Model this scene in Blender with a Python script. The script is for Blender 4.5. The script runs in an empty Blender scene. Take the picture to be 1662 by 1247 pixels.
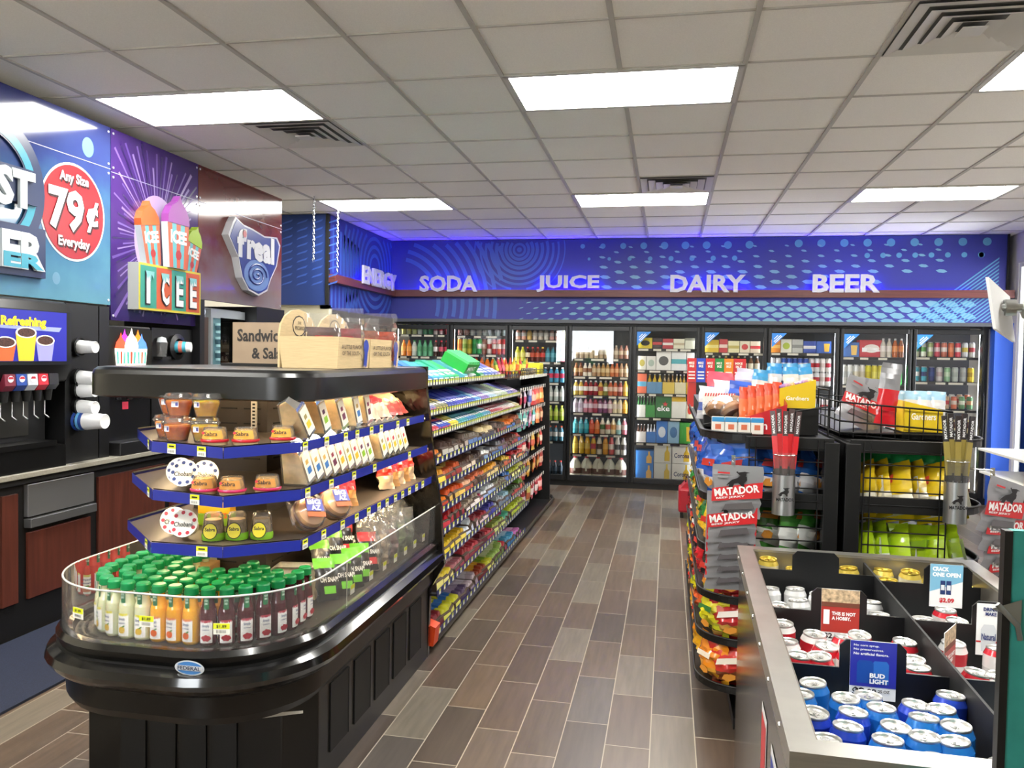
import bpy, math, random
from mathutils import Matrix, Vector
sc = bpy.context.scene
COL = sc.collection
rnd = random.Random(7)
H = 1.585          # eye height
CZ = 3.044         # ceiling height

# ------------------------------------------------------------------ camera
cam_d = bpy.data.cameras.new('camera')
cam = bpy.data.objects.new('camera', cam_d)
COL.objects.link(cam)
sc.camera = cam
_yaw, _pit, _rol = .1914649, -.03292521, .01704014
_f = Vector((-math.sin(_yaw) * math.cos(_pit), math.cos(_yaw) * math.cos(_pit), math.sin(_pit)))
_r = Vector((math.cos(_yaw), math.sin(_yaw), 0))
_u = _r.cross(_f)
_r2 = _r * math.cos(_rol) + _u * math.sin(_rol)
_u2 = -_r * math.sin(_rol) + _u * math.cos(_rol)
cam.matrix_world = Matrix(((_r2.x, _u2.x, -_f.x, 0), (_r2.y, _u2.y, -_f.y, 0), (_r2.z, _u2.z, -_f.z, H), (0, 0, 0, 1)))
cam_d.sensor_fit = 'HORIZONTAL'
cam_d.sensor_width = 36
cam_d.lens = 36 * 1307.14 / 1662
cam_d.clip_start = .05

# ------------------------------------------------------------------ world, exposure
w = bpy.data.worlds.new('sky')
sc.world = w
w.use_nodes = True
bg = w.node_tree.nodes['Background']
bg.inputs[0].default_value = (.93, .97, 1, 1)
bg.inputs[1].default_value = 20.0
sc.view_settings.view_transform = 'Standard'
sc.view_settings.look = 'None'
sc.view_settings.gamma = 1
sc.view_settings.exposure = 0.1
LIGHT_PANEL = 40.0      # ceiling troffers
LED = 16.0             # cooler door tubes
WARM = 60.0           # island shelf lamps
GLOW = 150.0            # blue strips behind the letters

# ------------------------------------------------------------------ materials
def lin(c):
    c = c.lstrip('#')
    v = [int(c[i:i + 2], 16) / 255 for i in (0, 2, 4)]
    return tuple(x / 12.92 if x <= .04045 else ((x + .055) / 1.055) ** 2.4 for x in v) + (1,)

_mc = {}
def M(c, rough=.5, metal=0., emit=0., alpha=1., noise=0., scale=30., coat=0., name=None, stretch=None):
    """Principled material; noise > 0 mottles the colour (wear, grain)."""
    key = (c, rough, metal, emit, alpha, noise, scale, coat, stretch)
    if key in _mc:
        return _mc[key]
    m = bpy.data.materials.new(name or 'surface_' + c.strip('#'))
    m.use_nodes = True
    nt = m.node_tree
    b = nt.nodes['Principled BSDF']
    col = lin(c)
    b.inputs['Base Color'].default_value = col
    b.inputs['Roughness'].default_value = rough
    b.inputs['Metallic'].default_value = metal
    b.inputs['Coat Weight'].default_value = coat
    b.inputs['Coat Roughness'].default_value = .08
    if alpha < 1:
        b.inputs['Alpha'].default_value = alpha
    if emit:
        b.inputs['Emission Color'].default_value = col
        b.inputs['Emission Strength'].default_value = emit
    if noise:
        tc = nt.nodes.new('ShaderNodeTexCoord')
        mp = nt.nodes.new('ShaderNodeMapping')
        if stretch:
            mp.inputs['Scale'].default_value = stretch
        nz = nt.nodes.new('ShaderNodeTexNoise')
        nz.inputs['Scale'].default_value = scale
        nz.inputs['Detail'].default_value = 4
        rp = nt.nodes.new('ShaderNodeValToRGB')
        rp.color_ramp.elements[0].position = .3
        rp.color_ramp.elements[1].position = .7
        rp.color_ramp.elements[0].color = tuple(x * (1 - noise) for x in col[:3]) + (1,)
        rp.color_ramp.elements[1].color = tuple(min(1, x * (1 + noise)) for x in col[:3]) + (1,)
        nt.links.new(tc.outputs['Object'], mp.inputs['Vector'])
        nt.links.new(mp.outputs['Vector'], nz.inputs['Vector'])
        nt.links.new(nz.outputs['Fac'], rp.inputs['Fac'])
        nt.links.new(rp.outputs['Color'], b.inputs['Base Color'])
        if emit:
            nt.links.new(rp.outputs['Color'], b.inputs['Emission Color'])
    _mc[key] = m
    return m

def juicy(c, rough=.3, noise=0, scale=40, w=.8, r=.05):
    """translucent food or drink"""
    m = M(c, rough, noise=noise, scale=scale, coat=.31)
    b = m.node_tree.nodes['Principled BSDF']
    b.inputs['Subsurface Weight'].default_value = w
    b.inputs['Subsurface Radius'].default_value = (1, .6, .3)
    b.inputs['Subsurface Scale'].default_value = r
    return m

def glass(name, tint='#ffffff', ior=1.45, rough=0.0, haze=0.):
    if name in _mc:
        return _mc[name]
    m = bpy.data.materials.new(name)
    m.use_nodes = True
    nt = m.node_tree
    nt.nodes.clear()
    out = nt.nodes.new('ShaderNodeOutputMaterial')
    mix = nt.nodes.new('ShaderNodeMixShader')
    tr = nt.nodes.new('ShaderNodeBsdfTransparent')
    gl = nt.nodes.new('ShaderNodeBsdfGlossy')
    fr = nt.nodes.new('ShaderNodeFresnel')
    tr.inputs[0].default_value = lin(tint)
    gl.inputs['Roughness'].default_value = rough
    fr.inputs[0].default_value = ior
    nt.links.new(fr.outputs[0], mix.inputs[0])
    nt.links.new(tr.outputs[0], mix.inputs[1])
    nt.links.new(gl.outputs[0], mix.inputs[2])
    last = mix
    if haze:
        df = nt.nodes.new('ShaderNodeBsdfDiffuse')
        df.inputs[0].default_value = (1, 1, 1, 1)
        m2 = nt.nodes.new('ShaderNodeMixShader')
        m2.inputs[0].default_value = haze
        nt.links.new(mix.outputs[0], m2.inputs[1])
        nt.links.new(df.outputs[0], m2.inputs[2])
        last = m2
    nt.links.new(last.outputs[0], out.inputs[0])
    _mc[name] = m
    return m

GLASS = glass('clear_glass')
PLASTIC = glass('clear_plastic', '#f4f4f4', 1.4, .08, .06)
WRAP = glass('clear_wrap', '#f6f6f6', 1.5, .12, .10)
ACRYL = glass('acrylic', '#fafafa', 1.35, .02, .03)
BLACK = M('#070708', .45)
SATIN = M('#0b0b0b', .32, noise=.15)
GLOSSB = M('#0a0a0b', .16, coat=.5)
BLACKM = M('#0b0b0d', .5)
DARK = M('#060606', .7)
WHITE = M('#f2f2f0', .5)
PAPER = M('#ecebe6', .6)
STEEL = M('#b9b7b0', .28, .9, noise=.08, scale=12, stretch=(1, 1, 18))
CHROME = M('#d8d8d8', .15, 1.)
ALU = M('#c9cacc', .3, .85)
BLUERAIL = M('#1d2a8c', .35)
YTAG = M('#d9e021', .5)
RED = M('#c32026', .4)
INK = M('#15151a', .6)

# ------------------------------------------------------------------ mesh helper
_txt = {}
def text_geo(s, bold=.0):
    key = (s, bold)
    if key not in _txt:
        cu = bpy.data.curves.new('lettering', 'FONT')
        cu.body = s
        cu.size = 1
        cu.resolution_u = 2
        cu.offset = bold
        o = bpy.data.objects.new('lettering', cu)
        COL.objects.link(o)
        dg = bpy.context.evaluated_depsgraph_get()
        me = bpy.data.meshes.new_from_object(o.evaluated_get(dg))
        vs = [(v.co.x, v.co.y) for v in me.vertices]
        fs = [tuple(p.vertices) for p in me.polygons]
        bpy.data.objects.remove(o)
        bpy.data.meshes.remove(me)
        bpy.data.curves.remove(cu)
        xs = [v[0] for v in vs]; ys = [v[1] for v in vs]
        x0, y0, dx, dy = min(xs), min(ys), max(xs) - min(xs), max(ys) - min(ys)
        _txt[key] = ([((x - x0) / dx, (y - y0) / dy) for x, y in vs], fs)
    return _txt[key]

def frame(o, rx, ry):
    rx = Vector(rx).normalized(); ry = Vector(ry).normalized(); rz = rx.cross(ry)
    o = Vector(o)
    return Matrix(((rx.x, ry.x, rz.x, o.x), (rx.y, ry.y, rz.y, o.y), (rx.z, ry.z, rz.z, o.z), (0, 0, 0, 1)))
def face_cam(x, y, z): return frame((x, y, z), (1, 0, 0), (0, 0, 1))      # normal -Y
def face_px(x, y, z): return frame((x, y, z), (0, 1, 0), (0, 0, 1))       # normal +X
def face_nx(x, y, z): return frame((x, y, z), (0, -1, 0), (0, 0, 1))      # normal -X
def face_up(x, y, z): return frame((x, y, z), (1, 0, 0), (0, 1, 0))       # normal +Z

class MB:
    def __init__(s, *mats, off=(0, 0, 0)):
        s.v = []; s.f = []; s.mi = []; s.m = 0; s.mats = list(mats); s.off = Vector(off); s.X = None; s.sm = []
        s.smooth = False
    def use(s, mat):
        if mat not in s.mats: s.mats.append(mat)
        s.m = s.mats.index(mat); return s
    def add(s, vs, fs):
        n = len(s.v)
        for v in vs:
            v = Vector(v)
            if s.X: v = s.X @ v
            s.v.append(v - s.off)
        for f in fs:
            s.f.append([i + n for i in f]); s.mi.append(s.m); s.sm.append(s.smooth)
        return s
    def box(s, x0, x1, y0, y1, z0, z1):
        return s.add([(x0, y0, z0), (x1, y0, z0), (x1, y1, z0), (x0, y1, z0), (x0, y0, z1), (x1, y0, z1), (x1, y1, z1), (x0, y1, z1)],
                     [(0, 3, 2, 1), (4, 5, 6, 7), (0, 1, 5, 4), (1, 2, 6, 5), (2, 3, 7, 6), (3, 0, 4, 7)])
    def prism(s, poly, a, b, ax='z', caps=True):
        """poly: 2-D outline (ccw); extruded from a to b along ax. ax x: (y,z); y: (x,z); z: (x,y)"""
        def p(q, t):
            return {'z': (q[0], q[1], t), 'y': (q[0], t, q[1]), 'x': (t, q[0], q[1])}[ax]
        n = len(poly)
        vs = [p(q, a) for q in poly] + [p(q, b) for q in poly]
        fs = [(i, (i + 1) % n, n + (i + 1) % n, n + i) for i in range(n)]
        sm = s.smooth
        s.add(vs, fs)
        s.smooth = False
        if caps:
            s.add([p(q, a) for q in poly], [tuple(range(n))[::-1]]); s.add([p(q, b) for q in poly], [tuple(range(n))])
        s.smooth = sm
        return s
    def lathe(s, prof, c=(0, 0, 0), n=16, mats=None, axis='z'):
        """prof: list of (r, z[, mat])"""
        vs = []; sm = s.smooth; s.smooth = True
        cs = [(math.cos(2 * math.pi * i / n), math.sin(2 * math.pi * i / n)) for i in range(n)]
        def P(r, k, z):
            a, b = r * cs[k][0], r * cs[k][1]
            return {'z': (c[0] + a, c[1] + b, c[2] + z), 'x': (c[0] + z, c[1] + a, c[2] + b), 'y': (c[0] + b, c[1] + z, c[2] + a)}[axis]
        m0 = s.m
        for j in range(len(prof) - 1):
            r0, z0 = prof[j][:2]; r1, z1 = prof[j + 1][:2]
            if len(prof[j + 1]) > 2: s.use(prof[j + 1][2])
            if abs(r0) < 1e-6:
                s.add([P(0, 0, z0)] + [P(r1, k, z1) for k in range(n)], [(0, 1 + (k + 1) % n, 1 + k) for k in range(n)])
            elif abs(r1) < 1e-6:
                s.add([P(0, 0, z1)] + [P(r0, k, z0) for k in range(n)], [(0, 1 + k, 1 + (k + 1) % n) for k in range(n)])
            else:
                s.add([P(r0, k, z0) for k in range(n)] + [P(r1, k, z1) for k in range(n)],
                      [(k, (k + 1) % n, n + (k + 1) % n, n + k) for k in range(n)])
        s.m = m0
        s.smooth = sm
        return s
    def tube(s, pts, r=.004, n=6, closed=False):
        sm = s.smooth; s.smooth = True
        pts = [Vector(p) for p in pts]
        rings = []
        N = len(pts)
        for i, p in enumerate(pts):
            a = pts[(i - 1) % N] if (i or closed) else p
            b = pts[(i + 1) % N] if (i < N - 1 or closed) else p
            t = (b - a).normalized()
            q = Vector((0, 0, 1)) if abs(t.z) < .9 else Vector((1, 0, 0))
            u = t.cross(q).normalized(); v = t.cross(u)
            rings.append([p + u * r * math.cos(2 * math.pi * k / n) + v * r * math.sin(2 * math.pi * k / n) for k in range(n)])
        vs = [x for g in rings for x in g]
        fs = []
        for i in range(N if closed else N - 1):
            j = (i + 1) % N
            for k in range(n):
                fs.append((i * n + k, i * n + (k + 1) % n, j * n + (k + 1) % n, j * n + k))
        s.add(vs, fs)
        if not closed:
            s.smooth = False
            s.add(rings[0], [tuple(range(n))]); s.add(rings[-1], [tuple(range(n))[::-1]])
        s.smooth = sm
        return s
    def text(s, t, fr, w, h, depth=.001, bold=.015, lift=.0006):
        vs, fs = text_geo(t, bold)
        V = [fr @ Vector((x * w, y * h, lift + depth)) for x, y in vs]
        s.add(V, fs)
        if depth > .002:
            V2 = [fr @ Vector((x * w, y * h, lift)) for x, y in vs]
            cnt = {}
            for f in fs:
                for i in range(len(f)):
                    e = (f[i], f[(i + 1) % len(f)])
                    cnt[e] = cnt.get(e, 0) + 1
            n = len(vs)
            side = [(a, a + n, b + n, b) for (a, b) in cnt if (b, a) not in cnt]
            s.add(V + V2, side)
        return s
    def flat(s, fr, poly, lift=.0006):
        """flat polygon given in the frame's x,y"""
        return s.add([fr @ Vector((x, y, lift)) for x, y in poly], [tuple(range(len(poly)))])
    def rect(s, fr, x0, x1, y0, y1, lift=.0006):
        return s.flat(fr, [(x0, y0), (x1, y0), (x1, y1), (x0, y1)], lift)
    def disc(s, fr, cx, cy, rx, ry=None, n=24, lift=.0006):
        ry = ry or rx
        return s.flat(fr, [(cx + rx * math.cos(2 * math.pi * k / n), cy + ry * math.sin(2 * math.pi * k / n)) for k in range(n)], lift)
    def ring(s, fr, cx, cy, r0, r1, n=48, lift=.0006, clip=None):
        vs = []; fs = []
        for k in range(n):
            a = 2 * math.pi * k / n
            for r in (r0, r1): vs.append(fr @ Vector((cx + r * math.cos(a), cy + r * math.sin(a), lift)))
        for k in range(n):
            j = (k + 1) % n
            if clip:
                ym = cy + r1 * math.sin(2 * math.pi * (k + .5) / n); xm = cx + r1 * math.cos(2 * math.pi * (k + .5) / n)
                if not clip(xm, ym): continue
            fs.append((2 * k, 2 * k + 1, 2 * j + 1, 2 * j))
        return s.add(vs, fs)
    def mesh(s, name):
        me = bpy.data.meshes.new(name)
        me.from_pydata([tuple(v) for v in s.v], [], s.f)
        for m in s.mats: me.materials.append(m)
        me.polygons.foreach_set('material_index', s.mi)
        me.polygons.foreach_set('use_smooth', s.sm)
        me.update()
        return me
    def build(s, name, parent=None, bevel=0., seg=2):
        o = bpy.data.objects.new(name, s.mesh(name))
        COL.objects.link(o)
        if parent is not None: o.parent = parent
        if bevel:
            b = o.modifiers.new('edge', 'BEVEL'); b.width = bevel; b.segments = seg; b.limit_method = 'ANGLE'; b.angle_limit = .7
            b.harden_normals = False
        return o

def tag(o, label, cat, group=None):
    o['label'] = label; o['category'] = cat
    if group: o['group'] = group
    return o
def thing(name, label, cat, loc=(0, 0, 0), rz=0., group=None):
    o = bpy.data.objects.new(name, None)
    COL.objects.link(o)
    o.empty_display_size = .05
    o.location = loc; o.rotation_euler = (0, 0, rz)
    return tag(o, label, cat, group)
def struct(o):
    o['kind'] = 'structure'; return o
def dup(root, loc, rot=(0, 0, 0), label=None, group=None, scale=None):
    r = root.copy(); COL.objects.link(r)
    r.location = loc; r.rotation_euler = rot
    if scale: r.scale = scale
    if label: r['label'] = label
    if group: r['group'] = group
    for ch in list(root.children):
        c = ch.copy(); COL.objects.link(c); c.parent = r
        for g in list(ch.children):
            d = g.copy(); COL.objects.link(d); d.parent = c
    return r
class Kind:
    """First use moves the prototype itself, later uses copy it."""
    def __init__(s, maker): s.maker = maker; s.p = None; s.fresh = False
    def put(s, loc, rot=(0, 0, 0), label='', group=None, scale=None):
        if s.p is None:
            s.p = s.maker(); s.p.location = loc; s.p.rotation_euler = rot
            if scale: s.p.scale = scale
            s.p['label'] = label
            if group: s.p['group'] = group
            return s.p
        return dup(s.p, loc, rot, label, group, scale or (1, 1, 1))
ORD = ('first second third fourth fifth sixth seventh eighth ninth tenth eleventh twelfth thirteenth fourteenth fifteenth sixteenth seventeenth '
       'eighteenth nineteenth twentieth twenty-first twenty-second twenty-third twenty-fourth twenty-fifth twenty-sixth twenty-seventh twenty-eighth '
       'twenty-ninth thirtieth thirty-first thirty-second thirty-third thirty-fourth thirty-fifth thirty-sixth thirty-seventh thirty-eighth thirty-ninth fortieth').split()
def arc(cx, cy, r, a0, a1, n=8):
    return [(cx + r * math.cos(math.radians(a0 + (a1 - a0) * i / n)), cy + r * math.sin(math.radians(a0 + (a1 - a0) * i / n))) for i in range(n + 1)]
# ================================================================== ROOM
def XL(k): return -1.4938 + .6096 * k
def YL(r): return 3.5255 + .6096 * r
def tile_floor():
    m = bpy.data.materials.new('wood_look_tile'); m.use_nodes = True
    nt = m.node_tree; b = nt.nodes['Principled BSDF']; L = nt.links.new
    def N(t, **k):
        n = nt.nodes.new(t)
        for a, v in k.items(): setattr(n, a, v)
        return n
    def mth(op, a, bb=None):
        n = N('ShaderNodeMath', operation=op)
        for i, v in enumerate((a, bb)):
            if v is None: continue
            if isinstance(v, (int, float)): n.inputs[i].default_value = v
            else: L(v, n.inputs[i])
        return n.outputs[0]
    g = N('ShaderNodeNewGeometry'); sp = N('ShaderNodeSeparateXYZ'); L(g.outputs['Position'], sp.inputs[0])
    u = mth('DIVIDE', mth('ADD', sp.outputs[0], .039), .1825)
    col = mth('FLOOR', u); fu = mth('FRACT', u)
    v = mth('ADD', mth('DIVIDE', mth('SUBTRACT', sp.outputs[1], 3.777 - .1825 * .9), .513), mth('MULTIPLY', col, .352))
    row = mth('FLOOR', v); fv = mth('FRACT', v)
    cb = N('ShaderNodeCombineXYZ'); L(col, cb.inputs[0]); L(row, cb.inputs[1])
    wn = N('ShaderNodeTexWhiteNoise', noise_dimensions='3D'); L(cb.outputs[0], wn.inputs['Vector'])
    rp = N('ShaderNodeValToRGB'); rp.color_ramp.interpolation = 'CONSTANT'
    cs = ['#54463b', '#5d4d3f', '#4e4136', '#665d51', '#584a3d', '#514a44', '#5f4f40', '#483e36', '#6a6256', '#574839', '#51453a', '#5b4f45']
    e = rp.color_ramp.elements
    while len(e) < len(cs): e.new(.5)
    for i, c in enumerate(cs): e[i].position = i / len(cs); e[i].color = lin(c)
    L(wn.outputs['Value'], rp.inputs['Fac'])
    mp = N('ShaderNodeMapping'); mp.inputs['Scale'].default_value = (26, 2.2, 1); L(g.outputs['Position'], mp.inputs['Vector'])
    ad = N('ShaderNodeVectorMath', operation='ADD'); L(mp.outputs[0], ad.inputs[0]); L(wn.outputs['Color'], ad.inputs[1])
    nz = N('ShaderNodeTexNoise'); nz.inputs['Scale'].default_value = 1.6; nz.inputs['Detail'].default_value = 6; L(ad.outputs[0], nz.inputs['Vector'])
    mr = N('ShaderNodeMapRange'); mr.inputs[1].default_value = .25; mr.inputs[2].default_value = .75; mr.inputs[3].default_value = .8; mr.inputs[4].default_value = 1.2
    L(nz.outputs['Fac'], mr.inputs[0])
    mx = N('ShaderNodeMix', data_type='RGBA', blend_type='MULTIPLY'); mx.inputs['Factor'].default_value = 1
    L(rp.outputs[0], mx.inputs['A']); L(mr.outputs[0], mx.inputs['B'])
    du = mth('MULTIPLY', mth('MINIMUM', fu, mth('SUBTRACT', 1, fu)), .1825)
    dv = mth('MULTIPLY', mth('MINIMUM', fv, mth('SUBTRACT', 1, fv)), .513)
    gr = mth('LESS_THAN', mth('MINIMUM', du, dv), .0022)
    m2 = N('ShaderNodeMix', data_type='RGBA'); L(gr, m2.inputs['Factor']); L(mx.outputs['Result'], m2.inputs['A']); m2.inputs['B'].default_value = lin('#a39a8a')
    L(m2.outputs['Result'], b.inputs['Base Color'])
    L(mth('ADD', mth('MULTIPLY', gr, .35), .36), b.inputs['Roughness'])
    return m
fl = MB(tile_floor())
fl.box(-4.4, 4.2, -2.6, 10.9, -.1, 0)
struct(fl.build('floor'))

ceil_m = M('#efece4', .9, noise=.05, scale=220)
ce = MB(ceil_m); ce.box(-4.4, 4.2, -2.6, 10.9, CZ + .008, CZ + .06)
ceiling = struct(ce.build('ceiling'))
gb = MB(M('#b9b5ab', .55))
for k in range(-5, 10): gb.box(XL(k) - .012, XL(k) + .012, -2.6, 9.85, CZ - .0008, CZ + .01)
for r in range(-10, 11): gb.box(-4.4, 4.1, YL(r) - .006, YL(r) + .006, CZ + .001, CZ + .01)
struct(gb.build('ceiling_grid', ceiling))

def make_light():
    t = thing('ceiling_light', '', 'light')
    f = MB(M('#c9c7c0', .5)); a, b = .6096, .3048
    f.box(-a, a, -b, -b + .03, -.004, .008); f.box(-a, a, b - .03, b, -.004, .008)
    f.box(-a, -a + .03, -b, b, -.004, .008); f.box(a - .03, a, -b, b, -.004, .008)
    f.build('frame', t)
    d = MB(M('#fffdf6', .5, emit=LIGHT_PANEL)); d.box(-a + .03, a - .03, -b + .03, b - .03, -.001, .004); d.build('diffuser', t)
    return t
lk = Kind(make_light)
for k, r, lab in ((-2, 1.5, 'large white ceiling panel light nearest above the drink counter banners'), (2, 1.5, 'largest ceiling panel light, above the tiled aisle in front'),
                  (-2, 6.5, 'ceiling panel light close to the ENERGY wall'), (2, 6.5, 'ceiling panel light behind the small air vent, facing JUICE and DAIRY'),
                  (6, 6.5, 'ceiling panel light in front of the BEER lettering'), (6, 1.5, 'ceiling panel light beside the big air vent, cut by the frame'),
                  (-2, -3.5, 'ceiling panel light overhead by the entrance, drink counter side'), (2, -3.5, 'ceiling panel light overhead by the entrance, middle row'),
                  (6, -3.5, 'ceiling panel light overhead by the entrance, window side')):
    lk.put((XL(k), YL(r), CZ), label=lab, group='ceiling panel lights')
def make_vent():
    t = thing('air_vent', '', 'vent')
    b = MB(M('#6a6a66', .8)); b.box(-.29, .29, -.29, .29, .004, .007); b.build('backing', t)
    f = MB(M('#d0cdc5', .45))
    for i, s in enumerate((.29, .225, .165, .105, .05)):
        q = s - .054; z0, z1 = (-.006 - .003 * i, .003)
        if i == 4: f.box(-s, s, -s, s, -.02, -.015); break
        for sx, sy in ((1, 0), (-1, 0), (0, 1), (0, -1)):
            if sx: f.add([(sx * s, -s, z0), (sx * s, s, z0), (sx * q, q, z1), (sx * q, -q, z1)], [(0, 1, 2, 3)])
            else: f.add([(-s, sy * s, z0), (s, sy * s, z0), (q, sy * q, z1), (-q, sy * q, z1)], [(0, 1, 2, 3)])
    f.build('louvre', t)
    return t
vk = Kind(make_vent)
for k, r, lab in ((-1.5, 2.5, 'square grey ceiling air vent behind the front drink-counter light'), (2.5, 5.5, 'small far square ceiling air vent tinted blue near JUICE'), (4.5, .5, 'big square ceiling air vent in the near corner of the ceiling')):
    vk.put((XL(k), YL(r), CZ - .002), label=lab, group='ceiling air vents')

wallm = M('#c9c2ae', .8)
wb = MB(wallm); wb.box(-4.4, -4.3, -2.6, 10.9, 0, CZ + .008); struct(wb.build('wall_left'))
wb = MB(wallm); wb.box(-4.3, 4.0, 10.8, 10.9, 0, CZ + .008); struct(wb.build('wall_back'))
# right wall: one large window next to the back corner
wb = MB(M('#b8b4b8', .8))
wb.box(3.75, 3.85, -2.6, 8.9, 0, CZ); wb.box(3.75, 3.85, 9.78, 10.8, 0, CZ); wb.box(3.75, 3.85, 8.9, 9.78, 2.72, CZ); wb.box(3.75, 3.85, 8.9, 9.78, 0, .35)
struct(wb.build('wall_right'))
wf = MB(M('#d8d8d4', .4, .2)); wf.box(3.76, 3.82, 8.9, 8.95, .35, 2.72); wf.box(3.76, 3.82, 9.73, 9.78, .35, 2.72); wf.box(3.76, 3.82, 8.95, 9.73, .35, .4); wf.box(3.76, 3.82, 8.95, 9.73, 2.67, 2.72)
win1 = struct(wf.build('window_1'))
gp = MB(GLASS); gp.box(3.785, 3.79, 8.95, 9.73, .4, 2.67); struct(gp.build('pane', win1))
# front wall behind the camera: shop windows
wb = MB(M('#c9c2ae', .8))
wb.box(-4.4, -3.15, -2.6, -2.5, 0, CZ); wb.box(-1.45, 4.0, -2.6, -2.5, 0, CZ); wb.box(-3.15, -1.45, -2.6, -2.5, 2.6, CZ); wb.box(-3.15, -1.45, -2.6, -2.5, 0, 1.4)
struct(wb.build('wall_front'))
wf = MB(M('#55585c', .4, .5))
for x in (-3.15, -1.5): wf.box(x, x + .05, -2.58, -2.52, 1.4, 2.6)
wf.box(-3.1, -1.5, -2.58, -2.52, 1.4, 1.45); wf.box(-3.1, -1.5, -2.58, -2.52, 2.55, 2.6)
win2 = struct(wf.build('window_2'))
gp = MB(GLASS); gp.box(-3.1, -1.5, -2.552, -2.548, 1.45, 2.55); struct(gp.build('pane', win2))

# ------------------------------------------------------------------ patterned valance over the coolers
VB = M('#252a80', .5); VT = M('#4a86ac', .5); VT2 = M('#3454a4', .5); VH = M('#6695ae', .5); WOODS = M('#5a2a26', .45, noise=.25, scale=8, stretch=(.4, 8, 8))
vb = MB(VB)
vb.box(-3.5, 3.66, 9.85, 10.1, 2.06, CZ); vb.box(3.6, 3.66, 10.1, 10.8, 2.06, CZ)
back_val = struct(vb.build('trim_1'))
gr = MB(M('#4a4c52', .4)); gr.box(-3.46, 3.6, 9.84, 10.1, 2.02, 2.06); struct(gr.build('trim_lip', back_val))
ws = MB(WOODS); ws.box(-3.5, 3.72, 9.77, 9.85, 2.335, 2.42); struct(ws.build('trim_2'))
pt = MB(VT2, VT, VH); FR = face_cam(0, 9.85, 0)
inside = lambda x, z: -3.45 < x < 3.6 and 2.43 < z < 3.02
pt.use(VT2)
for r0, r1 in ((0, .03), (.055, .085), (.10, .135), (.15, .19), (.205, .245), (.27, .31), (.34, .375), (.41, .44), (.48, .505), (.56, .575)):
    pt.ring(FR, -1.845, 2.92, r0, r1, 64, clip=inside)
for i in range(11):
    r = .55 + .105 * i
    pt.ring(FR, -3.45, 2.25, r, r + .05, 90, .0005, clip=lambda x, z: -3.45 < x < -2.05 and 2.07 < z < 3.02 and not 2.33 < z < 2.43 and x > -3.3)
pt.use(VT)
for i in range(9): pt.disc(FR, -1.06 + .245 * i, 2.955 + .0 * i, .028 + .004 * i if i < 5 else .045, n=20)
for i in range(8): pt.disc(FR, -.98 + .245 * i, 2.80, .018 + .003 * i if i < 5 else .03, n=18)
for i in range(9): pt.disc(FR, 1.45 + .25 * i, 2.965, .045, n=20); pt.disc(FR, 2.2 + .17 * i if i < 8 else 3.4, 2.82, .03, n=18)
pt.use(VH)
def hexa(cx, cz, a, hh, sk=.0):
    pts = [(-a, .1 * hh + sk), (-a * .35, hh + sk * .5), (a * .45, hh * .9), (a, -.1 * hh - sk), (a * .35, -hh - sk * .5), (-a * .45, -hh * .9)]
    pt.flat(FR, [(cx + x, cz + y) for x, y in pts], .0008)
for j in range(4):
    for i in range(30):
        x = -1.9 + .185 * i + (.09 if j % 2 else 0); z = 2.30 - .068 * j - .03
        g = min(1, max(0, (x + 1.9) / 1.7))
        if x > 3.3 or g <= .03: continue
        hexa(x, z, .085 * (.35 + .65 * g), .031 * (.25 + .75 * g), .012 * (1 - g) * -1 + .006 * max(0, x - 1))
for j in range(9):
    for i in range(26):
        x = -1.2 + .36 * i - .17 * (8 - j) + .0; z = 2.46 + .06 * j
        if not (-.9 < x < 3.0) or z > 2.98: continue
        g = 1 - abs(j - 1) / 11
        if x > 2.4 and z < 2.6: continue
        hexa(x, z, .075 * g, .022 * g, .006)
pt.use(VT)
def stripe(o, q):
    pts = [(o, 2.07), (o + .022, 2.07), (o + .022 + 1.0, 2.87), (o + 1.0, 2.87)]
    out = []
    for k in range(2):
        a, bb = (pts[0], pts[3]) if k == 0 else (pts[1], pts[2])
        xm = 3.58
        t = min(1, (xm - a[0]) / (bb[0] - a[0])); out.append(((a[0] + (bb[0] - a[0]) * t), a[1] + (bb[1] - a[1]) * t))
    if out[1][1] > 2.075: pt.flat(FR, [pts[0], pts[1], out[1], out[0]], .0011)
for i in range(17): stripe(2.68 + .052 * i, 0)
pt.build('trim_pattern', back_val)

# return wall with ENERGY, and the patterned side panel
vb = MB(VB); vb.box(-3.6, -3.5, 7.92, 9.85, 2.06, CZ)
side_val = struct(vb.build('trim_3'))
pt = MB(VT2, VT); FR = face_px(-3.5, 0, 0)
for i in range(9):
    r = .14 + .1 * i
    pt.ring(FR, 9.25, 2.62, r, r + .045, 60, clip=lambda y, z: 7.95 < y < 9.84 and 2.07 < z < 3.02 and not 2.33 < z < 2.43)
for i in range(8): pt.rect(FR, 8.0 + .1 * i, 8.04 + .1 * i, 2.45, 2.95 - .02 * i)
for i in range(8): pt.rect(FR, 7.97 + .1 * i, 8.01 + .1 * i, 2.08, 2.32)
pt.build('trim_pattern', side_val)
ws = MB(WOODS); ws.box(-3.5, -3.42, 7.9, 9.77, 2.335, 2.42); struct(ws.build('trim_4'))
sp = MB(M('#1c3572', .5)); sp.box(-4.3, -3.53, 7.9, 7.92, 2.10, CZ); spo = struct(sp.build('trim_5'))
pt = MB(VT2); FR = face_cam(0, 7.9, 0)
for i in range(5):
    for j in range(9):
        x = -4.2 + .17 * i; z = 2.3 + .08 * j
        pt.flat(FR, [(x, z), (x + .11, z + .03), (x + .13, z + .055), (x + .02, z + .02)])
pt.build('trim_pattern', spo)
sp = MB(DARK); sp.box(-3.53, -3.495, 7.89, 7.93, 2.10, CZ); struct(sp.build('trim_6'))
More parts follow.
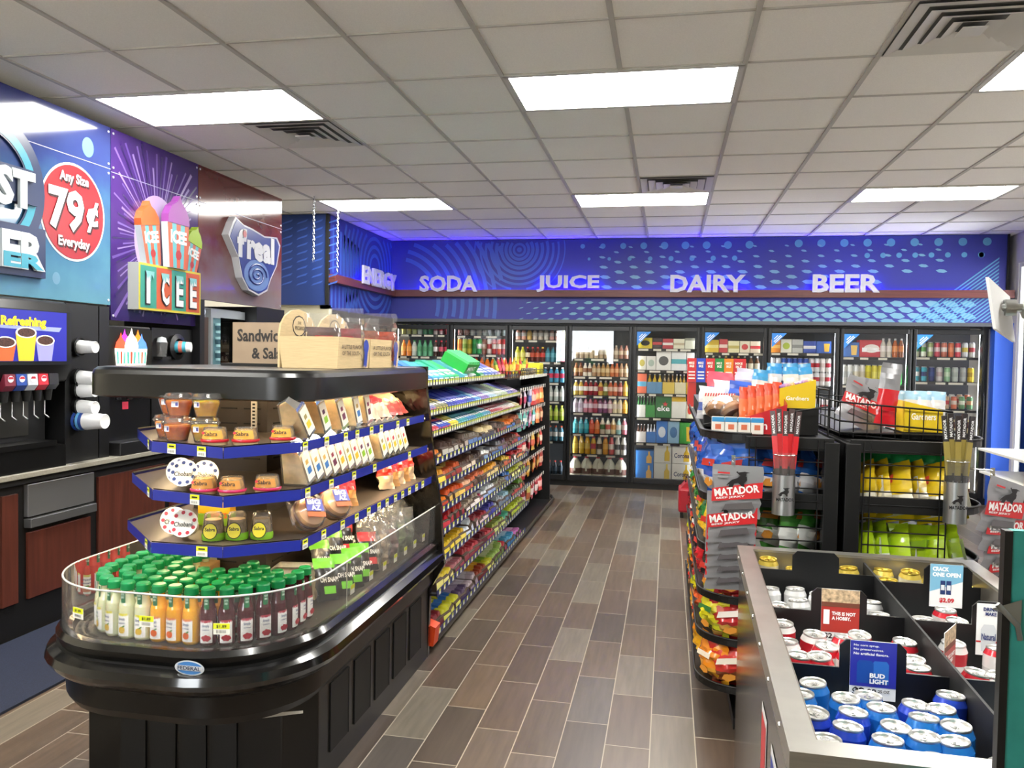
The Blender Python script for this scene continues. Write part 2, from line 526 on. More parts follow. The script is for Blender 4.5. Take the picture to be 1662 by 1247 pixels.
wb = MB(M('#b9b39c', .8)); wb.box(-4.3, -3.5, 7.92, 8.0, 0, 2.10); struct(wb.build('wall_side'))
bp = MB(M('#2458c8', .5)); bp.box(3.56, 3.75, 9.84, 9.98, 0, 2.06); struct(bp.build('pillar'))
bp = MB(DARK); bp.box(3.655, 3.675, 9.83, 9.85, 2.42, CZ); struct(bp.build('trim_7'))

LET = M('#bcbbc4', .4)
def word(s, fr, w, h, lab):
    t = thing('cooler_sign', lab, 'sign', fr.to_translation())
    b = MB(LET, M('#3b3450', .5), off=fr.to_translation()); b.text(s, fr, w, h, .025, .035); b.build('lettering', t)
    g = MB(M('#3608ff', emit=GLOW * (.45 if s == 'ENERGY' else 1)), off=fr.to_translation())
    a, c = fr @ Vector((-.02, -.03, -.072)), fr @ Vector((w + .02, -.025, -.046))
    g.box(min(a.x, c.x), max(a.x, c.x), min(a.y, c.y), max(a.y, c.y), 2.4206, 2.4236); g.build('light_strip', t)
for s, x0, x1 in (('SODA', -3.096, -2.35), ('JUICE', -1.607, -.84), ('DAIRY', -.003, .858), ('BEER', 1.599, 2.323)):
    word(s, face_cam(x0, 9.768, 2.39), x1 - x0, .205, 'grey %s letters glowing blue on the wooden ledge' % s)
word('ENERGY', face_px(-3.418, 8.62, 2.39), 1.12, .21, 'grey ENERGY letters glowing blue on the return wall ledge')
def ledge_strip(name, b0, lab):
    g = MB(M('#3a10ff', emit=GLOW * .07)); g.box(*b0); tag(g.build(name), lab, 'light')
ledge_strip('light_strip', (-3.40, 3.3, 9.825, 9.842, 2.4206, 2.423), 'thin blue light strip along the back wall wooden ledge')
ledge_strip('light_strip', (-3.492, -3.485, 8.0, 9.7, 2.4206, 2.423), 'thin blue light strip along the ENERGY wall ledge')
# hanging chains of a missing sign
def chain(x, y, z0, lab):
    t = MB(CHROME, off=(x, y, CZ))
    n = int((CZ - z0) / .03)
    for i in range(n):
        z = CZ - .03 * i
        if i % 2: t.tube([(x - .008, y, z), (x + .008, y, z), (x + .008, y, z - .036), (x - .008, y, z - .036)], .003, 4, True)
        else: t.tube([(x, y - .008, z), (x, y + .008, z), (x, y + .008, z - .036), (x, y - .008, z - .036)], .003, 4, True)
    o = t.build('hanging_chain'); o.location = (x, y, CZ); tag(o, lab, 'chain', 'loose ceiling chains')
chain(-3.25, 7.0, 2.44, 'thin steel chain hanging from the ceiling in front of the dark blue panel')
chain(-3.28, 7.62, 2.40, 'thin steel chain hanging in front of the ENERGY wall')
t = thing('security_camera', 'small black dome camera high on the window wall corner', 'camera', (3.73, 9.2, 2.93))
b = MB(WHITE); b.lathe([(0, .02), (.06, .02), (.06, 0), (0, 0)], n=16, axis='x', c=(-.02, 0, 0)); b.build('base', t)
b = MB(M('#101014', .1)); b.lathe([(.045, 0), (.042, -.03), (.025, -.05), (0, -.056)], (-.02, 0, 0), 16, axis='x'); b.build('dome', t)
# ================================================================== COOLERS
DX = [-3.50, -2.738, -1.977, -1.221, -.434, .372, 1.14, 1.947, 2.734, 3.509]
YF = 9.932
NTH = ORD
cc = thing('walk_in_cooler', 'long black walk-in cooler case with nine glass doors along the back wall', 'cooler', (0, 10.2, 0))
O = (0, 10.2, 0)
b = MB(M('#0c0d0e', .4), off=O); b.box(-3.5, 3.56, 9.957, 10.02, 1.995, 2.06); b.build('top_rail', cc)
b = MB(M('#0c0d0e', .4), off=O); b.box(-3.5, 3.56, 9.957, 10.02, 0, .07); b.build('bottom_rail', cc)
b = MB(M('#43474a', .6), off=O); b.box(-3.5, 3.56, 10.6, 10.62, 0, 2.05); b.build('back_panel', cc)
b = MB(M('#3a3d40', .6), off=O); b.box(-3.5, 3.56, 10.02, 10.6, 0, .085); b.build('floor_panel', cc)
b = MB(M('#6f7572', .6), off=O); b.box(-3.5, 3.56, 10.02, 10.6, 2.04, 2.06); b.build('roof_panel', cc)
for x in DX:
    b = MB(M('#0c0d0e', .4), off=O); b.box(x - .03, x + .03, 9.96, 10.04, .07, 1.995); b.build('mullion', cc)
    b = MB(M('#f4f8ff', emit=LED), off=O)
    b.box(x - .028, x - .018, 10.045, 10.06, .15, 1.95); b.box(x + .018, x + .028, 10.045, 10.06, .15, 1.95); b.build('light_tube', cc)
def make_door():
    t = thing('cooler_door', '', 'door')
    W, z0, z1 = .345, .08, 1.985
    f = MB(M('#101113', .35))
    for x in (-1, 1): f.box(min(x * W, x * (W + .033)), max(x * W, x * (W + .033)), -.02, .02, z0, z1)
    f.box(-W, W, -.02, .02, z0, z0 + .06); f.box(-W, W, -.02, .02, z1 - .055, z1); f.build('frame', t, .004)
    g = MB(GLASS); g.box(-W, W, -.004, 0, z0 + .06, z1 - .055); g.build('glass', t)
    h = MB(SATIN); h.tube([(W + .015, -.02, .75), (W + .015, -.055, .78), (W + .015, -.055, 1.25), (W + .015, -.02, 1.28)], .009, 8); h.build('handle', t)
    return t
dk = Kind(make_door)
WHAT = ('sodas', 'tall soda cans', 'energy drinks and iced teas', 'juices above milk jugs', 'beer cartons above boxed beer', 'yellow and red drink cartons', 'tall white and blue cans', 'red-labelled bottles and white cans', 'colourful craft beer cans')
for i in range(9):
    d = dk.put(((DX[i] + DX[i + 1]) / 2, YF, 0), label='%s black-framed glass cooler door, in front of %s' % (NTH[i], WHAT[i]), group='back wall cooler doors')
    d.scale = ((DX[i + 1] - DX[i]) / .776, 1, 1)
    if i >= 4:
        FRm = face_cam(DX[i] + .05, YF - .005, 1.925)
        b = MB(M('#2f7fd0', .4), off=(DX[i], YF, 1.8)); b.flat(FRm, [(0, 0), (0, -.17), (.17, 0)], .001)
        b.use(WHITE)
        for k, (a, c) in enumerate(((.10, .35), (.13, .5), (.155, .42))):
            dx, dy = .7071, .7071
            p = lambda s, q: (s * a * 1.0 + (a - s * a) * 0 + q * -dx * .5, -a + s * a + q * dy * .5)
            s0, s1 = .5 - c * .6, .5 + c * .6
            b.flat(FRm, [p(s0, 0), p(s1, 0), p(s1, .016), p(s0, .016)], .002)
        o = b.build('door_decal'); o.location = (DX[i], YF, 1.8)
        tag(o, 'blue triangular corner decal with white script on the %s glass cooler door' % NTH[i], 'decal', 'cooler door decals')

_bk = {}
def bottle_mesh(h, r, body, label, cap, style='soda', label_z=(.3, .6)):
    key = ('b', h, r, body, label, cap, style)
    if key in _bk: return _bk[key]
    B = M(body, .12, coat=.3); L = M(label, .4); C = M(cap, .4)
    m = MB(B)
    z0, z1 = label_z
    nk = {'soda': .38, 'beer': .36, 'wide': .55, 'juice': .45}[style]
    m.lathe([(0, 0, B), (r * .9, 0, B), (r, .02 * h, B), (r, z0 * h, B), (r * 1.01, z0 * h, B), (r * 1.01, z1 * h, L), (r, z1 * h, B), (r * .97, (z1 + .05) * h, B), (r * (nk + .1), .86 * h, B), (r * nk, .9 * h, B),
             (r * nk * 1.15, .9 * h, C), (r * nk * 1.15, .985 * h, C), (r * nk, h, C), (0, h, C)], n=10)
    _bk[key] = m.mesh('bottle'); return _bk[key]
def can_mesh(h, r, body, band, top='#c9cacc', rough=.3):
    key = ('c', h, r, body, band, top)
    if key in _bk: return _bk[key]
    B = M(body, rough, .3); L = M(band, rough, .3); T = M(top, .3, .8)
    m = MB(B)
    m.lathe([(0, .004, T), (r * .72, .004, T), (r * .78, 0, T), (r, .07 * h, B), (r, .36 * h, B), (r, .66 * h, L), (r, .9 * h, B), (r * .8, .97 * h, B), (r * .82, .985 * h, T), (r * .82, h, T), (r * .74, h, T), (r * .7, .98 * h, T), (0, .98 * h, T)], n=10)
    _bk[key] = m.mesh('can'); return _bk[key]
def inst(name, me, loc, label, cat, group, rz=0., rot=None):
    o = bpy.data.objects.new(name, me); COL.objects.link(o); o.location = loc; o.rotation_euler = rot or (0, 0, rz)
    return tag(o, label, cat, group)
def crt(w, h, d, col, acc, deco='band', name='beer_carton', label='', loc=(0, 0, 0), group=None, cat='carton', txt=None, tcol='#ffffff'):
    b = MB(M(col, .45), M(acc, .45))
    b.box(-w / 2, w / 2, 0, d, 0, h)
    F = face_cam(-w / 2, 0, 0)
    b.use(M(acc, .45))
    if deco == 'band': b.rect(F, 0, w, h * .35, h * .6)
    elif deco == 'disc': b.disc(F, w / 2, h / 2, w * .33, h * .25)
    elif deco == 'star':
        pts = [(w * .62 + (w * .2 if k % 2 == 0 else w * .08) * math.sin(k * math.pi / 5), h * .62 + (w * .2 if k % 2 == 0 else w * .08) * math.cos(k * math.pi / 5)) for k in range(10)]
        b.flat(F, pts)
    elif deco == 'top': b.rect(F, 0, w, h * .78, h)
    elif deco == 'bottle':
        b.flat(F, [(w * .6, h * .1), (w * .9, h * .1), (w * .9, h * .55), (w * .8, h * .7), (w * .8, h * .95), (w * .7, h * .95), (w * .7, h * .7), (w * .6, h * .55)])
    elif deco == 'glass': b.flat(F, [(w * .55, h * .12), (w * .85, h * .12), (w * .9, h * .8), (w * .5, h * .8)])
    elif deco == 'six':
        pass
    if txt:
        b.use(M(tcol, .5)); b.text(txt, F @ Matrix.Translation((w * .1, h * .3, 0)), w * .8, h * .25)
    if deco == 'six':
        for k in range(3):
            x = -w / 2 + w * (k + .5) / 3
            g = M(acc, .15, coat=.3)
            b.lathe([(w * .13, h, g), (w * .13, h * 1.15, g), (w * .05, h * 1.4, g), (w * .05, h * 1.62, g), (w * .065, h * 1.62, WHITE), (w * .065, h * 1.7, WHITE), (0, h * 1.7, WHITE)], (x, d * .35, 0), 8)
    o = b.build(name); o.location = loc
    return tag(o, label, cat, group)

def shelf(i, z, tags=6):
    x0, x1 = DX[i] + .035, DX[i + 1] - .035
    s = MB(M('#0f1011', .5), off=O)
    s.box(x0, x1, 10.05, 10.52, z - .022, z - .012); s.box(x0, x1, 10.045, 10.052, z - .03, z - .002)
    so = s.build('wire_shelf', cc)
    r = rnd.random
    if tags:
        s = MB(M('#d8d4c2', .5), off=O)
        x = x0 + .03
        while x < x1 - .1:
            wd = .08 + .08 * r(); s.box(x, min(x + wd, x1), 10.04, 10.046, z - .032, z - .008); x += wd + .03 + .09 * r()
        s.build('price_strip', so)
NCOL = {}
def cname(c):
    c = c.lstrip('#'); r, g, b_ = [int(c[k:k + 2], 16) for k in (0, 2, 4)]
    mx, mn = max(r, g, b_), min(r, g, b_)
    if mx - mn < 28: return 'white' if mx > 200 else 'grey' if mx > 90 else 'black'
    if r == mx and g >= b_ and g > .72 * r and mx - mn < 95: return 'cream' if mx > 205 else 'tan' if mx > 110 else 'brown'
    if r == mx: return ('orange' if g > .45 * r and b_ < .5 * g else 'brown' if mx < 130 else 'pink' if b_ > .5 * r else 'yellow' if g > .75 * r else 'red') if not (g > .72 * r and b_ < .6 * r) else 'yellow'
    if g == mx: return 'teal' if b_ > .7 * g else 'green'
    return 'purple' if r > .6 * b_ else 'blue'
def row(i, z, n, items, kind='bottle', h=.2, r=.031, style='soda', sn=0, y=10.1, x0=None, x1=None, name=None, note='', lz=(.3, .6)):
    """n things along shelf number sn of door i; items = list of colour tuples, spread over the row"""
    a = DX[i] + .055 if x0 is None else x0; c = DX[i + 1] - .055 if x1 is None else x1
    word_ = 'can' if kind == 'can' else 'bottle'
    for k in range(n):
        it = items[min(len(items) - 1, int(k * len(items) / n))]
        x = a + (c - a) * (k + .5) / n
        col = it[0]
        lab = '%s%s %s, %s along the %s shelf behind the %s cooler door' % (note, cname(it[1] if kind != 'can' else col), (name or 'drink ' + word_).replace('_', ' '), ORD[k], ORD[sn], ORD[i])
        if kind == 'can': me = can_mesh(h, r, *it)
        else: me = bottle_mesh(h, r, *it, style, lz)
        inst(name or ('drink_can' if kind == 'can' else 'drink_bottle'), me, (x, y, z), lab, word_, '%ss behind the %s cooler door' % (word_, ORD[i]), rnd.random() * 6)
W_ = '#e9e7df'
# door one: sodas
shelf(0, 1.867); shelf(0, 1.585); shelf(0, 1.30)
row(0, 1.867, 9, [('#b9b56a', '#c7b84e', '#d8d44a'), ('#b4bf7a', '#9fb35a', '#d8d8a0'), ('#c9d6cb', '#a9c9a9', '#3f9a58'), ('#57a677', '#3f9a58', '#3f9a58'), ('#57a677', '#3f9a58', '#e4e4e4'), ('#d8c9c4', '#b85a6a', '#e8e8e8'), ('#caa4a4', '#c8304a', '#d02a3a'), ('#b93a45', '#c8304a', '#c02030')], h=.16, r=.032)
row(0, 1.585, 9, [('#e8842e', '#f0a040', '#e07020'), ('#c9d2c6', '#d8d8c8', '#3f9a58'), ('#6fb48a', '#4f9a68', '#3f9a58'), ('#6fb48a', '#4f9a68', '#3f9a58'), ('#3a1c18', '#d9d2d2', '#c02030'), ('#3a1c18', '#c05060', '#c02030'), ('#3a1c18', '#c8304a', '#c02030')], h=.205, r=.033, sn=1)
row(0, 1.30, 9, [('#3a1c18', '#c8304a', '#c02030'), ('#6fb48a', '#4f9a68', '#3f9a58'), ('#e8842e', '#f0a040', '#e07020')], h=.205, r=.033, sn=2)
# door two: tall cans
for k, z in enumerate((1.859, 1.62, 1.38)): shelf(1, z)
row(1, 1.859, 8, [('#6b3a2e', '#8a5040', '#3a2a2a'), ('#aeb4ae', '#b9bfb9', '#d0d0d0'), ('#9aa69a', '#b9bfb9', '#7a8a7a'), ('#a9b3ad', '#aab4b0', '#e0e0e0'), ('#8ea0a0', '#9fb0b0', '#8fb0b8')], h=.11, r=.036, style='wide')
row(1, 1.62, 10, [('#e08a2c', '#c86a1c'), ('#b8c86a', '#7a9a3a'), ('#c0b23a', '#8a8a2a'), ('#2f8f48', '#1f7a3a'), ('#2f9a50', '#e8e8e0'), ('#7a4a3a', '#b8a08a'), ('#d9d0c8', '#b03a3a'), ('#b83a3a', '#e0d8d0'), ('#c8402f', '#e0d0c8'), ('#c03038', '#c8a8a0')], kind='can', h=.2, r=.033, sn=1, name='tall_drink_can')
row(1, 1.38, 9, [('#7a2a3a', '#5a3a6a', '#d8d8d8'), ('#d8662a', '#e87a2a', '#c03030'), ('#e87a2a', '#e8903a', '#f0f0f0'), ('#d9a03a', '#e8c040', '#e0e0e0')], h=.2, r=.033, sn=2)
# door three: iced teas and energy drinks
for z in (1.813, 1.539, 1.28, 1.045, .80, .541, .1): shelf(2, z)
row(2, 1.813, 9, [('#d8a08a', W_, '#c84a4a'), ('#d8b060', '#d9c070', '#d0a830'), ('#c8b8a8', W_, '#b03a3a'), ('#c9c4b8', W_, '#c9c9c9'), ('#c89a90', '#e0d8d0', '#c23a40'), ('#c8d08a', '#e0dfc0', '#d0d060')], h=.15, r=.031)
row(2, 1.539, 10, [('#c9c63a', '#e0d870', '#d8d030'), ('#3a1c18', '#e8d8b0', '#c83a2a'), ('#5a1f1a', '#b8452a', '#c83a2a'), ('#5a1f1a', '#c8302a', '#e8c040'), ('#3a7a8a', '#4f9aa8', '#2a4a5a'), ('#3a8a92', '#4fa0a8', '#2f6a70'), ('#c83a5a', '#3fb0a8', '#e8e8e8')], h=.185, r=.032, sn=1)
for k, (z, its) in enumerate(((1.28, [('#3f8a9a', '#58b0c8', '#e8e8e8'), ('#4a90b0', '#c03050', '#e8e8e8')]), (1.045, [('#c8b890', '#b85a30', '#e8e0d0'), ('#b0b8b0', '#d8d8d0', '#e8e8e8')]), (.80, [('#b8c84a', '#a8b83a', '#d0d040'), ('#9fb83a', '#c8d060', '#e0e060')]), (.541, [('#2a5a78', '#3a88a8', '#2a3a48'), ('#3a6a7a', '#d8d8d0', '#c05030')]), (.1, [('#28323a', '#3a4a58', '#c03a30')]))):
    row(2, z, 9, its, h=.19, r=.032, sn=2 + k)
# door four: coffees, juices, milk
for z in (1.592, 1.368, 1.129, .912, .648, .392): shelf(3, z)
row(3, 1.592, 11, [('#b8a488', '#d9c8a8', '#e0d8c8'), ('#c0ac8c', '#c9b894', '#e8e0d0'), ('#b49c7c', '#d8ccb0', '#d8d0c0'), ('#a89078', '#cfc0a0', '#b8a890'), ('#9a6a58', '#c8b090', '#8a5040')], h=.165, r=.029, style='beer')
row(3, 1.368, 12, [('#8a5a3a', '#c9a068', '#8a4a28'), ('#e0d8c4', '#8a5a3a', '#d8d0c0'), ('#b08a60', '#c9b48c', '#e0dccc'), ('#b48c58', '#d0b888', '#d8d0b8'), ('#c06a40', '#d9a070', '#e0603a'), ('#b08a68', '#cbb28a', '#b88860')], h=.165, r=.028, sn=1)
row(3, 1.129, 11, [('#c9a848', W_, '#e8e4d8'), ('#a83a30', W_, '#e8e0d8'), ('#8a2430', '#d8c8c0', '#e8e0d8'), ('#c8a050', '#9a3a30', '#d8d0c8'), ('#8a8a4a', '#d8d4c0', '#b8b8b0'), ('#b85a38', '#d8b8a0', '#e8e0d8'), ('#903a30', '#d9a8a0', '#c8c0b0'), ('#e0a838', '#d8b060', '#e8c850')], h=.185, r=.031, sn=2)
row(3, .912, 11, [('#d8d0d8', '#b8a8b8', '#2a3a90'), ('#c07a88', '#d8c8d0', '#2a3a90'), ('#a83a4a', '#c8a0a8', '#2a3a90'), ('#7a4a6a', '#d0c0c8', '#3a4a98'), ('#b88a90', '#d8d0c8', '#4a5aa0'), ('#d8c8a0', '#d0c0b0', '#6a6ab0'), ('#e0a030', '#e8b848', '#3a4a98')], h=.19, r=.031, sn=3)
row(3, .648, 10, [('#2f9aa8', '#48b0b8', '#d8dcd8'), ('#2f9aa8', '#48b0b8', '#e0e0dc'), ('#c84a38', '#d86a48', '#e0dcd8'), ('#d87038', '#e08a58', '#e0e0dc'), ('#d8c8b0', '#4a6a3a', '#d8d8d0'), ('#c8c8b0', '#b85a4a', '#9aa09a'), ('#d8c490', '#c88a3a', '#d8d4c8'), ('#88b8b0', '#e0d8c8', '#d8d8d0'), ('#c86a78', '#e0c8c0', '#e0e0e0')], h=.2, r=.033, sn=4)
row(3, .392, 9, [('#d8b030', '#e8c840', '#c89a20'), ('#d8a028', '#e0c038', '#c08a20'), ('#d8a830', '#b83a38', '#d04a4a'), ('#d8d0b8', '#6a4a38', '#c8b8a0'), ('#d89838', '#e8b048', '#c83a40'), ('#c84a48', '#e8d8c8', '#d03a3a'), ('#d0ccc0', '#3a3a3c', '#d8d4c8'), ('#c8c4b8', '#48403c', '#d8d4c8')], h=.22, r=.035, sn=5, style='wide')
def make_jug():
    t = thing('milk_jug', '', 'jug')
    b = MB(M('#e4e0c8', .35)); r = .07; b.lathe([(0, 0), (.066, 0), (.072, .012), (.072, .15), (.06, .19), (.03, .235), (.022, .245), (.022, .25)], n=12); b.build('jug_body', t)
    h = MB(M('#dcd8be', .35)); h.tube([(.0, -.045, .215), (.0, -.075, .19), (.0, -.09, .14), (.0, -.07, .09)], .012, 8); h.build('handle', t)
    l = MB(M('#6a4638', .5), M('#d8d4c4', .5)); l.lathe([(.0725, .05), (.0735, .05), (.0735, .12), (.0725, .12)], n=12); l.build('label_band', t)
    c = MB(M('#c23a40', .4)); c.lathe([(.026, .245), (.026, .268), (.02, .272), (0, .272)], n=12); c.build('cap', t)
    return t
jk = Kind(make_jug)
for k in range(5): jk.put((-1.13 + .143 * k, 10.14, .088), (0, 0, 0), 'white milk jug with a red cap, %s along the cooler floor' % ORD[k], 'milk jugs')
# door five: boxed beer
for z in (1.727, 1.461, 1.172, .875, .562): shelf(4, z)
def crow(i, z, spec, sn, y=10.08):
    x = DX[i] + .06
    tot = sum(s[0] for s in spec); avail = DX[i + 1] - DX[i] - .12; k_ = avail / tot
    for k, s in enumerate(spec):
        w, h, col, acc, deco, lab = s[:6]
        kw = s[6] if len(s) > 6 else {}
        crt(w * k_ - .006, h, .16, col, acc, deco, 'beer_carton' if deco != 'six' else 'beer_six_pack', '%s, %s along the %s shelf behind the %s cooler door' % (lab, ORD[k], ORD[sn], ORD[i]), (x + w * k_ / 2, y, z), 'cartons behind the %s cooler door' % ORD[i], **kw)
        x += w * k_
crow(4, 1.727, [(2, .13, '#d9c22a', '#1a1a16', 'disc', 'yellow and black carton'), (1.4, .13, '#2a1a1c', '#c03a3a', 'band', 'dark red carton'), (1.5, .12, '#b0323a', '#e0d8d0', 'band', 'red carton'), (1.6, .12, '#d8d4b8', '#b8a888', 'band', 'cream carton'), (1.4, .13, '#cfcfb8', '#8a8a78', 'top', 'pale carton')], 0)
crow(4, 1.461, [(1.1, .17, '#d9d6c4', '#b8a84a', 'disc', 'cream carton with a yellow spot'), (1.2, .17, '#dcdad0', '#a8b8a8', 'disc', 'white carton'), (1.9, .23, '#e4e2da', '#4a4a48', 'disc', 'white carton with a black mark'), (1.9, .23, '#e0e2de', '#4aa8b0', 'band', 'white and teal carton'), (1.0, .22, '#e4e0d8', '#b8504a', 'band', 'white and red carton')], 1)
crow(4, 1.172, [(1.1, .24, '#dc6a48', '#5aa8c8', 'band', 'orange and blue carton'), (1.8, .14, '#5a8ab0', '#d8b840', 'six', 'blue six-pack with yellow bottles'), (1.4, .14, '#d0b44a', '#8a6a2a', 'six', 'gold six-pack'), (1.3, .14, '#d8cfa8', '#a8882a', 'six', 'cream six-pack'), (.9, .14, '#d8b030', '#a8882a', 'six', 'yellow six-pack')], 2)
crow(4, .875, [(1.1, .15, '#e0e0d4', '#2f7a3a', 'six', 'white six-pack with green bottles'), (1.2, .15, '#2f8a3c', '#2a6a34', 'six', 'green six-pack'), (2.0, .27, '#1f6a35', '#c83038', 'star', 'green carton with a red star', dict(txt='eke')), (1.8, .26, '#e6e4d8', '#d8b030', 'top', 'white and gold carton'), (.9, .2, '#d8d4b8', '#c8402f', 'disc', 'green and cream carton')], 3)
crow(4, .562, [(1.2, .13, '#e4ded4', '#5a3a2a', 'six', 'white six-pack with brown bottles'), (1.2, .13, '#3a78c0', '#e0e0e0', 'six', 'blue six-pack'), (1.4, .27, '#3a78c4', '#d8e0e8', 'disc', 'blue carton'), (1.4, .27, '#8ab0c8', '#3a6a98', 'disc', 'pale blue carton'), (1.6, .26, '#3f9a3a', '#d8b030', 'glass', 'green carton with a beer glass')], 4)
for z, nm in ((.088, 'bottom'), (.318, 'top')):
    crow_x = DX[4] + .06
    for k, (w, col, acc, deco, lab, kw) in enumerate(((.22, '#3a82cc', '#e8b85a', 'bottle', 'blue beer box', {}), (.215, '#d8d8cc', '#d8b83a', 'bottle', 'white and silver beer box', {}), (.235, '#e0ded2', '#e0b830', 'bottle', 'white beer box with blue lettering', dict(txt='Corona', tcol='#1c2a5a')))):
        hh = .225 if k else (.2 if nm == 'bottom' else .17)
        crt(w - .006, hh, .25, col, acc, deco, 'beer_box', '%s on the cooler floor, %s of its stack' % (lab, nm), (crow_x + w / 2, 10.08, z if k else (.088 if nm == 'bottom' else .289)), 'boxed beer stacks', **kw)
        crow_x += w + .003
# door six
for z in (1.69, 1.43, 1.15, .87, .56): shelf(5, z)
crow(5, 1.69, [(1.9, .15, '#dcb832', '#e8d880', 'band', 'yellow carton'), (1.2, .16, '#b83a3c', '#e0c8b8', 'band', 'red carton'), (1.6, .14, '#ddd8a8', '#b8a858', 'band', 'cream carton'), (1.4, .14, '#dcd2b8', '#c03a3a', 'disc', 'cream and red carton'), (1.4, .14, '#d8c8b0', '#c83038', 'band', 'cream carton with red band')], 0)
row(5, 1.43, 9, [('#4a5a3a', '#b8a858', '#d8d8b8'), ('#3a3a2a', '#c8b888', '#c8b060'), ('#5a3a22', '#d8d0b8', '#d8d8d8')], h=.22, r=.031, style='beer', sn=1)
for k, z in enumerate((1.15, .87, .56, .09)): row(5, z, 9, [('#5a3a22', '#d8b040', '#d8c070'), ('#3f7a3a', '#d8d0b8', '#d8d8d8')], h=.22, r=.031, style='beer', sn=2 + k)
# door seven
for z in (1.699, 1.30, .95, .56): shelf(6, z)
crow(6, 1.699, [(1.3, .15, '#e88a1e', '#f4c060', 'band', 'orange carton'), (1.5, .16, '#dedccb', '#a8b83a', 'disc', 'white carton with a green mark'), (1.5, .16, '#b8bab4', '#8a8c88', 'band', 'silver carton'), (1.7, .14, '#2c4aa0', '#d8d8d8', 'band', 'dark blue carton'), (2.0, .14, '#2f5cb0', '#e8b83a', 'glass', 'blue carton with a beer glass')], 0)
CAN7 = [('#d8dadc', '#b8c0c8'), ('#2f55a8', '#d8dce0'), ('#2f5ab4', '#c8d0e0'), ('#2c4c9c', '#5a7ac8'), ('#3a5ab0', '#d8dce0'), ('#d8d0d0', '#c0303a'), ('#d8dcdc', '#b02a38'), ('#e0dcd8', '#c8b8b0'), ('#dcdad4', '#c03040')]
row(6, 1.305, 11, CAN7, 'can', .165, .032, sn=1, name='tall_beer_can')
row(6, 1.471, 11, CAN7, 'can', .165, .032, sn=1, name='tall_beer_can', note='upper stacked ')
for k, z in enumerate((.955, .565, .09)): row(6, z, 10, [('#2f55a8', '#d8dce0'), ('#d8d0d0', '#c0303a')], 'can', .2, .033, sn=2 + k)
# door eight
for z in (1.661, 1.33, .95, .56): shelf(7, z)
crow(7, 1.661, [(1.2, .17, '#3a6ab0', '#e8c060', 'glass', 'blue carton with a beer glass'), (1.7, .2, '#c0303a', '#e8e0d8', 'disc', 'red carton', dict(txt='B')), (1.3, .12, '#8a9aa8', '#c8ccd0', 'band', 'grey carton')], 0)
row(7, 1.661, 4, [('#c8c0b0', '#e0d8d0', '#d8d8d8'), ('#b8602a', '#e08838', '#d8d8d8'), ('#8a4a22', '#d87a30', '#d8d8d8')], h=.22, r=.03, style='beer', sn=0, x0=2.42, x1=2.68, y=10.06)
row(7, 1.335, 10, [('#dcdcd4', '#c8ccc8'), ('#e0e0dc', '#d8d0b8'), ('#d8d4c8', '#c8c0a8'), ('#d8d030', '#c8b828'), ('#d4c838', '#e0d860'), ('#c8ccc0', '#8ab88a'), ('#28a83a', '#1f9a34'), ('#2ab040', '#1f9a34')], 'can', .235, .034, sn=1, name='tall_drink_can')
for k, z in enumerate((.955, .565, .09)): row(7, z, 9, [('#d8dcd8', '#3a6ab0'), ('#d8d030', '#c8b828'), ('#28a83a', '#1f9a34')], 'can', .2, .033, sn=2 + k)
# door nine
for z in (1.674, 1.389, 1.068, .71, .40): shelf(8, z)
row(8, 1.674, 9, [('#c8cca8', '#3a8a5a'), ('#d0d4c0', '#5a9a48'), ('#a8b87a', '#d8dcc8'), ('#c84a5a', '#e0c8c8'), ('#c8705a', '#e8e0d8'), ('#d86a38', '#e08858'), ('#c83a48', '#d8d0c8'), ('#d0d4d4', '#c8b048'), ('#c8c8c0', '#a83a40')], 'can', .17, .032, sn=0, name='craft_beer_can')
row(8, 1.389, 8, [('#2a8a98', '#e8e8e4'), ('#2f98a8', '#1f2a5a'), ('#1f2f68', '#28407a'), ('#d0ccc8', '#b8a0a0'), ('#8ab88a', '#b8d0b0'), ('#b8c0b8', '#a8b0a8'), ('#a8aca8', '#989c98'), ('#d8b828', '#a88a1f')], 'can', .17, .034, sn=1, name='craft_beer_can')
row(8, 1.075, 8, [('#d8d4c4', '#b8b0a0'), ('#c8ccb8', '#8a9a6a'), ('#d0ccc4', '#b85a58'), ('#d4d4cc', '#c8c4b8'), ('#c8a888', '#b83a40'), ('#d8785a', '#d8c8b8'), ('#6a9a6a', '#d8dcc8'), ('#5a8a60', '#d8a078')], 'can', .15, .033, sn=2, name='craft_beer_can')
row(8, 1.095, 8, [('#d8d4c4', '#b8b0a0'), ('#c8ccb8', '#8a9a6a'), ('#d0ccc4', '#b85a58'), ('#d4d4cc', '#c8c4b8'), ('#c8a888', '#b83a40'), ('#d8785a', '#d8c8b8')], 'can', .15, .033, sn=2, y=10.18, name='craft_beer_can', note='back row ')
row(8, .715, 8, [('#4a2412', '#d8c8a0', '#c8b070'), ('#55280f', '#c8b888', '#d8c888')], h=.24, r=.033, style='beer', sn=3)
row(8, .405, 8, [('#4a7a3a', '#88b048', '#d8d8b8'), ('#5a8a3a', '#c8c878', '#d8d8d8')], h=.24, r=.033, style='beer', sn=4)
row(8, .09, 8, [('#4a2412', '#d8c8a0', '#c8b070')], h=.24, r=.033, style='beer', sn=5)
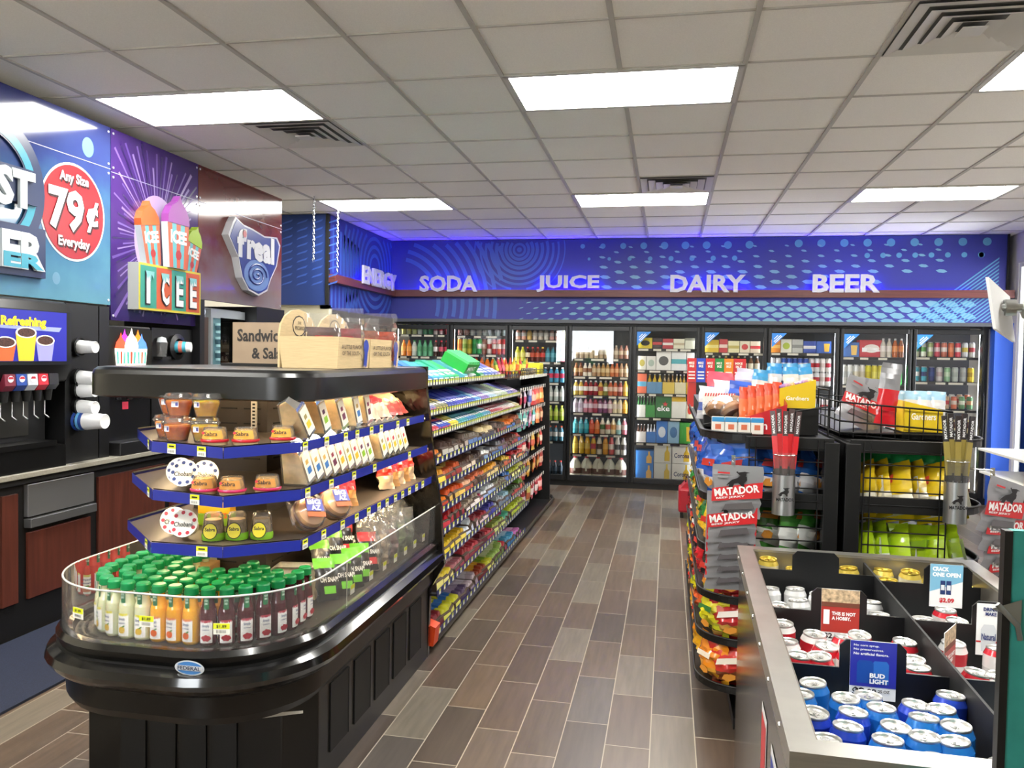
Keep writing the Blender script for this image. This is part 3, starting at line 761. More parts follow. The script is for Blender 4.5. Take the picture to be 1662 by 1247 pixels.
# energy cooler on the return wall (mostly hidden): two doors seen from the side
t = thing('side_cooler', 'black side cooler under the ENERGY lettering behind the pecan crates', 'cooler', (-3.55, 8.9, 0))
b = MB(M('#0c0d0e', .4), off=(-3.55, 8.9, 0)); b.box(-3.6, -3.5, 8.0, 9.9, 1.96, 2.06); b.box(-3.6, -3.5, 8.0, 9.9, 0, .1)
for y in (8.0, 8.92, 9.84): b.box(-3.6, -3.5, y, y + .07, .1, 1.96)
b.build('frame', t)
for y in (8.07, 8.99):
    g = MB(GLASS, off=(-3.55, 8.9, 0)); g.box(-3.53, -3.525, y, y + .85, .1, 1.96); g.build('glass_door', t)
b = MB(M('#3a4038', .6), off=(-3.55, 8.9, 0)); b.box(-4.1, -4.05, 8.02, 9.84, 0, 2.0); b.build('back_panel', t)
for z in (.1, .5, .9, 1.3, 1.65):
    b = MB(BLACKM, off=(-3.55, 8.9, 0)); b.box(-3.95, -3.56, 8.02, 9.84, z - .02, z); b.build('wire_shelf', t)
for z, sn, cols in ((1.65, 'top', ('#2f8f48', '#1a1a1c', '#c8ccd0')), (1.3, 'second', ('#1a1a1c', '#2a6ab0', '#c03040'))):
    for k in range(14):
        c = cols[k % 3]
        inst('energy_drink_can', can_mesh(.16, .03, c, '#8ac83a' if k % 2 else '#d8d8d8'), (-3.6, 8.16 + .12 * k, z), '%s energy drink can, %s along the %s shelf of the side cooler' % (cname(c), ORD[k], sn), 'can', 'energy drink cans')
# ================================================================== ISLAND SANDWICH COOLER
IO = (-1.66, 3.2, 0)
def outl(d, y1=4.03, R=.40, xl=-2.185, xr=-1.135, yf=2.265, n=10):
    """island outline pulled in by d; front corners rounded, straight at the far end"""
    r = max(.03, R - d)
    cx0, cx1, cy = xl + d + r, xr - d - r, yf + d + r
    return [(xl + d, y1)] + arc(cx0, cy, r, 180, 270, n) + arc(cx1, cy, r, 270, 360, n) + [(xr - d, y1)]
def loft(mb, prof, y1=4.03, closed_top=False, **k):
    """prof: list of (inset, z, mat)"""
    sm = mb.smooth; mb.smooth = True
    for (d0, z0, *_), (d1, z1, *m) in zip(prof, prof[1:]):
        if m: mb.use(m[0])
        a, b_ = outl(d0, y1, **k), outl(d1, y1, **k); n = len(a)
        mb.add([(x, y, z0) for x, y in a] + [(x, y, z1) for x, y in b_], [(i, i + 1, n + i + 1, n + i) for i in range(n - 1)])
    mb.smooth = sm
    return mb
isl = thing('island_cooler', 'black rounded open island cooler with blue-edged shelves of sandwiches beside the aisle', 'cooler', IO)
BODY = M('#090909', .3, noise=.12, scale=60)
b = MB(BODY, off=IO); b.prism([(-2.07, 4.03), (-2.07, 2.58), (-1.30, 2.58), (-1.21, 2.68), (-1.21, 4.03)], 0, .42); b.build('base', isl, .006)
b = MB(M('#0a0a0a', .6), off=IO)
for k in range(4): b.box(-1.93 + .12 * k, -1.83 + .12 * k, 2.574, 2.582, .02, .30)
b.build('front_grille', isl)
b = MB(M('#b9b5aa', .6), off=IO); F = face_cam(0, 2.578, 0); b.flat(F, [(-1.45, .285), (-1.22, .335), (-1.22, .345), (-1.45, .305)]); b.build('paper_strip', isl)
b = MB(M('#0b0b0b', .6), M('#2a2a2c', .4), off=IO)
for k in range(5):
    y = 2.78 + .235 * k
    b.use(M('#0b0b0b', .6)); b.box(-1.215, -1.205, y, y + .17, .10, .36); b.use(M('#2a2a2c', .4)); b.box(-1.212, -1.203, y + .17, y + .175, .10, .36)
b.build('side_grille', isl)
b = MB(BODY, GLOSSB, off=IO)
loft(b, [(.075, .37), (.055, .40), (.05, .47), (.02, .49), (.0, .51, GLOSSB), (-.012, .53), (-.004, .555), (.025, .57), (.035, .575, BODY), (.028, .59), (.022, .61), (.035, .628, GLOSSB), (.06, .63), (.075, .62), (.085, .6, BODY)])
b.build('tub', isl)
b = MB(M('#2a2723', .45), off=IO); b.add([(x, y, .602) for x, y in outl(.08)], [tuple(range(len(outl(.08))))]); b.build('deck', isl)
b = MB(DARK, M('#3a3530', .4), off=IO)
o1, o2 = outl(.10), outl(.125)
for dd in ((.092, .104), (.112, .124)):
    a, c = outl(dd[0], n=24), outl(dd[1], n=24)
    for i in range(2, len(a) - 2):
        if i % 4 != 3: b.add([(a[i][0], a[i][1], .605), (a[i + 1][0], a[i + 1][1], .605), (c[i + 1][0], c[i + 1][1], .605), (c[i][0], c[i][1], .605)], [(0, 1, 2, 3)])
b.build('air_grille', isl)
b = MB(ACRYL, off=IO)
loft(b, [(.042, .62), (.042, .80)]); loft(b, [(.048, .62), (.048, .80)])
b.build('glass_guard', isl)
b = MB(M('#c9c9c6', .25), off=IO)
b.tube([(x, y, .80) for x, y in outl(.045, n=16)], .0035, 6)
b.tube([(-1.18, 2.86, .63), (-1.18, 2.86, .80)], .002, 4); b.tube([(-2.14, 2.86, .63), (-2.14, 2.86, .80)], .002, 4)
b.build('guard_rim', isl)
lg = MB(M('#d8dde2', .3, .3), M('#3d78b8', .4), M('#3a3a40', .5), off=IO)
F = face_cam(-1.466, 2.282, .585)
lg.use(M('#d8dde2', .3, .3)).disc(F, 0, 0, .052, .024, 32, .002).use(M('#3d78b8', .4)).disc(F, 0, 0, .046, .02, 32, .003)
lg.use(M('#d8dde2', .3, .3)).rect(F, -.046, .046, -.008, .008, .004).use(M('#2a3a5a', .5)).text('FEDERAL', F @ Matrix.Translation((-.04, -.006, 0)), .08, .012, .0005, .02, .0045)
lg.build('maker_badge', isl)
SPN = M('#3a332d', .4, .3)
b = MB(SPN, DARK, off=IO); b.box(-1.88, -1.56, 2.95, 4.02, .6, 1.45)
b.use(DARK)
for z in (.74, .9, 1.02, 1.16, 1.30, 1.36):
    for k in range(3): b.box(-1.86 + .1 * k, -1.79 + .1 * k, 2.947, 2.951, z, z + .006)
    for k in range(8): b.box(-1.561, -1.557, 3.0 + .13 * k, 3.09 + .13 * k, z, z + .006)
b.build('spine', isl)
b = MB(M('#c9c6bd', .4, .4), DARK, off=IO); b.box(-1.625, -1.6, 2.94, 2.95, 1.27, 1.40)
b.use(DARK)
for k in range(8): b.box(-1.618, -1.607, 2.938, 2.941, 1.28 + .014 * k, 1.287 + .014 * k)
b.build('shelf_standard', isl)
# canopy
b = MB(M('#09090a', .28, coat=.3), off=IO)
def cano(d, z): return [(x, y, z) for x, y in outl(d, 4.03, .16, -2.17, -1.235, 2.62, 8)]
pr = [(.02, 1.413), (.0, 1.42), (0, 1.50), (.006, 1.515), (.02, 1.525), (.05, 1.528)]
b.smooth = True
for (d0, z0), (d1, z1) in zip(pr, pr[1:]):
    a, c = cano(d0, z0), cano(d1, z1); n = len(a); b.add(a + c, [(i, i + 1, n + i + 1, n + i) for i in range(n - 1)])
b.smooth = False
b.add(cano(.05, 1.528), [tuple(range(len(cano(0, 0))))]); b.add(cano(.035, 1.45), [tuple(range(len(cano(0, 0))))[::-1]]); _a, _c = cano(.02, 1.413), cano(.035, 1.45); b.add(_a + _c, [(i, i + 1, len(_a) + i + 1, len(_a) + i) for i in range(len(_a) - 1)])
b.build('canopy', isl)
b = MB(M('#1b1815', .12, .3, coat=.6), off=IO)
half = [(-1.235, 1.53), (-1.235, 1.41), (-1.185, 1.0), (-1.15, .80), (-1.135, .57), (-1.125, .5), (-1.20, .36), (-1.21, 0)]
ep = half + [(2 * -1.66 - x, z) for x, z in half[::-1]]
b.prism(ep, 4.03, 4.06, 'y'); b.build('end_panel', isl)
# shelves
TAGW = M('#e6e6dc', .5)
SH = {1: (1.270, [(-2.04, 3.95), (-2.04, 2.82), (-1.715, 2.445), (-1.395, 2.352), (-1.245, 2.593), (-1.245, 4.02)]),
      2: (1.112, [(-1.99, 3.95), (-1.99, 2.72), (-1.69, 2.415), (-1.394, 2.35), (-1.225, 2.555), (-1.225, 4.02)]),
      3: (.950, [(-1.95, 3.95), (-1.95, 2.64), (-1.65, 2.35), (-1.394, 2.35), (-1.20, 2.506), (-1.20, 4.02)])}
tagm = MB(YTAG, TAGW); FT = face_cam(0, 0, 0)
tagm.use(YTAG).rect(FT, -.02, .02, 0, .016, .005).use(TAGW).rect(FT, -.02, .02, -.017, 0, .005).use(INK)
for k in range(7): tagm.rect(FT, -.014 + .004 * k, -.0125 + .004 * k, -.013, -.005, .0056)
tagm.rect(FT, -.012, .012, .005, .010, .0056)
tag_me = tagm.mesh('price_tag')
for sn, (z, poly) in SH.items():
    b = MB(M('#5a5048', .4, .3), off=IO); b.prism(poly + [(-1.57, 4.02), (-1.57, 2.95), (-1.87, 2.95), (-1.87, 3.95)], z - .008, z); so = b.build('shelf', isl)
    rl = MB(BLUERAIL, DARK, off=IO)
    for (x0, y0), (x1, y1) in zip(poly, poly[1:]):
        d = Vector((x1 - x0, y1 - y0, 0)).normalized(); nrm = Vector((d.y, -d.x, 0)) * .006
        rl.use(BLUERAIL).add([(x0 + nrm.x * .4, y0 + nrm.y * .4, z - .026), (x1 + nrm.x * .4, y1 + nrm.y * .4, z - .026), (x1 + nrm.x * .4, y1 + nrm.y * .4, z + .010), (x0 + nrm.x * .4, y0 + nrm.y * .4, z + .010)], [(0, 1, 2, 3)])
        rl.use(DARK).add([(x0 - nrm.x * .5, y0 - nrm.y * .5, z + .0095), (x1 - nrm.x * .5, y1 - nrm.y * .5, z + .0095), (x1 + nrm.x * .3, y1 + nrm.y * .3, z + .014), (x0 + nrm.x * .3, y0 + nrm.y * .3, z + .014)], [(0, 1, 2, 3)])
    ro = rl.build('price_rail', so)
    def put_tag(p, rz):
        o = bpy.data.objects.new('price_tag', tag_me); COL.objects.link(o); o.parent = so
        o.location = Vector((p[0], p[1], z - .008)) - Vector(IO); o.rotation_euler = (0, 0, rz)
    (ax, ay), (bx, by), (cx, cy), (dx, dy) = poly[1], poly[2], poly[3], poly[4]
    a1 = math.atan2(cy - by, cx - bx)
    for t in {1: (.30, .72), 2: (.62,), 3: (.72,)}[sn]: put_tag((bx + (cx - bx) * t, by + (cy - by) * t), a1)
    put_tag((ax + (bx - ax) * .85, ay + (by - ay) * .85), math.atan2(by - ay, bx - ax))
    for y in {1: (2.62, 2.80, 2.98, 3.10, 3.26, 3.38, 3.60, 3.75), 2: (2.60, 2.80, 3.02, 3.25, 3.72), 3: (2.53, 2.68, 2.85, 2.99, 3.12, 3.24, 3.34, 3.45, 3.55, 3.65, 3.76, 3.86)}[sn]:
        put_tag((dx, y), math.pi / 2)
WL = M('#ffe2b0', emit=WARM)
def lamp(x0, x1, y0, y1, z):
    b = MB(WL, off=IO); b.box(x0, x1, y0, y1, z - .006, z); b.build('lamp_tube', isl)
lamp(-1.30, -1.285, 2.8, 4.0, 1.445); lamp(-2.0, -1.42, 2.69, 2.702, 1.445); lamp(-2.05, -2.035, 2.9, 3.9, 1.445)
for z in (1.258, 1.100, .938): lamp(-1.262, -1.252, 2.62, 3.98, z); lamp(-1.70, -1.41, 2.47, 2.482, z); lamp(-1.86, -1.72, 2.66, 2.672, z); lamp(-1.93, -1.918, 2.8, 3.9, z)

# --- things on the canopy
t = thing('shelf_sign', 'brown Sandwiches and Salads sign standing on the black island canopy', 'sign', (-1.76, 3.27, 1.528))
o_ = (-1.76, 3.27, 1.528)
b = MB(DARK, off=o_); b.box(-1.93, -1.58, 3.23, 3.32, 1.528, 1.54); b.build('base', t)
b = MB(M('#a08a72', .5, noise=.15, scale=6), off=o_); b.box(-1.893, -1.55, 3.262, 3.27, 1.54, 1.72); b.build('board', t)
b = MB(M('#2b2622', .5), off=o_); F = face_cam(0, 3.262, 0)
b.text('Sandwich', face_cam(-1.87, 3.262, 1.635), .225, .056, .001, .03); b.text('& Salad', face_cam(-1.80, 3.262, 1.56), .17, .05, .001, .03); b.build('lettering', t)
def crate(y0, y1, lab, xl):
    t = thing('display_crate', lab, 'crate', (-1.4, (y0 + y1) / 2, 1.528)); o = (-1.4, (y0 + y1) / 2, 1.528)
    m = M('#c8b084', .65, noise=.08, scale=20, stretch=(1, 1, 12)); b = MB(m, off=o)
    x0, x1, z0, z1 = xl, -1.275, 1.529, 1.655; s = .018
    b.add([(x0 + s, y0 + .005, z0), (x1, y0 + .005, z0), (x1 + .008, y0, z1), (x0, y0, z1)], [(0, 1, 2, 3)])
    b.add([(x1, y0 + .005, z0), (x1, y1 - .005, z0), (x1 + .008, y1, z1), (x1 + .008, y0, z1)], [(0, 1, 2, 3)])
    b.add([(x0 + s, y1 - .005, z0), (x1, y1 - .005, z0), (x1 + .008, y1, z1), (x0, y1, z1)], [(3, 2, 1, 0)])
    b.add([(x0 + s, y0 + .005, z0), (x1, y0 + .005, z0), (x1, y1 - .005, z0), (x0 + s, y1 - .005, z0)], [(0, 1, 2, 3)])
    b.build('box', t)
    b = MB(m, off=o); pts = [(y0, 1.53), (y1, 1.53), (y1, 1.66)] + [((y0 + y1) / 2 + (y1 - y0) / 2 * math.cos(a / 8 * math.pi), 1.66 + .11 * math.sin(a / 8 * math.pi)) for a in range(1, 8)] + [(y0, 1.66)]
    b.prism(pts, xl, xl + .008, 'x'); b.build('back_board', t)
    b = MB(M('#3a3026', .6), M('#c8b084', .65), off=o); F = face_px(xl + .008, (y0 + y1) / 2, 1.70)
    b.use(M('#3a3026', .6)).disc(F, 0, 0, .062, .045, 12).use(M('#cdb78e', .65)).disc(F, 0, 0, .055, .039, 12, .0012).use(M('#3a3026', .6)).text('PECANS', F @ Matrix.Translation((-.04, -.016, .001)), .08, .016)
    b.text('THE', F @ Matrix.Translation((-.015, .008, .001)), .03, .011); b.build('emblem', t)
    b = MB(M('#4a3a28', .6), M('#2b3f9c', .4), off=o); F = face_px(-1.270, y0, 1.53)
    w = y1 - y0
    b.text('A LITTLE FLAVOR', F @ Matrix.Translation((.03, .078, .002)), w * .62, .017); b.text('OF THE SOUTH', F @ Matrix.Translation((.035, .052, .002)), w * .55, .017)
    b.use(M('#2b3f9c', .4)).disc(F, w * .85, .09, .030, .030, 14, .004); b.flat(F, [(w * .80, .07), (w * .76, .005), (w * .81, .012), (w * .83, .0), (w * .87, .01), (w * .90, .07)], .0045)
    b.build('print', t)
crate(2.965, 3.305, 'light wooden pecan crate nearest on the island canopy, arched back beside the sign', -1.525)
crate(3.31, 3.69, 'second wooden pecan crate behind, at the far end of the island canopy', -1.525)

def pillow(mb, w, h, d, zones, nx=8, nz=12, crimp=.06, seed=0, rough=.03, clear=None):
    """plump bag standing on z=0, front toward -y. zones: [(z fraction top, material)]"""
    r = random.Random(seed); g = {}
    P = [[r.uniform(-1, 1) for _ in range(nx + 1)] for _ in range(nz + 1)]
    sm = mb.smooth; mb.smooth = True
    for side in (-1, 1):
        vs = []
        for j in range(nz + 1):
            for i in range(nx + 1):
                u, v = i / nx, j / nz
                e = (math.sin(math.pi * u) ** .6) * (min(1, max(0, (min(v, 1 - v) - crimp) / .3)) ** .6 if crimp < min(v, 1 - v) else 0)
                wd = w * (.94 + .06 * (1 - abs(2 * v - 1) ** 4 * -1 + -1)) * (1 - .05 * (1 if e == 0 else 0) + .04 * P[j][0] * rough / .03)
                y = side * (d / 2) * e * (1 + rough * 6 * P[j][i]) + (.003 * math.sin(u * 30 + P[j][i]) if e == 0 else 0)
                vs.append(((u - .5) * wd, y, v * h))
        for j in range(nz):
            z = (j + .5) / nz
            mt = next((m for q, m in zones if z <= q), zones[-1][1])
            mb.use(mt)
            fs = [((j * (nx + 1) + i), (j * (nx + 1) + i + 1), ((j + 1) * (nx + 1) + i + 1), ((j + 1) * (nx + 1) + i)) for i in range(nx)]
            if side > 0: fs = [f[::-1] for f in fs]
            idx = sorted({q for f in fs for q in f}); mp = {q: k for k, q in enumerate(idx)}
            mb.add([vs[q] for q in idx], [tuple(mp[q] for q in f) for f in fs])
    mb.smooth = sm
    return mb
CLEARW = glass('thin_wrap', '#fafafa', 1.4, .1, .05)
BAGP = M('#d8d6d2', .2, coat=.3)
for k, (x, y, rz, c) in enumerate(((-1.385, 3.07, .5, '#4a2a26'), (-1.335, 3.2, .2, '#7a2f32'), (-1.36, 3.44, .6, '#8a4a30'), (-1.325, 3.58, .3, '#a8452a'))):
    t = thing('pecan_bag', '', 'bag', (x, y, 1.56), rz)
    b = MB(M(c, .5, noise=.4, scale=40)); pillow(b, .135, .135, .07, [(1, M(c, .5, noise=.4, scale=40))], 6, 6, seed=k); b.build('nuts', t)
    b = MB(WRAP); pillow(b, .16, .19 + .03 * (k % 2), .085, [(1, CLEARW)], 7, 10, seed=k + 20, rough=.06); b.build('wrapper', t)
    b = MB(WHITE, M('#b02a30', .4)); F = face_cam(0, -.044, 0); b.use(M('#b02a30', .4)).rect(F, -.03, .04, .07, .10, .003); b.build('label', t)
    tag(t, ['clear bag of dark pecans in the near crate, leaning on its arched back', 'clear bag of pecans in the near crate, over the ribbon print', 'clear bag of pecans in the far crate, nearer of two', 'clear bag of red-brown pecans at the far end of the far crate'][k], 'bag', 'bags of pecans')

# --- juice bottles in the tub
def juice_maker(body, lab_c, fruit, nm):
    def mk():
        t = thing('juice_bottle', '', 'bottle')
        J = juicy(body, .1, w=.5, r=.03); b = MB(J)
        r = .031
        b.lathe([(0, 0), (r * .85, 0), (r, .008), (r, .10), (r * .96, .12), (r * .72, .145), (r * .62, .16), (r * .62, .175)], n=14); b.build('body', t)
        G = M('#0f8a4e', .35); c = MB(G); c.lathe([(.022, .172), (.0255, .174), (.0255, .197), (.022, .203), (0, .204)], n=18); c.build('cap', t)
        l = MB(WHITE); n = 6
        def band(mb, z0, z1, half, rr, m):
            mb.use(m); sm = mb.smooth; mb.smooth = True
            vs = [(rr * math.sin(a), -rr * math.cos(a), z) for z in (z0, z1) for a in [(-half + 2 * half * k / n) for k in range(n + 1)]]
            mb.add(vs, [(k, k + 1, n + 2 + k, n + 1 + k) for k in range(n)]); mb.smooth = sm
        band(l, .012, .088, .72, r + .0008, WHITE); band(l, .084, .093, .62, r + .0008, M(lab_c, .4))
        FRU = M(fruit, .4)
        FL = face_cam(0, -r - .0016, 0)
        l.use(FRU)
        if nm == 'cranberry':
            for (x, z) in ((-.009, .032), (0, .036), (.009, .033), (-.004, .026), (.006, .025), (.012, .03)): l.disc(FL, x, z, .0065, .0065, 10, .0003 + .0002 * abs(x) * 100)
        else:
            l.disc(FL, 0, .034, .0125, .0125, 16); l.use(M('#4a8a3a', .5)).flat(FL, [(-.002, .044), (.008, .052), (.014, .05), (.006, .044)], .001)
        lo = l.build('label', t)
        x = MB(M('#27407a', .5)); x.text('Simply', face_cam(-.0125, -r - .0012, .067), .025, .012, .0004, .02); x.text({'cranberry': 'Cranberry', 'orange': 'Orange', 'lemonade': 'Lemonade', 'raspberry': 'Lemonade'}[nm], face_cam(-.0125, -r - .0012, .056), .025, .007, .0004, .02); x.build('lettering', lo)
        g = MB(M('#0d6a40', .4)); band(g, .128, .170, .35, .0265, M('#0d6a40', .4)); g.use(M('#cfe6d8', .5)); g.text('NON', face_cam(-.006, -.0272, .158), .012, .008, .0004, .03); g.text('GMO', face_cam(-.006, -.0272, .147), .012, .008, .0004, .03); g.build('neck_tag', t)
        return t
    return Kind(mk)
JK = {'raspberry': juice_maker('#c8403c', '#d8d070', '#c86a4a', 'raspberry'), 'lemonade': juice_maker('#d6d8b4', '#d9cf3a', '#d9b23a', 'lemonade'),
      'orange': juice_maker('#e8a81e', '#d97a4a', '#d9622a', 'orange'), 'cranberry': juice_maker('#4a1420', '#b03048', '#b01f34', 'cranberry')}
JN = {'raspberry': 'red raspberry lemonade', 'lemonade': 'pale lemonade', 'orange': 'orange juice', 'cranberry': 'dark red cranberry juice'}
cnt = {}
ROWN = ('front', 'second', 'third', 'fourth')
for rw, (d, y_l, y_r) in enumerate(((.172, 3.05, 2.78), (.245, 3.05, 2.72), (.318, 3.0, 2.75), (.391, 2.95, 2.8))):
    ol = outl(d, n=14)
    ol = [(ol[0][0], y_l)] + ol[1:-1] + [(ol[-1][0], y_r)]
    seg = 0; s_next = .0; acc = 0
    for (x0, y0), (x1, y1) in zip(ol, ol[1:]):
        L_ = math.hypot(x1 - x0, y1 - y0)
        while s_next <= acc + L_:
            q = (s_next - acc) / L_; x, y = x0 + (x1 - x0) * q, y0 + (y1 - y0) * q
            s_next += .0605
            if rw == 3 and (x > -1.42 or x < -1.98): continue
            if rw and y > 2.95 and x > -1.7: continue
            kind = 'raspberry' if (x < -1.972 and y > 2.45) else 'lemonade' if x < -1.735 else 'orange' if x < -1.50 else 'cranberry'
            k = cnt.get((kind, rw), 0); cnt[(kind, rw)] = k + 1
            nx, ny = (y1 - y0) / L_, -(x1 - x0) / L_
            rz = math.atan2(nx, -ny)
            JK[kind].put((x, y, .604), (0, 0, rz + rnd.uniform(-.12, .12)), '%s bottle with green cap, %s from the counter, %s row' % (JN[kind], ORD[k], ROWN[rw]), 'green-capped juice bottles in the island tub', (.93, .93, .95))
        acc += L_
def price_card(x, y, z, rz, lab):
    b = MB(YTAG, TAGW, INK); F = face_cam(0, 0, 0)
    b.use(TAGW).box(-.026, .026, 0, .001, -.02, .016); b.use(YTAG).rect(F, -.026, .026, -.002, .016, .0006).use(INK).text('$1.89', face_cam(-.016, 0, .001), .032, .010, .0003, .02, .001)
    for k in range(8): b.rect(F, -.016 + .004 * k, -.0145 + .004 * k, -.015, -.006, .0008)
    o = b.build('price_card'); o.location = (x, y, z); o.rotation_euler = (0, 0, rz); tag(o, lab, 'price tag', 'price cards on the juice guard')
price_card(-1.88, 2.296, .725, -.3, 'yellow and white price card on the clear guard in front of the red bottle')
price_card(-1.63, 2.296, .718, 0, 'yellow and white price card on the clear guard where lemonade meets orange juice')
price_card(-1.37, 2.304, .712, .2, 'yellow and white price card on the clear guard before the cranberry bottles')

# --- cups and tubs at the rounded end of the shelves
def fruit_cup(c):
    def mk():
        t = thing('fruit_cup', '', 'cup')
        b = MB(juicy(c, .25, .25, 45)); b.lathe([(0, .004), (.032, .004), (.045, .05), (.043, .058), (0, .06)], n=16); b.build('fruit', t)
        p = MB(PLASTIC); p.lathe([(0, 0), (.034, 0), (.05, .062), (.054, .064), (.054, .068), (.05, .07), (.045, .082), (0, .084)], n=18); p.build('clear_cup', t)
        l = MB(WHITE, M('#5a5aa0', .5)); F = face_cam(-.012, -.0445, .035); l.use(WHITE).rect(F, 0, .024, 0, .02).use(M('#4a4a90', .5)).rect(F, .013, .022, .004, .016, .001); l.build('sticker', t)
        return t
    return Kind(mk)
FO, FY = fruit_cup('#f08a2a'), fruit_cup('#f8c030')
z1 = SH[1][0] + .001
for kd, x, y, up, lab in ((FO, -1.80, 2.66, 0, 'lower cup of orange fruit at the drink counter end of the top shelf'), (FO, -1.70, 2.565, 0, 'lower cup of dark orange fruit at the front of the top shelf'), (FY, -1.60, 2.575, 0, 'lower cup of yellow fruit beside the first orange-lidded dip'),
                      (FO, -1.79, 2.67, 1, 'upper orange fruit cup, hindmost of the stacked cups'), (FO, -1.70, 2.575, 1, 'upper cup of dark orange fruit at the front'), (FY, -1.60, 2.585, 1, 'upper cup of yellow fruit beside the dark orange one')):
    kd.put((x, y, z1 + up * .086), (0, 0, rnd.uniform(-.3, .3)), lab, 'fruit cups on the top island shelf')
def dip_tub(tall, film, band_c):
    def mk():
        t = thing('dip_tub', '', 'tub')
        if not tall:
            b = MB(M('#c9b48a', .35)); b.lathe([(0, .0), (.040, 0), (.043, .012), (0, .0125)], n=18); b.build('tray', t)
            p = MB(PLASTIC); p.lathe([(.044, .012), (.040, .04), (.036, .058), (0, .06)], n=18); p.build('dome', t)
            q = MB(M('#c8a058', .5, noise=.5, scale=60)); q.lathe([(.040, .014), (.037, .035), (.03, .052), (0, .054)], n=14); q.build('pretzels', t)
            r_ = MB(M(band_c, .35)); r_.lathe([(.0452, .010), (.0468, .013), (.0468, .017), (.0445, .02)], n=18); r_.build('rim', t)
            l = MB(M(film, .4), INK); n = 8
            vs = [((.0447 - .0065 * k_ / 1) * math.sin(a), -(.0447 - .0065 * k_) * math.cos(a), .022 + .028 * k_) for k_ in (0, 1) for a in [-.9 + 1.8 * i / n for i in range(n + 1)]]
            l.smooth = True; l.add(vs, [(i, i + 1, n + 2 + i, n + 1 + i) for i in range(n)]); l.smooth = False
            l.use(INK); l.text('Sabra', frame((-.022, -.0445, .033), (1, 0, 0), (0, .22, 1)), .044, .014, .0005, .02, .001); l.use(RED); l.disc(frame((-.026, -.0405, .042), (1, 0, 0), (0, .2, 1)), 0, 0, .005, .005, 10, .002)
            l.build('label', t)
        else:
            p = MB(PLASTIC); p.lathe([(0, 0), (.036, 0), (.038, .01), (.030, .085), (.026, .092), (0, .093)], n=18); p.build('clear_cup', t)
            q = MB(M('#a08a68', .5, noise=.5, scale=50)); q.lathe([(0, .004), (.034, .004), (.027, .07), (0, .075)], n=14); q.build('crackers', t)
            g = MB(M('#7ab02a', .4)); g.lathe([(.0372, .002), (.0388, .012), (.0372, .026)], n=18); g.build('rim', t)
            l = MB(M('#e0d020', .4), INK); F = frame((0, -.0375, .032), (1, 0, 0), (0, .1, 1)); l.use(INK).disc(F, 0, .004, .0245, .0275, 18, .0012).use(M('#e0d020', .4)).disc(F, 0, .004, .022, .025, 18, .0018).use(INK).text('Sabra', F @ Matrix.Translation((-.017, .004, .0014)), .034, .012, .0005, .02); l.build('label', t)
        return t
    return Kind(mk)
DA, DB, DC = dip_tub(False, '#d9a03a', '#b8202a'), dip_tub(False, '#c98a3c', '#c02858'), dip_tub(True, '', '')
for sn, kd, ys, nm in ((1, DA, ((-1.515, 2.50), (-1.42, 2.535), (-1.335, 2.64)), 'orange-labelled dip tub with a red rim'), (2, DB, ((-1.515, 2.44), (-1.42, 2.45), (-1.33, 2.52)), 'amber dip tub with a crimson rim'), (3, DC, ((-1.50, 2.47), (-1.43, 2.50), (-1.355, 2.53)), 'tall clear snack tub with a yellow label')):
    for k, (x, y) in enumerate(ys):
        kd.put((x, y, SH[sn][0] + .001), (0, 0, .25), '%s, %s of three on the %s shelf end' % (nm, ORD[k], ('', 'top', 'middle', 'lower')[sn]), 'dip tubs at the island end')
def yogurt(spot):
    def mk():
        t = thing('yogurt_pack', '', 'yogurt')
        b = MB(M('#e8e6e0', .35)); b.lathe([(0, 0), (.030, 0), (.043, .068), (.045, .07)], n=18); b.build('cup', t)
        l = MB(M('#f0efe8', .4), M(spot, .4), INK); l.lathe([(0, .0715), (.047, .0715), (.047, .07), (0, .07)], n=20); F = face_up(0, 0, .0722)
        l.use(M(spot, .4))
        for k in range(9): l.disc(F, .036 * math.cos(k * .7 + .3), .036 * math.sin(k * .7 + .3), .0065, .0065, 10)
        l.use(INK).text('Chobani', F @ Matrix.Translation((-.03, -.012, .0003)), .06, .016); l.build('lid', t)
        return t
    return Kind(mk)
YB, YR = yogurt('#2f3f78'), yogurt('#b8283a')
for kd, sn, spots in ((YB, 2, ((-1.62, 2.49, .6, 'tilted yogurt cup with blue spots at the front of the middle shelf'), (-1.69, 2.575, .75, 'blue-spotted yogurt cup behind the front one on the middle shelf'), (-1.60, 2.59, .9, 'brightly lit yogurt cup, hindmost on the middle shelf'))),
                      (YR, 3, ((-1.60, 2.46, .65, 'tilted yogurt cup with red berries at the front of the lower shelf'), (-1.685, 2.535, .85, 'red-berry yogurt cup behind on the lower shelf')))):
    for x, y, tl, lab in spots: kd.put((x, y + .03, SH[sn][0] + .022 + .02 * tl), (tl + .55, 0, .25), lab, 'yogurt cups at the island end')
o = MB(M('#b8c820', .4), M('#f0b818', .35), M('#d8601c', .4)); o.use(M('#7aa82a', .4)).box(-.06, .06, -.03, .03, 0, .045).use(M('#f0b818', .35)).box(-.06, .06, -.03, .03, .045, .085); o.use(M('#d8601c', .4)).text('eggs', face_cam(-.01, -.03, .02), .06, .03)
e = o.build('egg_carton', None, .004); e.location = (-1.62, 2.69, SH[3][0] + .001); e.rotation_euler = (0, 0, .15); tag(e, 'yellow and green boiled egg carton behind the red-berry yogurt', 'carton')

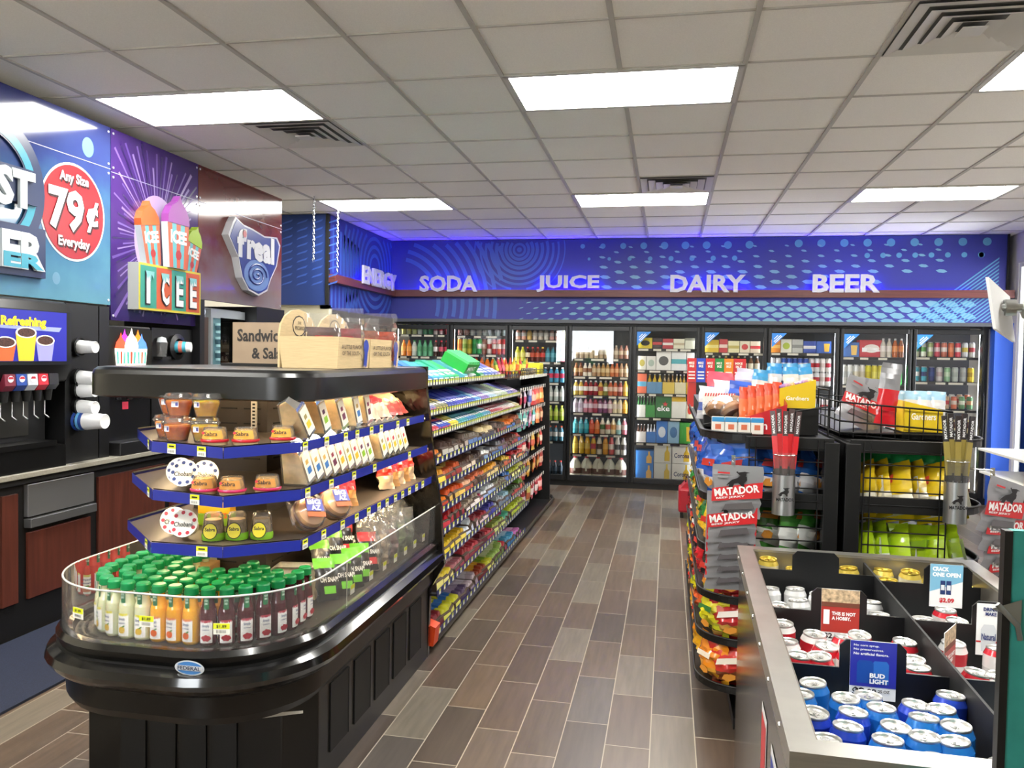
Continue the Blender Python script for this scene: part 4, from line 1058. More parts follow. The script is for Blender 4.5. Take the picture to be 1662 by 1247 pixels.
# --- sandwiches
def sandwich(bread, acc, h=.168, th=.066, acc2=None):
    def mk():
        t = thing('sandwich_pack', '', 'sandwich')
        pr = [(-.10, 0), (0, 0), (-.018, h * .8), (-.05, h), (-.085, h * .9)]
        b = MB(juicy(bread, .6, .12, 60, .4, .02)); b.prism([(x * .92 - .004, z * .93 + .004) for x, z in pr], -th / 2 + .006, th / 2 - .006, 'y'); b.build('bread', t, .006)
        p = MB(PLASTIC); p.prism(pr, -th / 2, th / 2, 'y'); p.build('clear_pack', t)
        l = MB(M('#efe6d0', .45), M(acc, .45)); L = frame((.0015, -th / 2 + .006, .015), (0, 1, 0), (-.018, 0, h * .8)); w = th - .012
        l.use(M('#efe6d0', .45)).rect(L, 0, w, 0, h * .62, .001).use(M(acc, .45)).rect(L, w * .22, w * .74, h * .14, h * .29, .002)
        if acc2: l.use(M(acc2, .45)).rect(L, w * .25, w * .62, h * .36, h * .46, .002)
        l.build('label', t)
        return t
    return Kind(mk)
SWK = [sandwich('#ecd09a', '#e0c020', acc2='#9a8a50'), sandwich('#e4bc80', '#8ab82a', acc2='#5a2a4a'), sandwich('#e8c490', '#6a2f48', acc2='#8a3040'), sandwich('#eedcb8', '#3a72b0', acc2='#c8a050'), sandwich('#ecd4a4', '#e8b020', acc2='#b83a48')]
for k, (kd, y, tl, lab) in enumerate(((0, 2.73, .55, 'cream'), (1, 2.87, .35, 'green-labelled'), (2, 3.04, .33, 'purple-labelled'), (3, 3.19, .2, 'blue-labelled'), (2, 3.31, .15, 'dark-labelled'))):
    SWK[kd].put((-1.265, y, z1 + .02), (tl, 0, 0), '%s wedge sandwich pack, %s along the top island shelf' % (lab, ORD[k]), 'wedge sandwiches')
for k in range(14):
    kd = (3, 3, 3, 2, 4, 0, 4, 1, 1, 0, 4, 4, 0, 4)[k]
    SWK[kd].put((-1.245, 2.69 + .074 * k + (.10 if k > 8 else 0), SH[2][0] + .014), (.38, 0, 0), 'wedge sandwich pack, %s along the middle island shelf' % ORD[k], 'wedge sandwiches')
def wrapbag(cols, seed, w=.13, h=.15, d=.06):
    def mk():
        t = thing('wrapped_roll', '', 'snack')
        b = MB(M(cols[0], .35, coat=.2)); pillow(b, w, h, d, [(.35, M(cols[1], .35, coat=.2)), (.7, M(cols[0], .35, coat=.2)), (1, M(cols[2], .3, coat=.3))], 7, 10, seed=seed, rough=.07); b.build('wrapper', t)
        return t
    return Kind(mk)
w1 = wrapbag(('#8a2a38', '#c8a8a0', '#a83a44'), 3); w2 = wrapbag(('#c8b090', '#a84a48', '#d8c4a0'), 4)
for k in range(7):
    kd = w1 if k < 4 else w2
    kd.put((-1.33, 3.44 + .08 * k, z1 + .02), (-.9 + .1 * (k % 3), .1 * (k % 2), 1.3), '%s crumpled bread roll bag, %s past the sandwiches on the top shelf' % ('red' if k < 4 else 'tan', ORD[k]), 'bread roll bags')
def burger():
    t = thing('wrapped_burger', '', 'burger')
    b = MB(juicy('#f0b464', .4, .1, 20, .4, .02)); b.lathe([(0, 0), (.05, 0), (.058, .02), (.058, .03), (.052, .052), (.03, .066), (0, .07)], n=20); b.build('bun', t)
    p = MB(M('#8a4a28', .5)); p.lathe([(.0585, .026), (.0605, .029), (.0605, .037), (.0585, .04)], n=20); p.build('filling', t)
    f = MB(WRAP); f.lathe([(0, -.002), (.055, -.002), (.064, .02), (.064, .035), (.056, .058), (.032, .072), (0, .076)], n=16); f.add([(-.075, -.05, .03), (-.06, -.03, .035), (-.06, .03, .035), (-.085, .05, .035)], [(0, 1, 2, 3)]); f.build('wrapper', t)
    l = MB(M('#e8e4e8', .4), M('#3a3a88', .4), M('#d8602a', .4)); F = face_up(0, 0, .0775)
    l.use(M('#5a5aa8', .4)).rect(F, -.036, .034, -.012, .036, .0004).use(M('#eceaf2', .4)).text('BIG', F @ Matrix.Translation((-.03, .012, .0008)), .055, .021, .0005, .05); l.text('AZ', F @ Matrix.Translation((-.018, -.01, .0008)), .04, .02, .0005, .05)
    l.use(M('#d8602a', .4)).rect(F, -.036, .036, -.034, -.016); l.build('label', t)
    return t
bk = Kind(burger)
bk.put((-1.265, 2.665, SH[3][0] + .05), (.95, .15, 1.0), 'wrapped burger nearest on the lower island shelf', 'wrapped burgers')
bk.put((-1.255, 2.87, SH[3][0] + .05), (.95, .1, 1.1), 'second wrapped burger along the lower island shelf', 'wrapped burgers')
rb = wrapbag(('#d8382a', '#e8c8a0', '#e04a2a'), 8, .12, .15); rb2 = wrapbag(('#c8202a', '#d8a060', '#e0b0a0'), 9, .12, .16)
for k, (kd, y) in enumerate(((rb, 2.98), (rb2, 3.06), (rb2, 3.14), (rb, 3.6), (rb2, 3.68), (rb, 3.76), (rb2, 3.84), (rb, 3.92))):
    kd.put((-1.29, y, SH[3][0] + .004), (-.3, .1, 1.2), 'red wrapped sandwich bag, %s along the lower island shelf' % ORD[k], 'red sandwich bags')
# --- pouches and vegetables in the tub's long side
def pouch(col, txt_):
    def mk():
        t = thing('pickle_pouch', '', 'pouch')
        K = M('#1a1a1c', .3, coat=.3); C = M(col, .35, coat=.2)
        b = MB(C, K); pillow(b, .12, .17, .04, [(.26, K), (.72, K), (1, C)], 7, 12, seed=len(txt_), rough=.03); b.build('pouch', t)
        l = MB(M('#f0f0ea', .4), C); F = face_cam(-.05, -.0225, .07); l.use(M('#f0f0ea', .4)).text(txt_, F, .095, .02, .0006, .03, .002); l.use(C).rect(face_cam(0, -.018, .025), -.03, .03, 0, .03, .003); l.build('print', t)
        return t
    return Kind(mk)
pg, prd = pouch('#6abf2a', 'OH SNAP!'), pouch('#c8343a', 'OH SNAP!')
for k, (kd, x, y, z, tl) in enumerate(((pg, -1.30, 2.96, .61, -.35), (pg, -1.27, 3.06, .605, -.35), (pg, -1.36, 3.08, .66, -.5), (pg, -1.27, 3.16, .605, -.3), (pg, -1.36, 3.19, .68, -.4), (pg, -1.27, 3.25, .605, -.3), (prd, -1.37, 3.29, .70, -.3), (prd, -1.28, 3.36, .63, -.3), (prd, -1.40, 3.38, .66, -.3))):
    kd.put((x, y, z), (tl, .15, 1.15), '%s-topped pickle pouch, %s along the island tub' % ('green' if kd is pg else 'red', ORD[k]), 'pickle pouches')
b = MB(M('#e2ddd0', .5), M('#4a4a48', .5)); b.box(-.09, .09, -.06, .06, 0, .12); b.add([(-.09, -.06, .12), (.09, -.06, .12), (.12, -.08, .135), (-.06, -.08, .135)], [(0, 1, 2, 3)])
b.use(M('#4a4a48', .5)).text('FRESH', face_cam(-.05, -.06, .06), .08, .02); o = b.build('display_box'); o.location = (-1.46, 3.02, .605); o.rotation_euler = (0, 0, .15); tag(o, 'white cardboard display box behind the juice bottles', 'box')
def vegbag(c, s):
    def mk():
        t = thing('vegetable_bag', '', 'bag')
        b = MB(M(c, .5, noise=.4, scale=35)); pillow(b, .10, .14, .06, [(1, M(c, .5, noise=.4, scale=35))], 6, 8, seed=s, rough=.08); b.build('vegetables', t)
        b = MB(WRAP); pillow(b, .13, .2, .075, [(1, WRAP)], 7, 10, seed=s + 5, rough=.07); b.build('wrapper', t)
        return t
    return Kind(mk)
vb_ = [vegbag('#b8a48a', 1), vegbag('#8a6a68', 2), vegbag('#6a7a58', 3), vegbag('#54644e', 4)]
for k in range(10):
    y = 3.42 + .062 * k
    vb_[min(3, k * 4 // 10)].put((-1.29 - .05 * (k % 2), y, .607 + .03 * (k % 2)), (-.15, .05, 1.2), 'clear vegetable bag, %s past the pickle pouches in the tub' % ORD[k], 'vegetable bags')
for k, y in enumerate((2.92, 3.12, 3.28, 3.42, 3.56, 3.70, 3.84)):
    b = MB(YTAG, TAGW); F = face_px(0, 0, 0); b.use(TAGW).box(-.001, 0, -.02, .02, -.02, .016); b.use(YTAG).rect(F, -.02, .02, 0, .016, .001)
    o = b.build('price_card'); o.location = (-1.181, y, .68); tag(o, 'small price card on the aisle side guard, %s from the juice bottles' % ORD[k], 'price tag', 'price cards on the aisle guard')

def plain_carton(name, x, y, z, w, d, h, c, c2, lab, rz=0):
    b = MB(M(c, .5), M(c2, .5)); b.box(-w / 2, w / 2, -d / 2, d / 2, 0, h); F = face_cam(-w / 2, -d / 2, 0); b.use(M(c2, .5)).rect(F, w * .1, w * .9, h * .55, h * .8)
    o = b.build(name, None, .003); o.location = (x, y, z); o.rotation_euler = (0, 0, rz); tag(o, lab, 'carton')
plain_carton('drink_carton', -1.945, 2.93, z1, .07, .06, .135, '#d8b070', '#e8d8b0', 'tan drink carton behind the orange fruit cups on the top shelf', .1)
plain_carton('snack_carton', -1.895, 2.84, z1, .05, .05, .13, '#1c1416', '#b03028', 'black carton with a red band behind the fruit cups on the top shelf', .1)
plain_carton('lunch_box', -1.93, 3.02, .604, .12, .10, .155, '#d8cdb8', '#a08a70', 'pale lunch carton in the tub behind the lemonade bottles', .2)
plain_carton('lunch_box', -1.79, 2.87, .604, .10, .10, .15, '#c8a068', '#e8dcc0', 'tan lunch carton in the tub under the lower shelf front', .1)
# ================================================================== CANDY GONDOLA
GO = (-1.6, 6.4, 0)
gon = thing('candy_gondola', 'long black sloped candy rack with blue price rails along the aisle', 'rack', GO)
b = MB(BLACKM, off=GO); b.box(-1.95, -1.235, 4.08, 8.66, 0, .045); b.box(-1.95, -1.9, 4.08, 8.66, .045, 1.42); b.build('base', gon)
b = MB(M('#1b1b1d', .6), off=GO); b.box(-1.62, -1.58, 4.08, 8.66, .045, 1.46); b.build('back_panel', gon)
b = MB(BLACK, off=GO); b.prism([(-1.95, 0), (-1.24, 0), (-1.27, 1.40), (-1.95, 1.40)], 8.66, 8.70, 'y'); b.build('end_panel', gon)
b = MB(BLACK, off=GO)
for y in (4.08, 5.02, 5.98, 6.94): b.box(-1.58, -1.5, y, y + .03, .045, 1.44)
b.build('upright', gon)
b = MB(M('#3a3630', .35, .4), off=GO); b.tube([(-1.215, 4.2, .04), (-1.215, 8.74, .04), (-1.235, 8.78, .06), (-1.27, 8.78, .075)], .018, 8); b.build('bumper_rail', gon)
LV = [(-1.294, 1.435), (-1.271, 1.272), (-1.256, 1.157), (-1.229, 1.012), (-1.210, .875), (-1.190, .75), (-1.181, .63), (-1.179, .482), (-1.181, .32), (-1.205, .075)]
tg = MB(M('#dcdccf', .5), M('#c9d040', .5)); FX = face_px(0, 0, 0); tg.use(M('#dcdccf', .5)).rect(FX, -.016, .016, -.015, .013, .001).use(M('#c9d040', .5)).rect(FX, -.016, .016, .001, .013, .0015)
gtag = tg.mesh('price_tag')
ntag = 0
rest = MB(M('#dcdccf', .5), M('#c9d040', .5), off=GO)
for L_, (xf, z) in enumerate(LV):
    y1 = 6.35 if L_ == 0 else 6.93
    b = MB(M('#26262a', .5), off=GO); b.add([(xf, 4.09, z), (xf, y1, z), (-1.58, y1, z + .02), (-1.58, 4.09, z + .02), (xf, 4.09, z - .012), (xf, y1, z - .012), (-1.58, y1, z + .005), (-1.58, 4.09, z + .005)], [(0, 1, 2, 3), (4, 7, 6, 5), (0, 4, 5, 1), (0, 3, 7, 4), (1, 5, 6, 2)]); so = b.build('shelf', gon)
    r = MB(M('#1a2358', .4) if L_ > 2 else M('#161c30', .4), off=GO); r.box(xf - .001, xf + .003, 4.09, y1, z - .018, z + .018); ro = r.build('price_rail', so)
    y = 4.14
    while y < y1 - .03:
        if y < 5.15 and ntag < 98:
            o = bpy.data.objects.new('price_tag', gtag); COL.objects.link(o); o.parent = so; o.location = Vector((xf + .003, y, z + .003)) - Vector(GO); ntag += 1
        else:
            F = face_px(xf + .003, y, z + .003); rest.use(M('#dcdccf', .5)).rect(F, -.016, .016, -.015, .013, .001).use(M('#c9d040', .5)).rect(F, -.016, .016, .001, .013, .0015)
        y += (.048 if L_ in (0, 1, 2) else .085) + .01 * rnd.random()
pegz = [1.30, 1.10, .85, .62, .36]
for z in pegz:
    b = MB(BLACK, off=GO); b.box(-1.45, -1.30, 7.05, 8.62, z - .006, z + .004); b.build('peg_bar', gon)
    y = 7.12
    while y < 8.6:
        F = face_px(-1.297, y, z); rest.use(M('#dcdccf', .5)).rect(F, -.02, .02, -.025, .012, .001); y += .11
ro = rest.build('price_tag_row', gon); ro['kind'] = 'stuff'
b = MB(SATIN, off=GO)
b.box(-1.60, -1.29, 6.45, 8.66, 1.40, 1.412)
for z in (1.44, 1.47): b.tube([(-1.60, 6.45, z), (-1.285, 6.45, z), (-1.285, 8.65, z), (-1.60, 8.65, z)], .003, 5)
for k in range(24): b.tube([(-1.285, 6.45 + .0956 * k, 1.41), (-1.285, 6.45 + .0956 * k, 1.47)], .002, 4)
bk_ = b.build('top_basket', gon)
b = MB(M('#dcdccf', .5), off=GO)
for k in range(20): b.rect(face_px(-1.282, 7.0 + .08 * k, 1.41), -.026, .026, -.018, .014, .001)
o = b.build('price_tag_row', bk_); o['kind'] = 'stuff'

def gum(c, acc, w, h=.075):
    key = ('gum', c, acc, w, h)
    if key not in _bk:
        m = MB(M(c, .35, coat=.3)); m.prism([(-.22, 0), (0, 0), (-.004, .028), (-.19, h + .02), (-.22, h + .02)], -w / 2, w / 2, 'y')
        F = frame((-.004, 0, .028), (0, 1, 0), (-.186, 0, h - .008)); m.use(M(acc, .4)).rect(F, -w * .5, w * .5, .06, .085, .0008); m.use(WHITE).rect(F, -w * .3, w * .3, .02, .045, .0008)
        m.use(M(acc, .4)).rect(face_px(0, 0, 0), -w * .35, w * .35, .006, .022, .0008)
        _bk[key] = m.mesh('gum_pack')
    return _bk[key]
def candy(c, acc, third, w, h=.05, S=1.75):
    key = ('candy', c, acc, third, w)
    if key not in _bk:
        m = MB(M('#4a3a30', .7)); m.prism([(-.2, 0), (0, 0), (0, .022 * S), (-.2, .05 * S)], -w / 2, w / 2, 'y')
        C = M(c, .3, coat=.4); A = M(acc, .35, coat=.3); T = M(third, .35)
        for k in (-1, 1):
            y = k * w * .25; q = w * .23
            for x0, x1, mt in ((-.012, -.06, C), (-.06, -.11, A), (-.11, -.175, C)):
                z0, z1 = .024 * S - x0 * .14 * S, .024 * S - x1 * .14 * S; m.use(mt)
                m.add([(x0, y - q, z0), (x0, y - q * .5, z0 + .022), (x0, y + q * .5, z0 + .022), (x0, y + q, z0), (x1, y - q, z1), (x1, y - q * .5, z1 + .022), (x1, y + q * .5, z1 + .022), (x1, y + q, z1)], [(0, 1, 5, 4), (1, 2, 6, 5), (2, 3, 7, 6), (0, 3, 2, 1)])
        m.use(T).rect(face_px(0, 0, 0), -w * .42, w * .42, .004, .034, .0008)
        _bk[key] = m.mesh('candy_tray')
    return _bk[key]
LN = ['top', 'second', 'third', 'fourth', 'fifth', 'sixth', 'seventh', 'eighth', 'ninth', 'lowest']
def pick(pal, t): return pal[min(len(pal) - 1, int(t * len(pal)))]
GP = {0: [('#3a78b8', '#d8e0e8'), ('#4aa0c8', '#e0e8f0'), ('#3aa888', '#e0f0e8'), ('#2fa858', '#d8f0d8'), ('#58a8b8', '#f0f0f0'), ('#d8dce0', '#2f6a58'), ('#1f8a4a', '#c8e8d8'), ('#3a68b0', '#c8d8f0'), ('#6a78b8', '#d8d8f0'), ('#a880a8', '#f0e0e8')],
      1: [('#8a88b8', '#c86a70'), ('#8a8a6a', '#c8b060'), ('#3a48a0', '#7a88d0'), ('#4a50b8', '#8a90d8'), ('#3a48a8', '#6a9ad0'), ('#5a9ac8', '#b8d8e8'), ('#8a70b8', '#b8a8e0'), ('#a8c8d8', '#e0e8f0'), ('#c8d0c8', '#8ab0a8'), ('#a8b89a', '#d8d8c0'), ('#7878b8', '#a8a8d8'), ('#9a80a8', '#c8b8d0')],
      2: [('#c03a48', '#e0a0a0'), ('#3a50b0', '#d05058'), ('#d0c03a', '#e8e080'), ('#2f8a98', '#80c8d0'), ('#3a7ab0', '#80b8c8'), ('#2f9088', '#70c0b8'), ('#4a90b0', '#b8d8e0'), ('#a83a44', '#c8d0d0'), ('#b0525a', '#d8a8a8'), ('#c8b0a8', '#a85058'), ('#d8d4cc', '#b87078'), ('#c8b888', '#e0d8b0')]}
for L_ in (0, 1, 2):
    xf, z = LV[L_]; w = (.118, .062, .062)[L_]; y0, y1 = 4.13, (6.3, 6.9, 6.9)[L_]; n = int((y1 - y0) / w)
    for k in range(n):
        c, a = pick(GP[L_], k / n)
        if L_ == 0 and 5.0 < y0 + w * (k + .5) < 5.55 and k % 2: continue
        inst('mint_pack' if L_ == 0 else 'gum_pack', gum(c, a, w - .004, (.10, .075, .07)[L_]), (xf - .008, y0 + w * (k + .5), z + .002), '%s %s, %s along the %s gondola shelf from the island' % (cname(c), 'mint pack' if L_ == 0 else 'gum pack', ORD[k] if k < 40 else 'forty-' + ORD[k - 40], LN[L_]), 'candy', 'packs on the %s gondola shelf' % LN[L_], 0, (0, rnd.uniform(-.06, .03), rnd.uniform(-.05, .05)))
b = MB(M('#1fa03c', .35, coat=.3), WHITE, M('#58c878', .3)); b.box(-.09, .09, -.17, .17, 0, .07); b.use(M('#58c878', .3))
for k in range(5): b.box(-.085, .085, -.16 + .066 * k, -.105 + .066 * k, .07, .085)
b.use(WHITE).text('MINT', frame((.09, -.12, .02), (0, 1, 0), (0, 0, 1)), .2, .03)
o = b.build('mint_display_box', None, .004); o.location = (-1.40, 5.3, 1.515); o.rotation_euler = (0, .5, 0); tag(o, 'open green mint box tilted on the top gondola shelf', 'box')
CP = {3: [('#c8702a', '#8a3a1a', '#d8a040'), ('#3a2a24', '#2a1c18', '#b0aca0'), ('#4a3c34', '#28201c', '#a89888'), ('#5a5248', '#c8c0b0', '#4a6a9a'), ('#c8b48a', '#8a6a3a', '#3a3a48'), ('#6a5a54', '#9a9088', '#7a6a60'), ('#5a4a44', '#b8a8a0', '#8a3a30'), ('#c8682a', '#e0a050', '#3a68a8'), ('#8a4a30', '#c89060', '#5a3a2a')],
      4: [('#c88a2a', '#a83a24', '#e0c040'), ('#a84a2a', '#d0b060', '#8a2a20'), ('#4a342c', '#7a5a48', '#c8b8a0'), ('#3a2c28', '#a8a098', '#28242a'), ('#d0d0cc', '#3a68a8', '#6a88a8'), ('#6a6a70', '#c8c8c8', '#3a5a8a'), ('#4a3a48', '#9a88a0', '#6a4a5a'), ('#5a3a34', '#a85a48', '#8a3028'), ('#b0302a', '#d8b8a8', '#3a50a0')],
      5: [('#c86a1a', '#e09a3a', '#a83a1a'), ('#b8481a', '#d88a4a', '#d8b050'), ('#d0a080', '#e0d8c8', '#a8482a'), ('#c86a48', '#e8d8d0', '#5a3a28'), ('#d0902a', '#a85a1a', '#d8c080'), ('#3a2a20', '#c8a030', '#8a6a2a'), ('#c8a82a', '#8a6a1a', '#a84a2a'), ('#b03038', '#3a58b0', '#d8d0c8'), ('#a83030', '#4a60a8', '#c88a50')],
      6: [('#a82028', '#d8c8c0', '#b03038'), ('#b83a30', '#e0d8c8', '#8a2028'), ('#a89a88', '#8a3030', '#d8d0c8'), ('#a8304a', '#e0e0e0', '#c87a88'), ('#d8dce0', '#3a50a0', '#8aa0c8'), ('#7a7a68', '#b8b8a0', '#6a6a50'), ('#2f6ab8', '#d0d8e0', '#3a5a9a'), ('#b8c040', '#8a9a2a', '#d8d888'), ('#c8c860', '#a8b03a', '#889a28')],
      7: [('#d0b02a', '#b03a24', '#e0c838'), ('#c8a028', '#2a2a28', '#d8c050'), ('#d0d8e0', '#3a5098', '#b8c0d0'), ('#8a3038', '#3a3a78', '#c8b0b0'), ('#4a4a98', '#c8a8a8', '#3a3a88'), ('#a0a8b0', '#d8d8d8', '#606a78'), ('#9ac0d0', '#d8e8f0', '#4a6a88'), ('#4a5a3a', '#8a9a6a', '#a83a2a'), ('#6a9a3a', '#b8c860', '#c84a30')],
      8: [('#d8c038', '#3a68b8', '#e0d880'), ('#a86870', '#d8b8b8', '#8a3a44'), ('#a83a44', '#e0a8a8', '#7a2a30'), ('#6a3038', '#a87a70', '#4a2028'), ('#b0404a', '#d89aa0', '#982a38'), ('#90a050', '#c0503a', '#b8c070'), ('#4aa888', '#b83a8a', '#38886a'), ('#b8c838', '#d8e080', '#98a828'), ('#a8b848', '#d0d890', '#6a7a3a')],
      9: [('#8a3038', '#a89a98', '#5a2028'), ('#c8c838', '#3a70b8', '#d8d860'), ('#5a4a68', '#a898b0', '#3a2a48'), ('#b8a8b0', '#d0c8d0', '#8a7a88'), ('#8a3a28', '#d8a83a', '#601c18'), ('#b8b830', '#70902a', '#d8d870'), ('#98b860', '#d8e0b0', '#607a38'), ('#c83a48', '#5ab860', '#a82a38'), ('#4898c0', '#b8d8e8', '#2a6898'), ('#c070b0', '#e8b8d8', '#983a88')]}
for L_ in range(3, 10):
    xf, z = LV[L_]; w = .122; y0, y1 = 4.12, 6.9; n = int((y1 - y0) / w)
    for k in range(n):
        pal = CP[L_][min(len(CP[L_]) - 1, int(k / n * len(CP[L_]) + .35 * rnd.random()))]
        inst('candy_tray', candy(*pal, w - .005), (xf - .006, y0 + w * (k + .5), z + .002), '%s candy bar tray, %s along the %s gondola shelf from the island' % (cname(pal[0]), ORD[k], LN[L_]), 'candy', 'candy trays on the %s gondola shelf' % LN[L_], 0, (0, -.16 + rnd.uniform(-.09, .06), rnd.uniform(-.16, .16))).scale = (1, 1, rnd.choice((.75, .9, 1.0, 1.15, 1.25)))
b = MB(M('#d8481c', .4), M('#e87a2a', .4)); b.prism([(-.10, 0), (0, 0), (.012, .10), (-.10, .14)], 0, .09, 'y'); b.use(M('#e87a2a', .4)).add([(-.09, .01, .125), (.0, .01, .095), (.0, .08, .095), (-.09, .08, .125)], [(0, 1, 2, 3)])
b.use(M('#c83a18', .4)).rect(face_cam(-.09, 0, .02), 0, .08, 0, .07)
o = b.build('orange_display_box'); o.location = (-1.195, 4.085, .04); tag(o, 'orange candy box at the near foot of the gondola beside the island', 'box')
def pegbag(c, a):
    key = ('peg', c, a)
    if key not in _bk:
        m = MB(M(c, .3, coat=.3)); pillow(m, .125, .17, .035, [(.3, M(c, .3, coat=.3)), (.62, M(a, .35, coat=.2)), (1, M(c, .3, coat=.3))], 5, 8, seed=len(_bk), rough=.05)
        _bk[key] = m.mesh('candy_bag')
    return _bk[key]
PP = [[('#c8b8b0', '#b03040'), ('#d0c8d8', '#b84a6a'), ('#c8c0d0', '#5a68a8'), ('#c83a38', '#e0a890'), ('#c84a30', '#d89a50'), ('#d86a2a', '#e8b060')], [('#6ab0a8', '#d8e0d8'), ('#c06a98', '#e0c8d8'), ('#4aa8a0', '#d8d8e0'), ('#d87a40', '#e8b890'), ('#b85a38', '#d8a880')],
      [('#b83038', '#e0c0b0'), ('#c8b8a8', '#b02a38'), ('#d0a848', '#b84a2a'), ('#b83a30', '#d8c0a8')], [('#a82a34', '#c8a890'), ('#c8882a', '#e0c070'), ('#c05a2a', '#d8a860'), ('#a03a30', '#c89a80')], [('#8a2a34', '#c8b0b0'), ('#c0b060', '#a85a3a'), ('#b03a40', '#d8c8c0'), ('#c83a3a', '#e0a8a0')]]
for r_, z in enumerate(pegz):
    for k in range(11):
        c, a = pick(PP[r_], k / 11)
        inst('candy_bag', pegbag(c, a), (-1.315 - .03 * (k % 2), 7.16 + .13 * k, z - .185), '%s hanging candy bag, %s along the %s peg row of the gondola' % (cname(c), ORD[k], ORD[r_]), 'candy', 'candy bags on the gondola pegs', 0, (rnd.uniform(-.08, .08), .0, math.pi / 2 + rnd.uniform(-.25, .25)))
for k, (c, a, y, rx) in enumerate((('#5a8a2a', '#c8c040', 6.62, -.5), ('#c82a38', '#e05060', 6.72, -.4), ('#b82040', '#d86a78', 6.85, -.3), ('#d84a2a', '#e8a048', 6.98, -.2), ('#c8382a', '#e0c040', 7.12, .0), ('#d8b828', '#e8d868', 7.26, .1), ('#c8c030', '#e86a2a', 7.42, .2), ('#c83a30', '#d8c040', 7.58, .1), ('#8ab030', '#d8d860', 7.74, .3), ('#d0a02a', '#c84a2a', 7.9, .2))):
    inst('sweets_bag', pegbag(c, a), (-1.40, y, 1.415), '%s bag of sweets standing in the gondola top basket, %s from the island' % (cname(c), ORD[k]), 'candy', 'sweets in the top basket', 0, (rx * .5, .05, math.pi / 2 + .2))
b = MB(PLASTIC, M('#c8b060', .4)); b.lathe([(0, 0), (.03, 0), (.032, .06), (.025, .075), (0, .076)], n=10); b.use(M('#c8b060', .4)).lathe([(0, .004), (.026, .004), (.026, .04), (0, .045)], n=8); jar = b.mesh('sweets_jar')
for k in range(6): inst('sweets_jar', jar, (-1.33, 7.45 + .11 * k, 1.413), 'small clear sweets jar at the basket front, %s from the island' % ORD[k], 'jar', 'small sweets jars')
b = MB(M('#d8cc30', .4), M('#a8a020', .4)); b.box(-.06, .06, -.12, .12, 0, .12)
for k in range(5): b.use(M('#8a9a2a', .4)).rect(face_px(.06, -.1 + .045 * k, .02), 0, .02, 0, .08)
o = b.build('yellow_candy_box'); o.location = (-1.36, 8.3, 1.413); tag(o, 'yellow candy box at the far end of the gondola top basket', 'box')
# ================================================================== DRINK COUNTER ALONG THE LEFT WALL
XW = -3.5
def ink(c, k=.80):
    return '#' + ''.join('%02x' % int(int(c[i:i + 2], 16) * k) for i in (1, 3, 5))
def Mp(c, *r, **k): return M(ink(c), *r, **k)      # printed board inks
def panel(name, y0, y1, z0, z1, mat, lab, seam):
    t = thing(name, lab, 'sign', (XW - .01, (y0 + y1) / 2, (z0 + z1) / 2)); o = (XW - .01, (y0 + y1) / 2, (z0 + z1) / 2)
    b = MB(mat, off=o); b.box(XW - .03, XW, y0, y1, z0, z1); b.build('board', t)
    b = MB(M('#c8c8cc', .3, .8), M('#8a8aa0', .4), off=o)
    for y in (y0 + .02, y1 - .02):
        for z in (z0 + .03, seam - .03, seam + .03, z1 - .03): b.lathe([(.008, 0), (.008, .004), (0, .006)], (XW, y, z), 8, axis='x')
    b.use(M('#8a8aa0', .4)); b.box(XW, XW + .002, y0, y1, seam - .002, seam + .002); b.build('fixings', t)
    return t, o
def grad(name, stops, noise=.25, scale=3., rough=.12, axis=2, rng=(1.8, 3.0), spots=None):
    """glossy printed board: colours run along world z or y with a mottled print"""
    m = bpy.data.materials.new(name); m.use_nodes = True; nt = m.node_tree; b = nt.nodes['Principled BSDF']; L = nt.links.new
    g = nt.nodes.new('ShaderNodeNewGeometry'); s = nt.nodes.new('ShaderNodeSeparateXYZ'); L(g.outputs['Position'], s.inputs[0])
    nz = nt.nodes.new('ShaderNodeTexNoise'); nz.inputs['Scale'].default_value = scale; nz.inputs['Detail'].default_value = 5; L(g.outputs['Position'], nz.inputs['Vector'])
    mr = nt.nodes.new('ShaderNodeMapRange'); mr.inputs[1].default_value = rng[0]; mr.inputs[2].default_value = rng[1]; L(s.outputs[axis], mr.inputs[0])
    a = nt.nodes.new('ShaderNodeMath'); a.operation = 'MULTIPLY_ADD'; L(nz.outputs['Fac'], a.inputs[0]); a.inputs[1].default_value = noise; L(mr.outputs[0], a.inputs[2])
    a2 = nt.nodes.new('ShaderNodeMath'); a2.operation = 'SUBTRACT'; L(a.outputs[0], a2.inputs[0]); a2.inputs[1].default_value = noise / 2
    rp = nt.nodes.new('ShaderNodeValToRGB'); e = rp.color_ramp.elements
    while len(e) < len(stops): e.new(.5)
    for i, (p, c) in enumerate(stops): e[i].position = p; e[i].color = lin(ink(c))
    L(a2.outputs[0], rp.inputs['Fac']); L(rp.outputs[0], b.inputs['Base Color'])
    b.inputs['Roughness'].default_value = rough; b.inputs['Coat Weight'].default_value = .3
    return m
